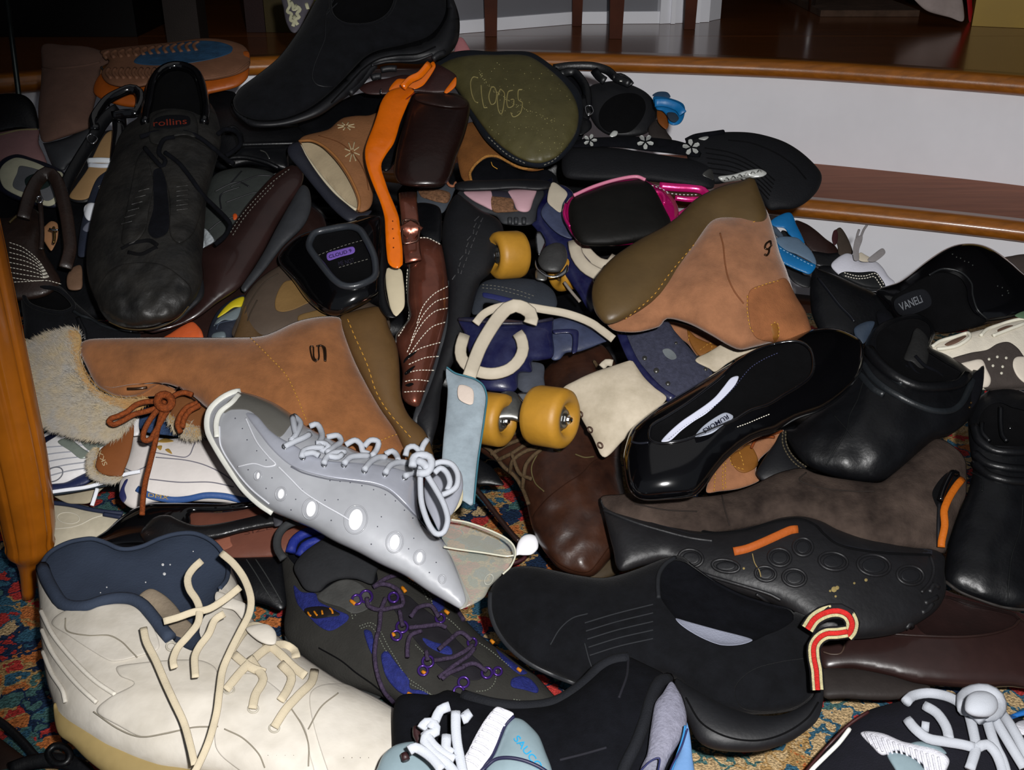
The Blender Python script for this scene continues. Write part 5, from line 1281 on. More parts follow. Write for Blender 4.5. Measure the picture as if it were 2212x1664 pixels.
# ================================================================== THE HEAP, RIGHT SIDE
T = Thing('blue_sandal', 'bright blue strappy sandal with white stitching beside the upturned tan boot heel', 'sandal', dz=10)
T.puff('strap', blu, 'S4:570 0 620 -40 700 -60 740 20 770 80 790 130 780 150 740 120 690 80 660 40 600 30', k=.5, cap=7, dz=-2)
T.puff('strap_underside', M('pale_blue_lining', (98, 120, 142), .6, .1), 'S4:600 110 650 92 740 100 780 130 830 180 862 240 862 275 820 250 740 210 660 180 620 150', k=.5, cap=7, dz=-8)
st = T.puff('strap', blu, 'S4:600 110 630 150 680 185 750 220 820 255 862 275 850 310 820 335 770 320 700 290 640 255 615 200', k=.6, cap=8, dz=-16)
T.stitch(M('blue_thread', (150, 190, 220), .7, 0, bump=0), ['S4:630 165 690 200 760 238 850 285', 'S4:650 255 720 290 810 325'], on=st, r=.9)
T.tube('grey_strap', M('grey_blue_strap', (66, 78, 92), .6, .1), 'S4:560 0 600 50 640 100 610 130', dz=2, r=6, flat=.4)
T.puff('sole', black_rubber, 'S4:640 60 700 80 740 200 780 330 830 350 820 420 740 400 690 350 650 250', k=.5, cap=14, dz=30)
T = Thing('red_brown_shoe', 'dark red brown leather shoe leaning on the lower riser behind the blue sandal', 'shoe', dz=60)
u = T.puff('upper', M('red_brown_leather', (40, 20, 16), .5, .2), 'S4:730 -10 800 10 860 50 930 110 985 150 1010 200 960 220 860 200 800 150 750 60', k=.5, cap=20)
T.puff('tongue', M('grey_brown_tongue', (66, 56, 48), .7, .2), 'S4:970 80 990 50 1020 35 1050 70 1080 130 1100 200 1060 240 1010 210 1000 150', k=.5, cap=10, dz=50)
T.puff('tab', M('maroon_tab', (62, 30, 34), .6, .2), 'S4:975 60 995 48 1005 80 1000 130 980 150 965 110', k=.5, cap=6, dz=44)
T.puff('quarter', black_leather, 'S4:830 190 950 200 1060 190 1100 230 1040 280 920 290 850 270', k=.6, cap=16, dz=52)

T = Thing('black_white_sneaker', 'black and white sneaker with white laces sticking up against the lower riser', 'sneaker', dz=48)
u = T.puff('tongue_padding', M('white_pad', (196, 196, 206), .6, .05, 20, .2), 'S4:960 280 1000 230 1060 200 1110 215 1150 250 1240 250 1290 290 1330 350 1370 390 1340 430 1290 430 1180 420 1080 380 1010 340', k=.6, cap=16)
lb = T.patch('tongue_label', M('black_label', (22, 24, 26), .6, .1), 'S4:1010 335 1050 318 1140 322 1240 318 1275 350 1310 410 1290 440 1160 440 1060 400 1010 370', on=u, t=2)
T.stitch(thread_white, ['S4:1045 325 1120 345 1180 345 1245 330 1280 370 1305 415', 'S4:1050 345 1120 362 1185 360 1235 350 1265 385 1290 425'], on=lb, r=1, dash=3.5, gap=2.5)
T.puff('quarter', black_leather, 'S4:880 290 960 280 1030 290 1010 340 1080 400 1180 440 1260 450 1200 480 1000 470 880 400', k=.6, cap=20, dz=52)
lc = M('grey_white_lace', (150, 145, 145), .8, .1, 60, .3, 900)
T.puff('lace_tab', lc, 'S4:1100 200 1105 150 1120 100 1160 85 1160 120 1140 180 1140 240 1110 245', k=.3, cap=4, dz=30)
T.puff('lace_tab', lc, 'S4:1195 240 1240 200 1290 168 1308 200 1250 250 1210 255', k=.3, cap=4, dz=30)
T.tube('lace', lc, 'S4:1150 100 1170 50 1190 20', dz=34, r=2.5)
T.tube('lace', lc, 'S4:1120 130 1130 80 1140 50', dz=34, r=2.5)
T.puff('eyelet_flap', white_strap, 'S4:1130 220 1150 195 1180 210 1220 235 1200 255 1150 250', k=.4, cap=5, dz=32)
T.puff('white_side', M('white_side', (176, 176, 180), .6, .05), 'S4:640 260 660 270 680 330 670 370 650 340', k=.5, cap=8, dz=20)

T = Thing('black_pump', 'black leather pump with a pointed gleaming toe below the black and white sneaker', 'pump', dz=0)
u = T.puff('upper', black_leather, 'S4:850 290 880 300 1000 345 1120 400 1250 460 1330 530 1380 590 1420 640 1360 660 1260 700 1200 780 1130 820 1000 800 900 720 840 600 825 480 830 370', k=.7, cap=36)
T.tube('toe_ridge', M('black_gloss', (26, 28, 34), .2, .1, bump=0, coat=.4), 'S4:880 360 950 450 1020 540 1080 600 1110 640', on=u, r=3, lift=.5)
T.puff('collar', black_cloth, 'S4:1250 590 1290 555 1340 580 1370 640 1340 690 1280 690', k=.7, cap=16, dz=-14)
T.puff('satin_bow', M('satin_grey', (60, 72, 88), .3, .15), 'S4:1110 680 1180 640 1240 640 1220 700 1170 780 1120 740', k=.6, cap=10, dz=-22)

T = Thing('patent_loafer', 'black patent leather loafer with a woven maker label, at the upper right edge', 'loafer', dz=-4)
u = T.puff('upper', black_patent, 'S4:1250 440 1400 380 1560 260 1680 180 1780 142 1900 140 2000 175 2120 260 2200 330 2320 420 2320 600 2200 610 2060 640 1940 660 1800 700 1640 720 1500 700 1380 640 1300 540', k=.75, cap=44,
           holes=['S4:1345 500 1450 420 1580 345 1680 320 1780 350 1830 420 1840 500 1880 580 1960 640 1800 690 1640 705 1600 640 1500 600 1420 590'])
bw2 = T.bowl('lining', black_void, 'S4:1335 500 1445 412 1575 336 1680 310 1788 342 1840 416 1850 500 1890 575 1970 645 1800 698 1636 714 1590 650 1500 608 1412 598', on=u, depth=35, k=.9)
lb = T.patch('label', M('woven_black', (20, 22, 28), .8, .1), 'S4:1370 500 1550 430 1600 535 1420 600', on=bw2, t=.8, lift=8, k=.3)
T.text(M('label_silver', (130, 134, 140), .5, 0, bump=0), 'VANELi', 1472 + 1412 / K, 480 + 572 / K, 140 / K, -58 / K, 52 / K, on=lb, lift=.4, bold=.01)
T.dots('perforation', M('perf', (70, 74, 70), .5, 0, bump=0), [(1472 + x / K, 480 + y / K) for x, y in [(1740 + i * 26, 205 + i * 13 + (i % 2) * 6) for i in range(6)] + [(2030, 410), (2060, 420), (2095, 440), (2060, 470), (2100, 455)]], 1.6, on=u, t=.2, kind='stuff')
T.tube('moc_seam', M('black_seam', (30, 32, 34), .4, .1), 'S4:1590 340 1680 300 1790 320 1860 390 1870 470 1900 560 1960 620', on=u, r=2.2, lift=.6)

# right edge sneaker
T = Thing('white_running_shoe', 'white and taupe perforated running shoe at the right edge under the patent loafer', 'sneaker', dz=12)
u = T.puff('upper', M('white_mesh_upper', (214, 206, 190), .8, .1, 60, .3, 700), 'S4:1600 790 1700 750 1850 710 2000 670 2200 620 2330 600 2330 1000 2250 1060 2100 1070 1960 1080 1850 1060 1780 960 1680 900 1600 860', k=.6, cap=26)
tp = M('taupe_overlay', (74, 66, 62), .8, .15, 60, .3, 600)
T.patch('overlay', tp, 'S4:1700 890 1850 840 1960 820 2030 780 2100 770 2160 810 2220 880 2330 900 2330 1060 2150 1080 1960 1080 1900 1000 1780 920', on=u, t=2)
T.patch('side_cap', M('white_cap', (206, 196, 182), .7, .06), 'S4:1770 920 1850 890 1930 880 1960 940 1990 1010 1970 1060 1900 1060 1820 1000', on=u, t=3.5)
T.patch('side_cap', M('white_cap_b', (206, 196, 182), .7, .06), 'S4:2130 880 2160 860 2230 870 2320 930 2320 1050 2230 1050 2160 1000 2125 930', on=u, t=3.5)
T.patch('vent', tp, 'S4:2150 950 2180 930 2230 940 2240 990 2190 990', on=u, t=5)
T.dots('vent_hole', M('pale_dots', (200, 196, 180), .7, 0, bump=0), [(1472 + x / K, 480 + y / K) for x, y in ((1975, 880), (2028, 865), (2085, 872), (2000, 922), (2062, 928), (2055, 970))], 5, on=u, t=2.8, n=10)
T.tube('collar_piping', M('piping_white', (220, 216, 200), .7, .05), ['S4:1610 800 1660 765 1760 735 1840 712 1850 740 1780 790 1700 810 1640 815', 'S4:1920 730 1960 690 2040 660 2140 630 2220 620 2200 650 2100 690 2000 730'], on=u, r=4, lift=2)
T.patch('collar_slot', M('slot_brown', (120, 92, 76), .7, .1), 'S4:1690 785 1740 755 1820 728 1830 735 1770 775 1710 795', on=u, t=2)
T.patch('collar_slot', M('slot_brown_b', (120, 92, 76), .7, .1), 'S4:2030 690 2090 665 2130 665 2080 695 2035 708', on=u, t=2)
T.puff('green_lining', M('green_lining', (92, 120, 92), .8, .1), 'S4:2140 600 2200 570 2300 560 2300 620 2200 620', k=.5, cap=8, dz=4)
T = Thing('red_flat_shoe', 'bright red shoe showing between the two tall black boots at the right', 'shoe', dz=25)
T.puff('upper', M('red_leather', (172, 28, 32), .5, .1), 'S4:1950 1080 2020 1090 2100 1085 2200 1090 2320 1080 2320 1240 2200 1220 2150 1150 2060 1130 1960 1130', k=.5, cap=16)

# wedge
T = Thing('patent_wedge', 'black patent wedge shoe with a silver insole sliver and maker label, right of centre', 'wedge shoe', dz=-62)
u = T.puff('upper', black_patent, 'T3:1165 640 1150 500 1170 400 1200 320 1260 260 1350 190 1450 130 1600 40 1700 -20 1850 -110 1960 -160 2050 -200 2200 -260 2350 -320 2500 -330 2600 -300 2680 -240 2690 -120 2650 0 2550 110 2420 200 2260 260 2120 340 2000 380 1900 440 1800 530 1740 600 1680 680 1600 750 1450 770 1280 775 1200 730', k=.72, cap=46, ctrl=[(1420, 1000, 0), (1650, 850, 0), (1820, 760, 25)],
           holes=['T3:1330 300 1420 240 1560 150 1680 60 1780 -20 1850 -90 1950 -160 2060 -210 2180 -240 2280 -240 2350 -190 2370 -100 2350 -20 2280 40 2180 100 2080 160 1960 200 1860 260 1720 320 1600 370 1500 400 1380 410 1320 380'])
bw3 = T.bowl('lining', black_void, 'T3:1322 300 1415 232 1555 142 1675 52 1775 -28 1846 -98 1946 -168 2058 -218 2180 -250 2284 -250 2358 -196 2380 -100 2360 -14 2288 48 2186 108 2086 168 1966 208 1864 268 1724 328 1604 378 1502 408 1378 420 1310 384', on=u, depth=30, k=.8)
T.patch('insole_sliver', M('bright_silver_insole', (205, 208, 226), .5, .02, 20, 0), 'T3:1392 398 1440 340 1520 270 1600 215 1680 160 1740 110 1790 50 1840 -10 1888 -20 1870 30 1820 90 1760 150 1680 220 1600 270 1520 330 1450 392', on=bw3, t=1, lift=5)
lb = T.patch('label', M('silver_label', (166, 172, 186), .4, .03), 'T3:1608 365 1650 310 1720 255 1800 213 1850 230 1850 250 1780 300 1720 345 1650 365', on=bw3, t=1, lift=6)
T.text(M('label_navy', (28, 30, 50), .6, 0, bump=0), 'RUMORS', 960 + 1813 / K, 820 + 224 / K, -158 / K, 97 / K, 30 / K, on=lb, lift=.8, bold=.02)
T.stitch(M('blue_grey_thread', (70, 74, 110), .7, 0, bump=0), ['T3:1440 385 1530 310 1650 230 1760 150 1860 50 1960 -70 2050 -130 2140 -170'], on=bw3, r=1, lift=6, dash=3, gap=3)
T.tube('topline', M('patent_binding', (14, 14, 17), .12, .1, bump=0, coat=1), 'T3:1330 300 1420 240 1560 150 1680 60 1780 -20 1850 -90 1950 -160 2060 -210 2180 -240 2280 -240 2350 -190 2370 -100 2350 -20 2280 40 2180 100 2080 160 1960 200 1860 260 1720 320 1600 370 1500 400 1380 410 1320 380', on=u, r=3.5, lift=0, closed=True)
T.stitch(thread_white, ['T3:1880 305 1950 280 2020 250 2095 220', ], on=u, r=1, dash=3, gap=2.5, lift=1.5)
T.tube('heel_seam', M('patent_seam', (34, 36, 44), .2, .1, bump=0), 'T3:1200 400 1250 410 1310 405', on=u, r=2.5, lift=1)

# black boot
T = Thing('black_ankle_boot', 'black leather ankle boot lying back with a strapped collar, between wedge and right edge', 'boot', dz=-50)
u = T.puff('upper', black_leather, 'S4:660 1340 720 1330 800 1260 900 1190 1000 1100 1080 1020 1120 960 1150 880 1180 780 1230 690 1300 640 1420 600 1520 590 1600 640 1630 720 1600 800 1700 850 1800 910 1880 960 1940 920 1940 1020 1920 1120 1860 1250 1780 1330 1700 1380 1620 1400 1500 1500 1400 1590 1300 1660 1150 1670 1000 1640 880 1600 800 1560 740 1500 690 1420', k=.72, cap=50, wr=(1.4, 30), ctrl=[(1700, 980, 0), (1900, 860, -10), (2000, 720, 0)],
           holes=['S4:1250 800 1260 720 1320 670 1430 625 1520 620 1590 660 1600 730 1580 820 1640 870 1720 920 1800 970 1780 1010 1660 1030 1540 1040 1440 1010 1340 940 1270 880'])
bw4 = T.bowl('lining', black_void, 'S4:1240 800 1252 714 1316 660 1430 615 1524 610 1598 655 1610 730 1590 815 1650 862 1730 912 1815 970 1788 1020 1660 1040 1536 1050 1434 1020 1332 950 1260 888', on=u, depth=40, k=.9)
T.tube('collar_roll', black_leather, ['S4:1200 820 1260 900 1340 970 1440 1030 1540 1060 1660 1060 1780 1040 1830 990'], on=u, r=13, lift=2)
T.tube('collar_strap', M('strap_black', (30, 34, 38), .4, .2, 40, .2), ['S4:1160 900 1220 990 1300 1060 1400 1120 1500 1170 1620 1210 1730 1210 1800 1160 1850 1060 1890 960', 'S4:1140 970 1230 1070 1300 1110', 'S4:1240 860 1310 960 1420 1040'], on=u, r=7, lift=1.5, flat=.5)
T.puff('tongue', M('tongue_black', (34, 34, 34), .6, .2, 40, .3), 'S4:1410 960 1430 860 1470 760 1490 700 1520 680 1580 740 1590 840 1570 940 1560 1000 1520 960 1470 900', k=.5, cap=9, dz=-62)
T.tube('lace', black_cloth, ['S4:1460 900 1500 960 1560 1000 1600 1020', 'S4:1500 860 1560 920 1640 960 1680 1000', 'S4:1440 920 1480 990 1540 1030'], dz=-66, r=4)
T.puff('heel', black_rubber, 'S4:640 1350 600 1420 540 1500 490 1580 480 1620 520 1664 600 1680 720 1650 800 1600 780 1560 720 1500 680 1430 665 1370', k=.7, cap=26, dz=-46)
T.stitch(M('tan_welt_thread', (88, 80, 62), .7, .1, bump=0), ['S4:650 1345 650 1420 680 1490 730 1550 800 1600', 'S4:668 1340 672 1415 700 1480 750 1535 815 1580'], on=u, r=1.8, lift=2, dash=5, gap=2)
T.tube('back_seam', M('black_seam_b', (16, 18, 20), .6, .1), ['S4:1170 1010 1130 1140 1080 1240 1060 1340 1000 1440 930 1560', 'S4:980 1240 1060 1330 1100 1380'], on=u, r=1.5, lift=.3)
T.puff('zip_flap', black_cloth, 'S4:1840 1030 1890 960 1930 950 1940 1010 1920 1100 1880 1180 1840 1200 1820 1130', k=.5, cap=10, dz=-66)
T.dots('brass_stud', M('brass_b', (110, 84, 50), .4, .1, metal=.7), [(1472 + 1860 / K, 480 + 1160 / K), (1472 + 1850 / K, 480 + 1190 / K)], 3, on=u, t=8)

T = Thing('tall_black_boot', 'tall black leather boot standing at the right edge behind the brown suede slip on', 'boot', dz=-30)
u = T.puff('upper', black_leather, 'T4:1850 -60 1960 -160 2060 -200 2200 -160 2330 -120 2340 1180 2200 1235 2050 1220 1900 1170 1780 1120 1700 1060 1690 980 1720 800 1780 620 1840 480 1870 340 1850 200 1840 60', k=.62, cap=50, wr=(1.2, 30), holes=['T4:1920 140 1910 20 1960 -60 2040 -90 2120 -60 2200 -40 2300 0 2320 150 2200 190 2080 190 1980 180'])
bw5 = T.bowl('lining', black_void, 'T4:1908 145 1896 20 1950 -70 2040 -102 2124 -72 2204 -52 2310 -10 2332 155 2204 202 2080 202 1972 192', on=u, depth=40, k=.9)
T.tube('collar_roll', black_leather, ['T4:1880 60 1910 150 2000 215 2100 230 2220 225 2330 200', 'T4:1880 300 1960 370 2080 410 2200 420 2330 420', 'T4:1880 240 1960 300 2080 330 2220 340 2330 335'], on=u, r=10, lift=1)
T.tube('tongue_edge', black_leather, ['T4:2050 -60 2050 40 2060 120 2090 160', 'T4:1930 40 1930 100 1980 160'], on=bw5, r=5, lift=10)
T.tube('shaft_seam', M('black_seam_c', (16, 18, 20), .6, .1), ['T4:2190 500 2180 700 2120 900 2100 1080 2095 1210', 'T4:1860 360 1930 400 1930 480'], on=u, r=1.6, lift=.4)
T.tube('welt', M('boot_welt', (46, 42, 40), .6, .2), 'T4:1695 1060 1780 1120 1900 1170 2050 1220 2200 1240 2330 1230', on=u, r=4, lift=2)
T.dots('eyelet', chrome, [(1472 + 2110 / K, 900 + 75 / K)], 5, on=bw5, t=12)
T = Thing('brown_shoe_lid', 'flat dark red brown shoe heel under the tall black boot at the right edge', 'shoe', dz=15)
T.puff('heel', M('maroon_brown', (50, 24, 22), .5, .2), 'T4:1660 1120 1760 1140 1900 1180 2050 1230 2200 1270 2210 1350 2180 1400 2000 1420 1700 1400 1600 1320', k=.5, cap=20)

# brown-grey suede moc
T = Thing('brown_suede_slip_on', 'brown grey suede slip on with a chunky studded black sole and orange inlay, at right', 'shoe', dz=-40)
bs = M('brown_grey_suede', (58, 48, 44), .95, .4, 22, .4, 600, spec=.2, rgb2=(92, 78, 70))
u = T.puff('upper', bs, 'T4:-520 520 -400 500 -300 490 -200 505 -100 515 0 512 100 515 250 500 380 470 480 430 600 370 700 340 780 330 850 360 950 385 1080 405 1200 420 1280 420 1350 370 1440 290 1530 210 1600 150 1650 140 1720 170 1800 240 1828 300 1828 500 1790 590 1750 700 1710 820 1690 880 1600 860 1400 850 1200 840 1000 760 860 680 700 660 500 700 300 740 100 760 -100 750 -300 700 -460 640', k=.62, cap=46, wr=(1, 40), ctrl=[(1400, 1100, 5), (1800, 1100, 0), (2050, 980, 8)])
sm = M('chunky_black_sole', (27, 27, 30), .5, .25, 40, .25, 220)
so = T.puff('midsole', sm, 'T4:-520 530 -460 590 -300 640 -100 690 100 735 300 735 480 700 640 650 780 640 900 670 1000 720 1150 770 1300 800 1500 840 1620 850 1690 900 1690 1000 1700 1100 1680 1180 1620 1260 1500 1340 1400 1390 1250 1420 1100 1430 900 1420 750 1300 600 1210 400 1150 200 1080 0 980 -100 930 -250 960 -400 990 -440 850 -480 700 -500 620', k=.7, cap=42, dz=-46, ctrl=[(1400, 1150, 8), (1800, 1250, 0), (1980, 1300, 8)])
T.patch('sidewall', M('slate_sidewall', (44, 46, 54), .6, .2, 30, .2), 'T4:-505 530 -440 585 -280 636 -100 690 100 735 300 735 480 700 640 650 780 640 900 670 1000 720 1150 770 1300 800 1500 840 1610 860 1610 885 1350 875 1150 850 1000 812 920 752 860 692 760 652 640 662 520 692 400 727 240 742 100 760 -100 710 -300 645 -470 585', on=so, t=2.2)
T.tube('sole_groove', black_void, ['T4:-480 560 -300 620 -100 680 100 730 240 750 400 735 520 700 640 670 760 660 860 700 920 760 1000 820 1150 860 1350 880 1600 890'], on=so, r=3, lift=.2)
for p in ['T4:-500 600 -300 680 -100 740 60 780 200 800', 'T4:1600 900 1620 980 1600 1060 1540 1130', 'T4:50 980 200 1030 400 1090 560 1140 640 1180', 'T4:480 1140 540 1180 560 1200']:
    T.tube('sole_ridge', sm, p, on=so, r=4, lift=1)
T.tube('orange_inlay', M('orange_inlay', (190, 96, 36), .6, .08, 60, .3, 400), 'T4:335 868 420 850 520 810 620 765 700 730 745 725', on=so, r=9.5, lift=2, flat=.5)
for (x, y, a, b_) in ((780, 838, 62, 56), (630, 905, 72, 56), (975, 930, 92, 56), (1235, 955, 105, 66), (1470, 1020, 85, 60), (725, 1035, 75, 55), (285, 960, 88, 40), (540, 1010, 66, 46), (60, 910, 78, 56)):
    cx, cy = 1472 + x / K, 900 + y / K
    T.ring('sole_stud', sm, cx, cy, b_ / K, 3.4, on=so, sx=a / b_, rot=.15, lift=1.2)
    T.patch('stud_centre', black_rubber, [(cx + a * .72 / K * math.cos(t), cy + b_ * .72 / K * math.sin(t)) for t in np.linspace(0, 6.28, 13)[:-1]], on=so, t=1.4, par=None)
T.dots('dried_mud', M('mud_speck', (150, 132, 84), .9, .2), [(1472 + x / K, 900 + y / K, r) for x, y, r in ((980, 1110, 7), (1185, 1050, 4), (1110, 1070, 3), (990, 1155, 3), (1000, 1100, 5), (955, 1120, 3), (400, 975, 3))], 3, on=so, t=.3, kind='stuff')
T.tube('dry_straw', M('straw', (150, 130, 84), .8, .1), 'T4:455 880 470 940 500 990 510 1030', on=so, r=1.2, lift=2)
T.tube('lug', sm, ['T4:1590 1130 1620 1080 1650 1100', 'T4:1560 1200 1600 1180 1640 1160', 'T4:1540 1260 1580 1240 1610 1200', 'T4:1440 1360 1470 1330 1480 1350'], on=so, r=6, lift=-1)
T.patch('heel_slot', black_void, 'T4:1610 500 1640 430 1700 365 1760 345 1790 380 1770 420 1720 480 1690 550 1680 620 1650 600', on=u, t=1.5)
T.tube('pull_tab_rim', black_patent, 'T4:1660 540 1690 450 1740 360 1770 370', on=u, r=7, lift=4)
T.tube('orange_pull_tab', M('orange_pull', (200, 104, 22), .6, .08, 80, .3), 'T4:1805 400 1770 440 1730 500 1700 560 1685 610 1690 700 1670 800 1668 840', on=u, r=8, lift=7, flat=.5)
T.tube('heel_seam', M('black_tape', (24, 24, 28), .6, .1), 'T4:1655 560 1650 700 1650 840', on=u, r=4, lift=2)
crm = M('brown_crease', (46, 38, 34), .9, .1)
for p in ['T4:260 510 280 600 310 700', 'T4:800 360 760 410 900 460 1100 480 1240 480', 'T4:-300 560 -100 600 100 610']:
    T.tube('upper_crease', crm, p, on=u, r=1.6, lift=.3)

# brown loafer
T = Thing('brown_loafer', 'dark brown leather loafer sitting on the rug at the lower right', 'loafer', dz=10)
u = T.puff('upper', brown_shine, 'U4:860 700 1000 680 1100 660 1250 640 1400 620 1560 590 1660 540 1780 560 1900 590 2050 630 2150 660 2200 700 2330 720 2330 1150 2200 1140 2100 1130 1900 1140 1700 1130 1500 1110 1300 1060 1100 1020 920 1020 860 900', k=.6, cap=48, holes=['U4:1500 690 1600 600 1700 560 1850 610 2000 640 2120 670 2160 700 2120 740 2000 780 1850 800 1700 800 1560 790'])
T.bowl('lining', M('maroon_lining', (34, 16, 14), .7, .2), 'U4:1490 690 1595 590 1700 548 1855 600 2005 630 2125 660 2172 700 2126 750 2003 792 1850 812 1700 812 1550 800', on=u, depth=30, k=.8)
T.tube('topline', brown_dark, 'U4:1200 780 1500 800 1700 808 1850 806 2000 786 2126 746 2170 700', on=u, r=3, lift=1)
T.tube('strap_keeper', M('keeper_brown', (70, 52, 42), .5, .1), 'U4:910 905 960 920 1020 915 1045 870 1040 830', on=u, r=2, lift=2)
T.puff('welt', M('brown_grey_welt', (52, 46, 44), .6, .2), 'U4:890 1020 1000 1010 1150 1020 1350 1060 1480 1100 1600 1130 1500 1190 1350 1215 1200 1215 1050 1205 920 1200 890 1100', k=.7, cap=22, dz=2)

T = Thing('taupe_shoe', 'taupe shoe edge behind the patent loafer at the right edge', 'shoe', dz=60)
T.puff('upper', M('taupe_dim', (74, 64, 60), .8, .15, 30, .2), 'S4:2060 240 2130 215 2200 205 2330 200 2330 480 2220 440 2140 330', k=.6, cap=20)
T = Thing('dark_slipper', 'dark rounded slipper heel at the far left behind the metal pole', 'slipper', dz=60)
T.puff('heel', black_leather, 'R1:-120 640 -30 610 60 600 150 610 210 660 240 740 245 830 120 830 0 850 -120 860', k=.8, cap=22)
# ================================================================== THE HEAP, LOWER LEFT AND FRONT
# white sneakers by the table leg
wl = M('white_leather', (214, 212, 212), .5, .07, 25, .15, 250)
T = Thing('quilted_white_sneaker', 'white quilted sneaker with silver window patches beside the oak table leg', 'sneaker', dz=0)
u = T.puff('upper', wl, 'T1:220 420 300 340 400 330 520 350 640 390 720 420 700 520 620 600 520 640 420 680 300 700 230 690', k=.7, cap=34)
T.puff('sole', M('navy_sole', (34, 44, 84), .5, .2), 'T1:240 690 320 670 420 660 500 620 590 580 600 620 560 670 460 700 360 712 240 720', k=.8, cap=14, dz=-6)
for i in range(5):
    T.tube('quilt_seam', M('seam_grey%d' % i, (150, 152, 160), .7, 0, bump=0), 'T1:%d %d %d %d %d %d' % (255 + i * 4, 440 + i * 48, 380 + i * 12, 430 + i * 40, 560 + i * 6, 420 + i * 36), on=u, r=1.4, lift=.2)
sw = T.patch('silver_window', M('silver_plastic', (150, 160, 150), .25, .15, 60, .1, metal=.4), 'T1:370 400 450 370 480 400 530 440 580 480 520 510 450 460', on=u, t=2)
T.patch('silver_window', M('silver_plastic_b', (150, 160, 150), .25, .15, 60, .1, metal=.4), 'T1:520 400 600 385 690 400 640 440 580 460', on=u, t=2)
T.patch('navy_tip', M('navy_tip', (22, 26, 50), .6, .1), 'T1:240 400 330 350 395 340 320 390 260 425', on=u, t=1)
T.ring('oval_emblem', M('emblem_grey', (120, 122, 130), .5, 0, bump=0), 345 / K, 820 + 610 / K, 14, 1.3, on=u, sx=1.5, rot=-.5)
T = Thing('cream_sneaker', 'scuffed cream sneaker with a navy edge lying low between table leg and patent stiletto', 'sneaker', dz=20)
cr = M('cream_leather', (176, 168, 148), .7, .14, 30, .2, 200)
u = T.puff('upper', cr, 'T1:300 790 330 780 500 800 650 830 780 860 860 880 820 960 760 1000 650 1020 560 1030 440 1060 340 1100 280 1080', k=.6, cap=36)
T.tube('navy_edge', M('navy_edge', (40, 48, 72), .6, .1), ['T1:320 790 450 805 560 830 680 850 790 860', 'T1:665 865 780 885'], on=u, r=5, lift=3)
T.ring('panel_seam', M('pale_seam', (200, 194, 178), .7, 0, bump=0), 440 / K, 820 + 890 / K, 12, 1, on=u, sx=2, rot=.1, lift=.2)
T.tube('panel_seam', M('pale_seam_b', (200, 194, 178), .7, 0, bump=0), 'T1:350 960 450 950 520 930 600 890 680 870 730 880', on=u, r=1.2, lift=.2)
T.puff('lower_panel', M('beige_panel', (158, 148, 126), .8, .12), 'T1:330 730 450 710 540 680 620 650 700 660 640 720 580 790 500 800 420 790', k=.5, cap=14, dz=10)
T.tube('lace', white_lace, 'T1:315 725 420 710 560 690 700 650 800 610 900 590', dz=-20, r=4.2, flat=.5)
T.tube('lace', white_lace, 'T1:590 810 610 750 625 700', dz=-20, r=4.2, flat=.5)
T.tube('lace', M('dark_lace_line', (40, 50, 60), .8, 0, bump=0), ['T1:315 742 430 728 560 705 690 680', ], dz=-18, r=2)

# white gold sneaker
T = Thing('white_gold_sneaker', 'white running sneaker with blue stripe and gold arrow marks beneath the tan boot', 'sneaker', dz=-2)
u = T.puff('upper', M('white_leather_warm', (216, 210, 206), .55, .06, 25, .15, 250), 'T1:860 240 880 330 960 360 1080 380 1200 370 1320 385 1420 400 1500 500 1600 680 1650 780 1560 800 1400 790 1200 785 1000 790 900 820 850 830 790 790 765 730 770 650 800 600 790 560 840 440 850 330', k=.6, cap=38)
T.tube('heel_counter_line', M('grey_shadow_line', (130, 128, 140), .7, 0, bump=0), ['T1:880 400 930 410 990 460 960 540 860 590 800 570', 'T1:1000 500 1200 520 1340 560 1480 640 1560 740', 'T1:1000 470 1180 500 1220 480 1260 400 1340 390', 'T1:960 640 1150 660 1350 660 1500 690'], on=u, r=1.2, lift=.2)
T.tube('blue_stripe', M('stripe_blue', (58, 96, 160), .5, .05), 'T1:880 700 960 745 1080 770 1200 768 1320 745 1440 750 1550 775 1640 790', on=u, r=7, lift=1, flat=.4)
T.text(M('gold_print', (206, 170, 80), .5, 0, bump=0), 'DMX', 950 / K, 820 + 752 / K, 130 / K, 20 / K, 24 / K, on=u, lift=4.5)
gold = M('gold_mark', (190, 150, 70), .5, 0, bump=0)
T.patch('arrow_mark', gold, 'T1:1010 400 1060 378 1115 396 1060 406', on=u, t=.8)
T.patch('arrow_mark', gold, 'T1:1005 430 1040 425 1030 455', on=u, t=.8)
T.patch('arrow_mark', gold, 'T1:1060 450 1085 445 1105 478 1075 466', on=u, t=.8)
T.puff('collar_mesh', M('blue_mesh', (52, 74, 110), .8, .35, 260, .8, 900), 'T1:890 280 900 220 940 170 1000 180 1060 260 1130 310 1220 350 1300 375 1200 375 1080 360 960 345 900 320', k=.5, cap=12, dz=-8)
T.puff('navy_heel', M('navy_heel', (40, 44, 96), .5, .1), 'T1:765 740 800 650 825 640 800 700 812 760 790 790', k=.6, cap=8, dz=-10)
T.tube('collar_tab', wl, 'T1:875 240 870 300 880 360', dz=-20, r=7, flat=.5)

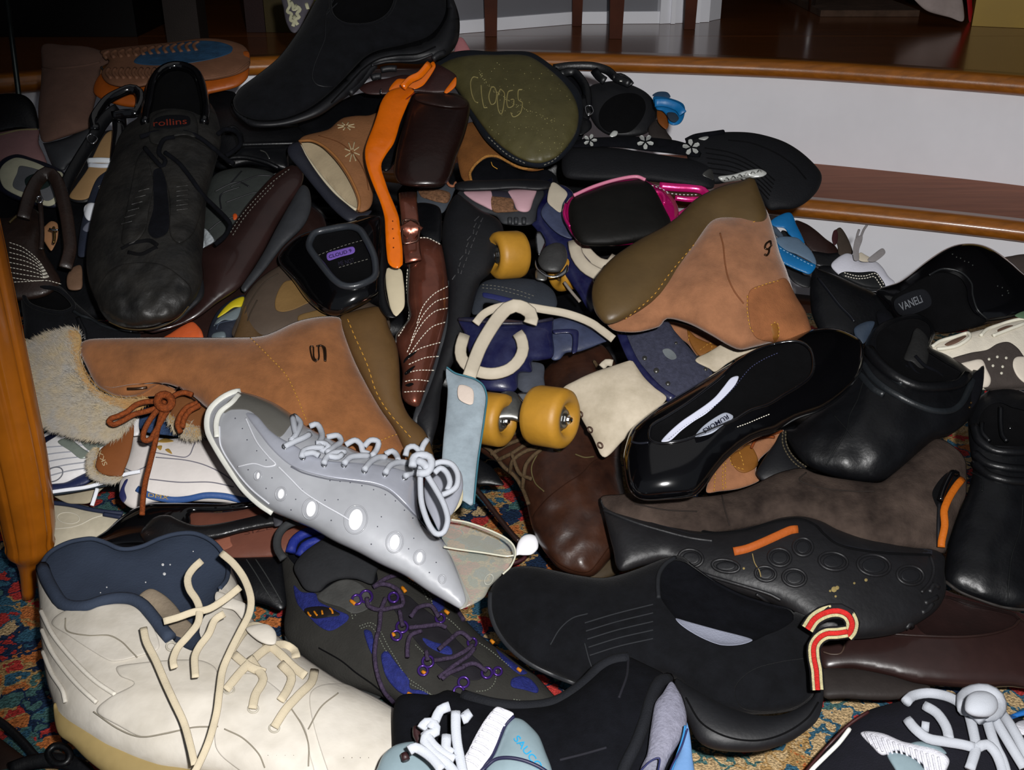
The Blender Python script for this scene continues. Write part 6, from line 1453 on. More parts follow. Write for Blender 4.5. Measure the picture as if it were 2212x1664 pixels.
# patent stiletto
T = Thing('patent_stiletto', 'black patent stiletto on its side with a brown leather sole, behind the white high top', 'high heel', dz=-12)
u = T.puff('upper', black_patent, 'T1:600 1030 680 970 780 880 880 820 960 795 1100 792 1300 796 1450 798 1600 786 1650 800 1560 830 1400 850 1230 860 1225 930 1150 1000 1080 1060 960 1090 800 1090 640 1080', k=.7, cap=26)
hl = T.puff('heel', M('black_heel', (24, 24, 26), .3, .1), 'T1:900 1000 940 930 1000 880 1080 870 1150 900 1250 935 1400 925 1600 885 1760 845 1800 855 1815 900 1800 935 1700 950 1550 980 1400 1020 1250 1040 1100 1060 980 1080', k=.8, cap=16, dz=-30)
T.puff('heel_tip', M('grey_tip', (64, 64, 70), .6, .1), 'T1:1755 850 1800 845 1816 870 1816 915 1795 940 1760 940', k=.7, cap=10, dz=-38)
br = T.puff('outsole', M('brown_leather_sole', (112, 66, 52), .6, .15, 20, .1), 'T1:1220 855 1400 855 1560 835 1660 815 1760 840 1800 900 1950 960 1900 1060 1800 1130 1640 1150 1480 1150 1400 1110 1330 1060 1240 1020', k=.4, cap=8, dz=2)
T.patch('size_mark', M('pale_brown_mark', (150, 92, 72), .7, .05), 'T1:1370 1050 1470 1010 1480 1040 1490 1070 1430 1098 1390 1090', on=br, t=.5, k=.2)
T.text(M('stamp_brown', (80, 44, 34), .7, 0, bump=0), 'SIZE', 1570 / K, 820 + 1000 / K, 180 / K, -40 / K, 30 / K, on=br, lift=.5)
T = Thing('black_creased_shoe', 'black creased shoe in the shadow between the white high top and purple hiking shoe', 'shoe', dz=25)
u = T.puff('upper', black_leather, 'U1:1420 330 1480 290 1600 290 1720 290 1800 310 1830 420 1840 600 1800 640 1700 600 1600 580 1500 560 1440 470', k=.6, cap=30)
T.tube('crease', M('grey_crease', (56, 58, 58), .6, .1), ['U1:1580 310 1640 400 1700 500 1760 590', 'U1:1640 310 1700 400 1760 500 1810 590'], on=u, r=1.3, lift=.3)

# clear and silver sneaker
silv = M('silver_fabric', (168, 171, 182), .36, .14, 14, .1, 250, metal=.3, coat=.3)
silv2 = M('silver_side', (156, 158, 163), .4, .16, 12, .08, 200, coat=.4)
clear = M('clear_vinyl', (200, 200, 186), .15, .05, 20, .03, 60, alpha=.24, coat=.5)
T = Thing('clear_silver_sneaker', 'silver sneaker with clear vinyl heel and white lace bow, toe up at centre left', 'sneaker', dz=-40)
u = T.puff('upper', silv2, 'T2:75 250 90 190 130 140 190 95 260 68 300 78 400 105 520 155 640 235 720 300 850 370 1000 440 1100 480 1240 500 1330 520 1400 570 1440 640 1430 760 1440 900 1510 980 1590 1030 1640 1120 1700 1250 1760 1410 1720 1475 1640 1440 1500 1360 1350 1260 1200 1190 1050 1110 900 1040 760 960 620 900 500 850 400 780 300 680 200 540 120 420 80 330', k=.85, cap=60, ctrl=[(480, 880, 0), (700, 1060, 0), (980, 1280, 12)])
T.patch('vamp_window', M('grey_vinyl', (112, 110, 104), .2, .1, 20, .05, coat=.4), 'T2:300 85 400 112 520 162 630 240 590 330 540 372 480 330 420 260 350 200 240 195 190 215 200 160 250 110', on=u, t=1)
T.patch('eyestay', silv, 'T2:330 220 400 230 480 320 560 380 640 420 720 470 860 520 960 530 1100 540 1250 560 1380 600 1440 660 1430 780 1450 900 1440 900 1350 800 1250 710 1150 670 1000 650 860 630 700 590 600 540 500 450 420 350', on=u, t=2.5)
T.tube('toe_rim', M('white_rubber', (200, 200, 192), .5, .05), 'T2:292 82 250 90 180 125 110 190 88 260 95 340 140 430 220 560 320 700 420 795 505 852', on=u, r=9, lift=0, flat=.6)
T.tube('toe_rim', M('white_rubber_b', (200, 200, 192), .5, .05), 'T2:290 92 240 150 165 210 140 280 145 370', on=u, r=6, lift=3, flat=.5)
T.tube('moulded_line', M('pale_silver_line', (196, 198, 204), .3, .05, coat=.5), ['T2:330 250 400 400 480 500 520 545 460 560 380 540 280 560', 'T2:540 560 620 640 700 720 820 800 960 880 1060 950', 'T2:160 300 170 430 260 580 360 700 480 800'], on=u, r=2, lift=.3)
T.tube('seam', M('grey_line', (108, 110, 120), .5, 0, bump=0), ['T2:620 560 700 600 860 640 1000 655 1150 680 1250 720 1350 810 1450 910 1540 1010 1590 1035', 'T2:1590 1030 1640 1120 1700 1260 1770 1420', 'T2:1440 640 1440 780 1450 890'], on=u, r=1.6, lift=.8)
T.dots('pinhole', M('pinhole', (84, 86, 96), .8, 0, bump=0), [(420 + x / K, 820 + y / K) for x, y in ((262, 250), (308, 315), (338, 388), (400, 458), (460, 518), (345, 580), (498, 632), (460, 700), (660, 582), (722, 606), (650, 770), (690, 705), (620, 838), (838, 775), (900, 842), (922, 772), (870, 650), (935, 655), (1000, 663), (1075, 682), (1150, 708), (1225, 740), (1290, 780), (1348, 840), (1402, 890), (1455, 940), (1200, 882), (1175, 945), (1135, 1058), (1310, 1010), (1408, 1020), (1375, 1088), (1552, 1022), (1508, 1240), (1552, 1175), (878, 905))], 1.7, on=u, t=.1, kind='stuff', n=6)
hole_w = M('hole_white', (236, 236, 240), .5, 0, bump=0)
for (x, y, a, b_) in ((408, 618, 10, 22), (555, 735, 20, 32), (748, 832, 30, 50), (1035, 900, 44, 68), (1285, 1045, 32, 50), (1445, 1142, 20, 34)):
    cx, cy = 420 + x / K, 820 + y / K
    T.patch('side_port', hole_w, [(cx + a / K * math.cos(t) + .12 * b_ / K * math.sin(-t), cy + b_ / K * math.sin(t)) for t in np.linspace(0, 6.28, 13)[:-1]], on=u, t=.6)
    T.ring('port_ring', silv2, cx, cy, b_ * 1.35 / K, 1.5, on=u, sx=.8, lift=.4, rot=.15)
T.ring('port_ring', silv2, 420 + 1590 / K, 820 + 1282 / K, 9, 1.6, on=u, sx=.8)
hc = T.puff('heel_shell', clear, 'T2:1600 1060 1640 1080 1760 1100 1900 1120 2000 1140 2058 1130 2040 1190 1990 1240 1900 1330 1860 1400 1780 1450 1700 1475 1740 1420 1700 1280 1650 1150', k=.5, cap=22, dz=-36)
hb_ = T.puff('heel_shell_far', clear, 'T2:1620 900 1700 905 1800 930 1920 980 2040 1050 2056 1100 2050 1140 1950 1130 1800 1105 1650 1085 1590 1040 1600 960', k=.3, cap=6, dz=0)
T.tube('shell_edge', M('clear_edge', (190, 188, 170), .2, .05, coat=.5), ['T2:1650 900 1760 920 1900 970 2000 1020 2050 1070 2060 1130 2030 1200 1980 1250', 'T2:1600 1075 1700 1092 1850 1112 2000 1135 2050 1130'], dz=-52, r=2.2)
T.ring('port_ring', clear, 420 + 1890 / K, 820 + 1285 / K, 12, 1.6, on=hc, sx=.7, rot=.5)
T.puff('tongue', silv, 'T2:1480 640 1540 600 1600 560 1700 580 1725 680 1700 780 1660 860 1620 900 1590 1000 1530 900 1480 780', k=.4, cap=8, dz=-38)
cord = M('white_cord', (172, 176, 184), .75, .04, 60, .4, 1500, dist=.0006)
L_ = ['T2:580 430 640 400 700 375 740 352', 'T2:630 240 640 300 650 360 620 390', 'T2:740 300 790 290 820 360 800 420 830 460 860 430 830 410 780 410', 'T2:690 500 700 460 760 440 830 440', 'T2:640 235 680 280 660 340 620 400', 'T2:850 370 920 360 940 400 900 430 850 470', 'T2:830 540 850 500 900 470 970 465', 'T2:970 420 1030 390 1070 420 1080 460 1120 480', 'T2:960 540 1000 500 1060 490 1120 490', 'T2:1090 430 1130 390 1180 400 1170 450 1140 490', 'T2:1090 580 1130 530 1180 500 1230 500', 'T2:1225 480 1270 460 1300 490 1310 530', 'T2:1225 600 1260 550 1320 530 1380 540', 'T2:1355 490 1370 440 1410 430 1440 460 1430 490', 'T2:1350 620 1400 600 1430 590 1440 540', 'T2:1455 460 1470 420 1495 385', 'T2:700 480 760 470 800 490', 'T2:850 490 920 500 950 480']
T.tube('lace', cord, L_, on=u, r=6.6, lift=6)
T.tube('lace_bow', cord, ['T2:1450 560 1450 680 1460 800 1500 920 1550 990 1600 980 1625 900 1600 800 1540 690 1490 610 1470 560', 'T2:1510 560 1580 530 1650 545 1690 610 1680 690 1620 730 1590 740', 'T2:1540 600 1580 570 1620 600 1640 660 1625 710'], dz=-104, r=6.6)
T.tube('lace_knot', cord, ['T2:1400 560 1410 500 1460 485 1510 500 1520 550 1490 600 1430 600', 'T2:1430 520 1470 540 1500 580'], dz=-108, r=9)
for x, y in ((580, 430), (695, 500), (832, 545), (960, 548), (1092, 585), (1225, 605), (1352, 628)):
    T.ring('eyelet', chrome, 420 + x / K, 820 + y / K, 5.5, 1.6, on=u, lift=4)
T.puff('lace_tip', M('pale_lace_tip', (190, 180, 150), .6, .1), 'T2:1660 740 1700 650 1722 690 1722 770 1700 820 1650 860 1640 800', k=.4, cap=5, dz=-30)

# worn brown boot
worn = M('worn_oxblood', (44, 24, 18), .38, .35, 22, .3, 140, rgb2=(72, 42, 28), coat=.1)
T = Thing('worn_brown_boot', 'worn reddish brown leather lace boot standing toe down beside the amber skate wheels', 'boot', dz=8)
u = T.puff('upper', worn, 'T3:200 420 300 320 420 220 560 120 640 -60 760 -160 900 -240 1020 -220 1120 -60 1180 200 1140 400 1130 520 1150 680 1180 760 1260 800 1300 860 1200 1000 1100 1100 1060 1160 960 1260 860 1260 740 1220 660 1130 600 1040 560 940 540 860 520 760 480 640 400 560 280 500', k=.72, cap=48, wr=(1.5, 26), ctrl=[(1200, 1050, 0), (1180, 850, 12)])
T.patch('toe_cap', worn, 'T3:560 900 640 780 760 680 880 600 960 520 1060 490 1130 520 1150 680 1180 760 1230 800 1150 960 1050 1090 940 1230 860 1240 740 1190 660 1110 600 1020', on=u, t=1.8)
T.tube('lace', M('brown_cord', (88, 70, 48), .8, .3, 300, .6, 900), ['T3:210 400 300 460 380 560 450 620 500 700 540 800', 'T3:300 480 400 420 500 380 600 330', 'T3:340 520 440 470 520 420 600 400', 'T3:420 600 440 520 520 460 600 440', 'T3:260 440 360 380 460 340 560 250', 'T3:500 700 520 560 560 500 620 450', 'T3:430 470 480 600 560 640'], on=u, r=4.5, lift=6)
T.tube('lace', M('brown_cord_b', (88, 70, 48), .8, .3, 300, .6, 900), 'T3:960 -120 990 -60 1000 40', on=u, r=4, lift=6)
T.tube('eyelet_seam', M('dusty_seam', (96, 84, 52), .8, .1), ['T3:620 440 560 560 580 660 640 720', 'T3:840 480 900 500 960 495', 'T3:700 450 740 460 760 430'], on=u, r=1.6, lift=1)
w_ = T.puff('welt', M('dusty_welt', (70, 56, 36), .7, .3), 'T3:860 1250 960 1150 1040 1040 1140 900 1220 830 1260 850 1200 960 1120 1080 1180 1140 1150 1220 1040 1280 940 1290', k=.8, cap=16, dz=14)
T.tube('welt_stitch', M('yellow_dust', (128, 102, 50), .8, .1), ['T3:880 1240 960 1190 1020 1110 1060 1050', 'T3:950 1260 1030 1180 1080 1100', 'T3:1170 860 1190 800 1210 760', 'T3:1215 800 1240 770'], on=w_, r=2, lift=1)
# sandal with reflector
T = Thing('reflective_tag', 'thin dark cord with a brightly reflecting white tag lying on the rug at centre', 'tag', dz=75)
T.tube('cord', brown_dark, 'T3:180 680 250 760 320 850 390 940 440 1000 480 1040', dz=85, r=6)
T.patch('reflector_tag', M('reflector_tag', (250, 250, 255), .3, 0, bump=0, coat=.5), 'T3:455 1130 460 1090 475 1040 505 1005 550 993 590 1010 603 1050 598 1090 560 1125 510 1130 480 1128', on=Body('T3:440 1150 440 980 620 980 620 1150', 60, .3, 4), t=4)
T.tube('tag_loop', M('maroon_cord', (60, 20, 26), .6, .1), 'T3:440 1180 470 1170 510 1150 520 1130', dz=70, r=5)
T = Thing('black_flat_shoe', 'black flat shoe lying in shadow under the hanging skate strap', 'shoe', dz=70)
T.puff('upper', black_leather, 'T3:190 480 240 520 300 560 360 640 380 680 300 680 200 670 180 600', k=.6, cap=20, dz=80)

# white high top
whl = M('aged_white_leather', (178, 171, 158), .6, .1, 14, .35, 120, rgb2=(198, 192, 182), dist=.0012)
T = Thing('white_high_top', 'big worn white leather high top sneaker with loose cream laces at the front left', 'sneaker', dz=-10)
navy_l = M('navy_lining', (54, 64, 82), .85, .12, 20, .25, 500)
opening = 'U1:262 360 300 290 360 240 450 200 540 182 600 180 680 205 760 240 830 245 920 225 1020 180 1120 150 1230 142 1320 170 1390 220 1440 290 1465 360 1455 440 1410 500 1390 560 1340 640 1300 700 1280 780 1300 850 1240 900 1120 840 1090 800 1010 700 930 600 850 560 720 560 620 600 520 625 420 620 370 560 320 460 280 420'
u = T.puff('upper', whl, 'U1:232 375 262 330 300 280 360 235 450 195 540 172 600 172 680 198 760 232 830 240 920 220 1020 172 1120 140 1230 132 1330 165 1405 220 1460 290 1490 380 1520 450 1580 620 1680 760 1780 800 1900 900 2040 1000 2200 1100 2400 1190 2560 1290 2690 1400 2690 1560 2600 1700 2400 1900 2000 1900 1600 1780 1280 1700 1000 1680 720 1580 520 1460 360 1340 340 1230 300 1090 270 880 255 700 250 560 240 470',
           k=.78, cap=52, wr=(.8, 40), holes=[opening], ctrl=[(100, 1250, 5), (300, 1200, 12), (300, 1550, 0), (800, 1650, 0)])
bw6 = T.bowl('lining', navy_l, 'U1:255 362 294 284 356 233 446 193 540 174 602 172 684 197 764 231 832 237 918 217 1018 172 1120 142 1232 134 1326 163 1398 215 1450 288 1474 360 1463 446 1418 506 1398 566 1350 646 1310 704 1290 780 1310 856 1240 910 1114 850 1084 808 1004 708 924 608 848 570 722 570 622 610 520 635 414 630 362 566 312 466 270 426', on=u, depth=48, k=.9)
T.tube('padded_collar', navy_l, 'U1:270 360 300 440 350 530 400 595 480 618 570 610 660 580 760 562 850 570 920 610 980 680 1050 770 1095 820', on=u, r=14, lift=2)
T.tube('back_rim', navy_l, 'U1:262 362 300 290 360 240 450 200 540 182 600 180 680 205 760 240 830 245 920 225 1020 180 1120 150 1230 142 1320 170 1390 220 1440 290 1465 360 1455 440 1410 500', on=u, r=5, lift=0)
T.dots('lint', M('lint_white', (190, 190, 190), .8, 0, bump=0), [(x / K, 1104 + y / K, r) for x, y, r in ((1045, 345, 3.5), (1055, 405, 4), (1092, 345, 2), (935, 458, 2), (685, 490, 2), (645, 525, 1.6), (1240, 260, 1.6))], 2, on=bw6, t=.2, kind='stuff')
T.puff('tongue', M('dirty_tongue', (140, 126, 108), .8, .25, 40, .3, 500), 'U1:890 550 960 500 1040 530 1120 600 1180 680 1240 740 1230 800 1160 850 1110 830 1060 740 1000 650 940 590', k=.5, cap=9, dz=-38, ctrl=[(300, 1290, 8)])
T.puff('tongue_inner', M('navy_tongue', (44, 52, 72), .85, .15), 'U1:1300 700 1380 640 1460 620 1520 680 1540 760 1600 800 1660 860 1600 920 1480 940 1380 860 1300 800', k=.5, cap=14, dz=-22)
T.puff('tongue_top', whl, 'U1:1390 520 1440 530 1500 560 1580 600 1600 660 1560 700 1500 640 1420 620 1380 570', k=.5, cap=8, dz=-36)
T.puff('tongue_top', whl, 'U1:1580 760 1640 730 1720 730 1770 780 1770 850 1720 860 1650 830', k=.6, cap=10, dz=-44)
for i, (a, t_) in enumerate((('U1:330 720 420 640 560 640 640 610 760 595 860 610 930 680 1000 780 1020 880 930 920 860 940 780 960 700 960 560 880 440 800', 2.0), ('U1:750 1000 900 975 1060 960 1200 955 1310 965 1390 1020 1400 1150 1410 1290 1380 1380 1240 1390 1000 1440 900 1450 760 1380 620 1290 700 1200 860 1110 770 1060', 2.4),
                            ('U1:1420 1180 1520 1060 1640 1050 1800 1160 1880 1280 1960 1400 1990 1560 2000 1720 1700 1740 1500 1640 1380 1500', 1.8), ('U1:1990 1180 2200 1110 2420 1220 2600 1330 2660 1450 2620 1600 2500 1740 2200 1800 2080 1600', 1.6))):
    T.patch('overlay', whl, a, on=u, t=t_, wr=(.3, 30))
T.tube('heel_rib', M('ribs_ivory', (208, 202, 190), .6, .06), ['U1:262 640 330 780 420 900 520 1010 620 1100 740 1180', 'U1:268 760 330 900 430 1040 520 1140 620 1230', 'U1:275 900 330 1040 400 1150 420 1230'], on=u, r=5, lift=1)
T.tube('seam', M('ivory_seam', (150, 142, 126), .8, 0, bump=0), ['U1:420 690 430 770 560 800 700 800 780 840 840 900 880 940', 'U1:600 1290 760 1400 900 1450 1060 1430 1240 1390 1400 1385', 'U1:1440 1400 1560 1460 1660 1560 1700 1650', 'U1:1870 1270 1940 1380 1980 1500 1980 1640', 'U1:2170 1170 2060 1260 1980 1400'], on=u, r=1.5, lift=2.6)
T.puff('midsole', M('yellowed_sole', (170, 148, 98), .6, .15, 16, .15, 150), 'U1:345 1230 400 1270 560 1330 700 1380 820 1420 960 1500 1120 1580 1260 1640 1500 1740 1760 1800 1760 1960 1400 1960 1000 1820 700 1700 560 1600 460 1500 380 1440 350 1350', k=.7, cap=36, dz=-24)
T.tube('sole_line', M('tan_line', (150, 124, 70), .7, .1), ['U1:360 1310 480 1380 640 1450 800 1510 960 1580 1160 1660', 'U1:720 1400 900 1500 1100 1600 1240 1650'], on=T.last, r=1.6, lift=26) if False else None
T.dots('perforation', M('punch', (120, 112, 100), .8, 0, bump=0), [((1720 + i * 55) / K, 1104 + 1570 / K) for i in range(4)] + [(500 + 720 / K + i * 18, 1104 + 1585 / K) for i in range(4)], 1.8, on=u, t=2.2, kind='stuff')
fl_ = M('cream_flat_lace', (184, 172, 148), .8, .08, 60, .35, 1300, dist=.0006)
T.tube('lace', fl_, ['U1:1295 320 1240 370 1205 430 1215 500 1260 570 1280 630 1270 720 1210 800 1140 880 1110 960 1120 1010',
                     'U1:1440 660 1380 700 1340 790 1280 870 1250 940 1255 1070',
                     'U1:1420 270 1500 340 1570 440 1610 560 1600 660 1540 780 1480 900 1430 1020 1410 1150 1390 1300 1340 1480 1270 1640 1220 1720',
                     'U1:1050 710 1140 685 1240 650 1340 630 1440 570 1540 490',
                     'U1:920 750 940 840 1000 960 1060 1100 1120 1230 1180 1360 1220 1500 1250 1630',
                     ], dz=-72, r=8, flat=.3)
T.tube('lace', fl_, ['U1:1480 900 1560 780 1620 740 1700 760 1720 820', 'U1:1450 1150 1540 1040 1620 960 1720 880 1820 860 1890 900 1900 940', 'U1:1620 1270 1640 1180 1690 1080 1640 1000 1600 940', 'U1:1760 1390 1830 1280 1920 1180 2000 1100 2020 1020', 'U1:1800 1220 1850 1140 1870 1060 1800 980', 'U1:1700 840 1800 920 1880 1000 1960 1060', 'U1:1500 920 1600 1000 1700 1040'], on=u, r=9.5, lift=4, flat=.32)
for x, y in ((1470, 1150), (1625, 1270), (1760, 1395), (1100, 870)):
    T.ring('eyelet', M('pale_eyelet', (170, 164, 150), .5, .1), x / K, 1104 + y / K, 9, 2.2, on=u, sx=1.2, lift=2.4)

# hiking shoe
gry = M('grey_nubuck_b', (48, 47, 44), .9, .2, 30, .35, 600)
blue_m = M('royal_mesh', (34, 42, 112), .8, .3, 260, .7, 900)
T = Thing('purple_laced_hiking_shoe', 'grey hiking shoe with royal blue panels, purple eyelets and purple laces at front centre', 'hiking shoe', dz=2)
opn = 'U2:360 290 380 220 430 160 520 120 640 118 740 130 820 180 900 220 980 250 960 300 930 380 940 440 900 480 820 450 740 440 660 460 600 510 540 525 460 500 420 420 400 340'
u = T.puff('upper', gry, 'U2:320 320 340 250 380 180 440 130 540 108 640 108 720 115 800 170 860 210 940 240 1010 260 1080 310 1140 380 1240 450 1360 560 1480 680 1600 800 1720 890 1860 970 1940 1040 2040 1150 2100 1230 2080 1290 1980 1300 1800 1300 1600 1330 1400 1340 1320 1330 1200 1290 1000 1210 860 1160 700 1120 560 1020 440 920 350 820 335 720 350 600 335 470', k=.74, cap=48, holes=[opn], wr=(.8, 20), ctrl=[(620, 1150, 12), (900, 1300, 0), (1150, 1520, 4)])
T.bowl('lining', black_cloth, 'U2:350 290 370 214 424 152 518 110 642 108 744 120 824 170 906 212 992 246 970 304 940 384 950 446 904 492 820 462 740 452 664 472 606 522 540 537 452 510 410 426 390 344', on=u, depth=40, k=.9)
T.tube('heel_loop', M('charcoal_webbing', (52, 54, 56), .7, .1), 'U2:335 310 295 240 300 160 350 95 430 65 500 75 550 105', dz=-44, r=9, flat=.5)
T.tube('blue_collar', M('royal_collar', (34, 48, 138), .6, .15, 60, .4), ['U2:380 265 400 200 460 150 540 130 620 128 680 135', 'U2:440 290 470 230 530 200 600 185'], on=u, r=11, lift=0)
T.puff('collar_padding', M('charcoal_pad', (36, 37, 40), .85, .2, 40, .3), 'U2:400 360 450 280 540 210 640 150 700 118 780 160 860 210 960 240 990 260 960 330 930 400 900 470 800 440 700 440 620 470 560 520 480 510 430 440', k=.5, cap=14, dz=-24)
T.patch('side_patch', M('light_grey_patch', (74, 74, 72), .9, .2, 40, .3), 'U2:545 550 600 500 680 450 760 440 830 470 880 520 900 600 860 640 780 660 700 620 600 590', on=u, t=2)
T.patch('blue_panel', blue_m, 'U2:400 480 450 520 540 530 560 580 660 630 750 670 740 710 640 770 560 740 480 660 420 590', on=u, t=1.2)
eb = T.patch('brand_tab', M('black_tab', (26, 22, 22), .6, .1), 'U2:460 630 560 610 640 625 710 670 620 685 520 690', on=u, t=2.4)
or_t = M('amber_thread', (206, 126, 20), .6, 0, bump=0)
T.tube('amber_stitch', or_t, ['U2:490 650 500 668 510 675', 'U2:530 645 540 660 550 672', 'U2:580 640 585 665', 'U2:630 625 645 640 650 660'], on=eb, r=2.2, lift=.6)
for a in ('U2:850 770 900 780 920 900 910 930 880 880', 'U2:960 930 1000 900 1060 980 1140 1080 1150 1140 1240 1160 1340 1260 1280 1310 1230 1330 1160 1220 1060 1150 990 1060', 'U2:1800 1080 1860 1060 1920 1080 1970 1140 1960 1170 1880 1150 1800 1130', 'U2:1290 570 1340 560 1370 610 1330 650 1300 620', 'U2:1700 890 1780 950 1860 1010 1900 1040 1850 1050 1760 980', 'U2:1220 810 1300 840 1400 870 1420 920 1360 920 1260 870'):
    T.patch('blue_panel', blue_m, a, on=u, t=1.6)
T.patch('throat', M('throat_black', (26, 24, 30), .8, .2), 'U2:1000 560 1120 540 1200 600 1330 700 1440 820 1540 920 1620 1000 1600 1080 1480 1080 1360 1020 1240 900 1140 780 1060 660', on=u, t=.8)
dk = M('speckle_thread', (120, 124, 112), .8, 0, bump=0)
T.stitch(dk, ['U2:820 740 900 720 960 780 1000 860 1060 960 1120 1060 1200 1120 1320 1200 1420 1210', 'U2:830 755 890 740 940 800 980 880 1050 980 1110 1080 1200 1140 1300 1190', 'U2:1130 440 1220 480 1280 560 1300 640 1400 700 1500 790 1640 880 1740 960 1800 1010', 'U2:1140 460 1210 490 1260 570', 'U2:700 560 770 620 800 680', 'U2:680 590 760 640 780 700', 'U2:1810 1210 1940 1230 2060 1240', 'U2:1820 1230 1940 1250', 'U2:1180 860 1240 920 1300 1000', 'U2:1700 1020 1690 1100 1640 1150 1560 1160'], on=u, r=1.2, dash=3, gap=3, lift=1.2)
pur = M('purple_metal', (96, 62, 160), .25, .1, 60, .05, metal=.7)
lace_p = M('purple_lace', (62, 50, 72), .8, .5, 380, .7, 1000)
for (x, y, R_) in ((865, 550, 15), (805, 570, 12), (1095, 745, 14), (1060, 800, 12), (1262, 968, 14), (1230, 1025, 12), (1490, 1100, 13), (1460, 1160, 13), (1040, 555, 12), (1340, 690, 11), (1545, 845, 11), (1640, 1040, 13), (1710, 1030, 10)):
    T.ring('eyelet', pur, 500 + x / K, 1104 + y / K, R_ * .85, 3, on=u, lift=3)
for (x1, y1, x2, y2) in ((765, 575, 795, 600), (1095, 490, 1118, 520), (1370, 640, 1395, 660), (1835, 1010, 1860, 1030), (1130, 1170, 1170, 1190), (1665, 830, 1685, 850), (1035, 785, 1045, 805), (1225, 1030, 1245, 1045)):
    T.tube('amber_tab', or_t, 'U2:%d %d %d %d' % (x1, y1, x2, y2), on=u, r=4, lift=3)
T.tube('lace', lace_p, ['U2:870 560 880 610 950 635 1040 620 1100 600 1080 520 1020 480 960 470 910 490', 'U2:910 490 1000 430 1100 405 1200 415 1300 460 1390 560 1450 640 1490 700', 'U2:990 560 960 640 950 740 925 850 920 950 940 1060 980 1160 1040 1230 1100 1290 1110 1360 1060 1440 1010 1520 970 1620 950 1700',
                        'U2:1080 640 1090 700 1100 740', 'U2:1140 750 1240 740 1330 730 1380 750', 'U2:1130 940 1130 870 1150 800 1220 770', 'U2:1150 680 1200 620 1280 610 1330 680', 'U2:1300 960 1420 940 1500 900 1550 860', 'U2:1330 890 1400 830 1470 780 1540 830', 'U2:1330 1070 1420 1000 1520 930 1560 880', 'U2:1260 960 1250 900', 'U2:1480 1000 1560 980 1640 1030', 'U2:1350 1080 1400 1040 1500 1000'], on=u, r=5, lift=7)
T.puff('outsole', M('outsole_charcoal', (40, 42, 42), .7, .2), 'U2:340 800 400 870 520 960 640 1000 760 1060 860 1130 960 1190 900 1220 760 1170 640 1130 520 1060 420 980 370 900', k=.6, cap=16, dz=6)
T.tube('midsole_line', black_void, 'U2:560 880 700 960 800 1040 900 1110 1000 1190', on=u, r=1.6, lift=.2)

# black suede slip on with red striped loop
T = Thing('red_loop_slip_on', 'black suede slip on with a red and cream striped heel loop at front right', 'shoe', dz=-12)
u = T.puff('upper', black_suede, 'U3:280 560 310 470 370 400 440 360 560 355 700 380 840 410 1000 430 1120 410 1240 370 1340 330 1420 300 1520 290 1600 350 1740 460 1900 540 2080 600 2240 640 2360 700 2380 800 2400 950 2400 1050 2380 1180 2300 1260 2150 1300 1950 1310 1750 1290 1600 1200 1500 1100 1400 1060 1200 1060 1000 1080 860 1110 700 1050 540 980 420 880 330 760 290 660', k=.7, cap=54, wr=(1.2, 40), ctrl=[(1100, 1350, 6), (1450, 1400, 0), (1700, 1480, -6)],
           holes=['U3:1380 470 1370 400 1400 350 1460 320 1540 330 1620 380 1740 460 1900 540 2080 600 2220 640 2240 700 2160 760 2060 800 1980 840 1880 860 1760 850 1640 810 1540 750 1460 660 1390 560'])
bw7 = T.bowl('lining', black_cloth, 'U3:1370 470 1358 400 1392 340 1458 308 1544 318 1626 370 1744 450 1904 530 2084 590 2232 632 2254 702 2168 770 2066 812 1984 850 1880 872 1758 862 1634 822 1530 760 1450 668 1378 564', on=u, depth=40, k=.9)
T.patch('grey_insole', M('grey_insole', (142, 146, 162), .85, .06, 30, .4, 700), 'U3:1485 690 1560 710 1650 735 1760 765 1860 790 1950 815 1978 832 1920 855 1840 865 1760 858 1660 820 1570 770 1510 725', on=bw7, t=1, lift=9)
T.tube('topline', M('black_binding', (36, 38, 42), .7, .1), 'U3:1375 560 1370 470 1380 400 1420 340 1480 300', on=u, r=5, lift=1)
T.tube('gusset_line', M('gusset_grey', (40, 42, 46), .8, .1), ['U3:%d %d %d %d %d %d' % (900 + i * 8, 720 + i * 52, 1100 + i * 6, 660 + i * 52, 1340, 600 + i * 55) for i in range(5)] + ['U3:680 860 740 760 820 690 920 660', 'U3:900 850 930 960 960 1040'], on=u, r=1.6, lift=.4)
T.tube('toe_rand', M('rand_black', (38, 40, 44), .5, .1), 'U3:300 520 300 640 340 760 420 870 540 970 700 1050 860 1110', on=u, r=7, lift=0, flat=.5)
so = T.puff('sole', black_rubber, 'U3:1480 1080 1560 1120 1700 1200 1850 1270 2000 1310 2150 1310 2280 1260 2370 1190 2400 1090 2420 1060 2435 1150 2425 1260 2390 1350 2300 1430 2200 1490 2050 1540 1900 1550 1720 1530 1620 1470 1560 1350 1500 1240', k=.9, cap=32, dz=-34)
T.tube('sole_groove', black_void, ['U3:1550 1200 1640 1350 1760 1430 1900 1470 2050 1470 2200 1420 2330 1330 2400 1230'], on=so, r=2, lift=.2)
T.patch('heel_panel', black_suede, 'U3:1900 1080 2000 1010 2150 970 2280 950 2380 940 2400 1050 2370 1170 2280 1250 2150 1290 2000 1290 1900 1260 1860 1160', on=u, t=2)
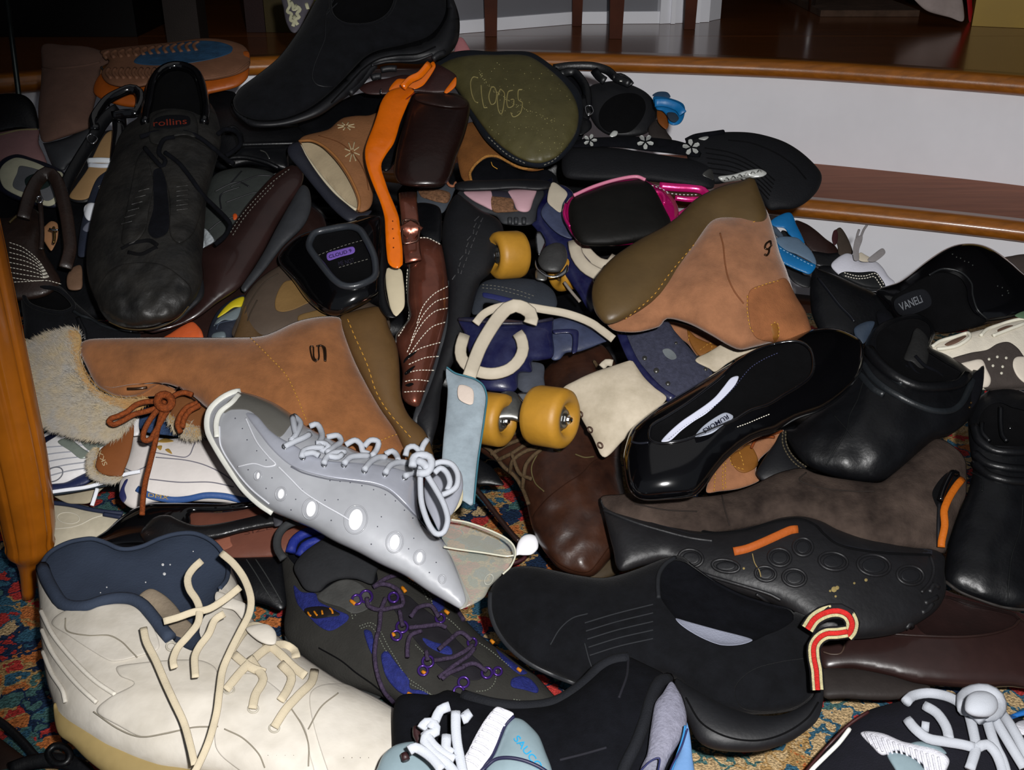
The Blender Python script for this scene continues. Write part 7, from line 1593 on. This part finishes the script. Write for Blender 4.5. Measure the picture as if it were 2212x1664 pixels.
# striped webbing
def webbing(T, name, path, dz, r, lanes):
    a = T.tube(name, M('web_black', (24, 22, 26), .8, .1), path, dz=dz, r=r, flat=.16)
    C = crom(q(path), False, 3.0)
    t = np.gradient(C, axis=0); t /= np.hypot(*t.T)[:, None]; n = np.c_[t[:, 1], -t[:, 0]]
    for (off, w_, m) in lanes:
        P = C + n * off * r
        T.tube(name + '_stripe', m, [list(map(tuple, P))], dz=dz - r * .45 * .16 * 2.2, r=r * w_, flat=.25, par=a)
red_s, cream_s = M('web_red', (206, 40, 36), .8, .15, 300, .5, 900), M('web_cream', (206, 196, 150), .8, .15, 300, .5, 900)
lanes = [(-.55, .2, cream_s), (0.0, .34, red_s), (.6, .22, cream_s)]
webbing(T, 'heel_loop', 'U4:810 760 850 700 900 665 960 645 1020 645 1070 670 1095 720 1085 770 1060 800', -70, 17, lanes)
webbing(T, 'heel_loop', 'U4:1065 775 1000 785 930 790 880 820 850 870 850 940 865 1020 870 1090 875 1150', -72, 15, lanes)

# front teal silver sneaker
sil_t = M('silver_teal', (140, 160, 168), .35, .1, 30, .1, 200, metal=.3)
T = Thing('silver_teal_running_shoe', 'running shoe with black padded lining, silver heel and white laces at the bottom centre', 'sneaker', dz=-34)
u = T.puff('upper', black_cloth, 'U3:-240 960 -160 900 -60 820 40 1060 120 1180 220 1190 340 1220 480 1250 620 1255 720 1230 860 1140 960 1060 1060 960 1120 930 1180 935 1300 990 1400 1040 1450 1080 1500 1150 1540 1220 1560 1340 1580 1480 1590 1664 1560 1900 600 1900 -300 1900 -330 1500 -300 1200'.replace('-240 960 -160 900 -60 820 40 1060', '-60 1180 20 1150'), k=.62, cap=40, ctrl=[(1150, 1540, 0), (1400, 1500, -8)])
T.puff('heel', M('silver_mesh_heel', (130, 130, 146), .6, .15, 200, .6, 600), 'U3:1455 1095 1500 1150 1530 1210 1555 1310 1550 1400 1500 1500 1440 1600 1400 1700 1380 1800 1220 1800 1260 1650 1300 1560 1320 1420 1350 1240 1400 1170', k=.6, cap=16, dz=-74)
T.puff('blue_side', M('light_blue_side', (110, 150, 200), .4, .1), 'U3:1540 1340 1570 1400 1590 1560 1600 1800 1400 1800 1460 1650 1520 1520', k=.5, cap=8, dz=-72)
T.tube('side_line', M('navy_line_b', (40, 44, 90), .5, 0, bump=0), ['U3:1560 1400 1520 1520 1460 1640 1420 1750', 'U3:1250 1680 1320 1610 1380 1590 1370 1680'], dz=-92, r=2)
T.tube('side_line', M('blue_line_b', (50, 130, 190), .5, 0, bump=0), ['U3:1545 1380 1530 1460 1490 1580 1440 1720'], dz=-90, r=2.5)
T.tube('collar_roll', M('collar_black', (20, 22, 28), .85, .2, 60, .4, 900), ['U3:1440 1080 1380 1100 1330 1200 1290 1340 1230 1500 1160 1640 1120 1760', 'U3:120 1190 300 1240 480 1260 640 1250 760 1210 900 1110 1000 1010 1100 960 1180 950'], on=u, r=14, lift=0)
T.tube('lining_fold', M('fold_black', (30, 30, 38), .85, .2), ['U3:740 1600 900 1560 1040 1520', 'U3:1180 950 1170 1060 1120 1200'], on=u, r=3, lift=0)
cap_ = T.puff('toe_overlay', sil_t, 'U3:440 1330 500 1340 560 1390 610 1450 650 1550 690 1660 700 1760 400 1760 300 1700 260 1640 320 1560 370 1440 400 1370', k=.6, cap=16, dz=-60)
T.tube('overlay_edge', M('navy_edge_b', (30, 30, 66), .5, 0, bump=0), ['U3:445 1320 390 1380 350 1470 310 1570 260 1640 230 1680', 'U3:230 1680 320 1600 400 1585 500 1600 600 1640 680 1690'], on=cap_, r=4, lift=2)
T.text(M('cyan_print', (40, 160, 210), .5, 0, bump=0), 'SAUCONY', 960 + 440 / K, 1104 + 1465 / K, 230 / K, 290 / K, 46 / K, on=cap_, lift=.8, bold=.015)
mesh_w = M('white_mesh_b', (206, 206, 214), .8, .1, 200, .6, 800)
mp_ = T.puff('mesh_panel', mesh_w, 'U3:330 1260 380 1268 445 1300 430 1330 380 1390 340 1490 290 1590 230 1664 160 1740 100 1640 150 1540 200 1440 260 1340', k=.4, cap=8, dz=-62)
T.tube('mesh_rib', mesh_w, ['U3:%d %d %d %d %d %d' % (310 - i * 22, 1290 + i * 38, 360 - i * 22, 1310 + i * 38, 410 - i * 24, 1340 + i * 38) for i in range(9)], on=mp_, r=2.4, lift=1)
T.puff('toe_box', sil_t, 'U2:980 1560 1060 1500 1180 1480 1300 1500 1400 1560 1440 1664 1440 1800 900 1800 940 1640', k=.5, cap=16, dz=-50)
T.tube('lace', cord, ['U2:1400 1255 1340 1280 1310 1340 1280 1400', 'U2:1220 1400 1250 1360 1300 1370 1310 1420 1260 1440 1240 1480 1300 1560 1380 1620 1450 1700', 'U2:1440 1290 1440 1400 1450 1500 1470 1600 1490 1700', 'U2:1500 1290 1520 1320 1480 1340', 'U2:1140 1540 1180 1520 1240 1550 1300 1600 1350 1664', 'U2:1240 1420 1290 1500 1360 1560 1430 1600', 'U2:1380 1440 1380 1530 1420 1560'], dz=-86, r=11, flat=.6)
T.tube('pull', M('maroon_pull', (50, 24, 26), .5, .1), ['U2:1190 1390 1190 1440 1220 1490', 'U2:1110 1560 1120 1600'], dz=-66, r=9)

# bottom right sneaker
T = Thing('black_white_running_shoe', 'black and white running shoe with a fat white lace knot at the bottom right corner', 'sneaker', dz=-22)
u = T.puff('upper', M('black_knit', (18, 18, 28), .85, .2, 80, .4, 900), 'U4:820 1664 900 1560 1000 1440 1090 1350 1200 1280 1330 1240 1450 1210 1600 1180 1750 1190 1900 1250 2080 1300 2200 1340 2400 1400 2400 1950 800 1950 780 1740', k=.6, cap=44, ctrl=[(1800, 1600, 0), (2100, 1550, -10)])
T.tube('sole_edge', M('white_sole_edge', (220, 220, 214), .6, .05), 'U4:1080 1400 1010 1490 930 1570 840 1660 780 1740', on=u, r=5, lift=4)
T.tube('maroon_edge', M('maroon_edge', (60, 20, 20), .5, .1), 'U4:1200 1290 1080 1370 960 1490 860 1600 780 1700', on=u, r=4, lift=2)
mp_ = T.patch('mesh_panel', mesh_w, 'U4:1150 1430 1200 1415 1300 1430 1420 1480 1520 1500 1640 1530 1720 1600 1680 1700 1620 1760 1560 1640 1460 1570 1380 1540 1290 1570 1220 1510', on=u, t=4)
T.tube('mesh_rib', mesh_w, ['U4:%d %d %d %d' % (1180 + i * 36, 1425 + i * 12, 1220 + i * 36, 1500 + i * 22) for i in range(14)], on=mp_, r=2.6, lift=1)
T.patch('silver_panel', sil_t, 'U4:1320 1560 1420 1560 1520 1610 1580 1700 1600 1800 1450 1800 1380 1680', on=u, t=3)
T.patch('silver_panel', sil_t, 'U4:1440 1510 1520 1480 1640 1500 1700 1560 1560 1530', on=u, t=5)
T.patch('blue_trim', M('cyan_trim', (30, 110, 190), .5, .05), 'U4:2070 1330 2160 1290 2230 1270 2300 1260 2300 1290 2180 1320 2090 1345', on=u, t=4)
T.patch('collar_mesh', mesh_w, 'U4:2130 1390 2170 1350 2300 1340 2300 1420 2180 1440', on=u, t=5)
T.tube('lace', cord, ['U4:1440 1230 1480 1190 1580 1170 1700 1190 1780 1230 1820 1280', 'U4:1450 1340 1500 1400 1580 1460 1680 1480 1800 1500 1880 1520', 'U4:1560 1250 1640 1300 1700 1390 1720 1480', 'U4:1840 1280 1870 1400 1890 1520 1870 1600 1850 1660', 'U4:1960 1340 1990 1440 2020 1520 2060 1600 2090 1700', 'U4:2030 1270 2100 1360 2160 1460 2210 1560 2260 1640', 'U4:1900 1520 1960 1500 2020 1560 2060 1664 2060 1740', 'U4:1540 1380 1590 1390', 'U4:2000 1320 2060 1420 2120 1520 2200 1650'], on=u, r=11, lift=9, flat=.7)
T.tube('lace_knot', cord, ['U4:1820 1280 1810 1200 1870 1160 1960 1155 2030 1200 2040 1270 1990 1310 1900 1310', 'U4:1860 1200 1920 1240 1990 1220', 'U4:1800 1240 1880 1290 1940 1340'], on=u, r=15, lift=20)
T.puff('lace_loop_core', cord, 'U4:1830 1200 1880 1160 1960 1160 2020 1200 2030 1270 1980 1320 1880 1320 1820 1280', k=.9, cap=14, dz=-96)

# bottom left corner
T = Thing('black_strap_sandal', 'black sandal strap with a small buckle in the bottom left corner on the rug', 'sandal', dz=10)
T.puff('sole', M('brown_footbed', (52, 34, 26), .6, .3), 'U1:-150 1480 -40 1440 0 1460 80 1520 160 1580 220 1620 120 1664 0 1740 -160 1740', k=.5, cap=12, dz=20)
T.tube('strap', black_leather, 'U1:-40 1330 20 1370 90 1430 160 1500 230 1580 300 1620', dz=5, r=9, flat=.5)
T.tube('strap', black_leather, 'U1:60 1664 180 1620 320 1600 460 1620 540 1664 600 1740', dz=-5, r=16, flat=.3)
T.tube('buckle_ring', black_leather, 'U1:310 1560 350 1510 420 1520 450 1570 420 1620 350 1620', dz=-14, r=8, closed=True)
T.patch('buckle', steel, 'U1:345 1545 370 1535 410 1560 420 1590 390 1590 360 1570', on=Body('U1:300 1500 450 1500 450 1640 300 1640', 0, .3, 4), t=3)
# ================================================================== SHOES BURIED IN THE HEAP, SEEN ONLY IN ITS GAPS
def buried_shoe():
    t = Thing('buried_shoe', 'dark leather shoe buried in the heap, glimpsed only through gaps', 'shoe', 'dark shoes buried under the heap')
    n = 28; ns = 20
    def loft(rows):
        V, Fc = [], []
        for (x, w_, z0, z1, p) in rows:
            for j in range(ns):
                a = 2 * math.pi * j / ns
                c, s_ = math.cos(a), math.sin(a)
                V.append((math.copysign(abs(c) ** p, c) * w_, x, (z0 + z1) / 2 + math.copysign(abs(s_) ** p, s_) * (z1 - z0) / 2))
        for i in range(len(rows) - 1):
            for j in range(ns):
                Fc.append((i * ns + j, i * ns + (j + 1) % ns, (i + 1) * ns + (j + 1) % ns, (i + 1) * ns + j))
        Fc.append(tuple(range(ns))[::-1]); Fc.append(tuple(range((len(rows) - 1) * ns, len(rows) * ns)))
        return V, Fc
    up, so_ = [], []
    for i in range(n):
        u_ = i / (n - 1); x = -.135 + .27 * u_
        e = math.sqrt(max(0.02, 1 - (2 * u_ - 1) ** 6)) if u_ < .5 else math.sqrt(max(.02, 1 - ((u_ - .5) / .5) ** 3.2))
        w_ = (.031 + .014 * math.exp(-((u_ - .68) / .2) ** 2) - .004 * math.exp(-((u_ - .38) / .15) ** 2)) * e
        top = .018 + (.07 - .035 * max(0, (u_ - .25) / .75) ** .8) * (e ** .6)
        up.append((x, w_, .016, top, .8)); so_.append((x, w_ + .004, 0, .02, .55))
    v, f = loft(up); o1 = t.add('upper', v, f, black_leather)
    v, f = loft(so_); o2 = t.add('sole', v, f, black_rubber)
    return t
ALLB = []
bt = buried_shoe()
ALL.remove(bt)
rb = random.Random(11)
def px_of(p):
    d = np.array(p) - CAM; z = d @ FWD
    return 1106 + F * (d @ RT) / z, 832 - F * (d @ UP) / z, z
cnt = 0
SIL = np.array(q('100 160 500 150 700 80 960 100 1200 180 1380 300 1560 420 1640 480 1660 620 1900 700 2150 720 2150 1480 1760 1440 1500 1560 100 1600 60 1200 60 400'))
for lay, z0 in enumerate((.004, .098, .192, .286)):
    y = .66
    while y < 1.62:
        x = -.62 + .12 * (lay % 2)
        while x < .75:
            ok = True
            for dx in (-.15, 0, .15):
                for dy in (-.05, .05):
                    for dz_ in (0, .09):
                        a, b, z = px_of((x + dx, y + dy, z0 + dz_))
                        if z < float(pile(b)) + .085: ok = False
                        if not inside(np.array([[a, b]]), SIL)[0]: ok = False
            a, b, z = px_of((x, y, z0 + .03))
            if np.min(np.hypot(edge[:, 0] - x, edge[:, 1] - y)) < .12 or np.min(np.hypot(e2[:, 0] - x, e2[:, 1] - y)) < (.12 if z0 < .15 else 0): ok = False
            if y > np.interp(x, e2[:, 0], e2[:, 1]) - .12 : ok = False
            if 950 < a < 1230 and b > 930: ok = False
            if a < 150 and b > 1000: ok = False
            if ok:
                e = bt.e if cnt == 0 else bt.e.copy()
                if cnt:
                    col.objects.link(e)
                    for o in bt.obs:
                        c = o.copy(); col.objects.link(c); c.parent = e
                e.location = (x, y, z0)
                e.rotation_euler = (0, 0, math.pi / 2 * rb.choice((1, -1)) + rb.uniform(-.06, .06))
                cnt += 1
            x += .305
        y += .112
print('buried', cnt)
finish()
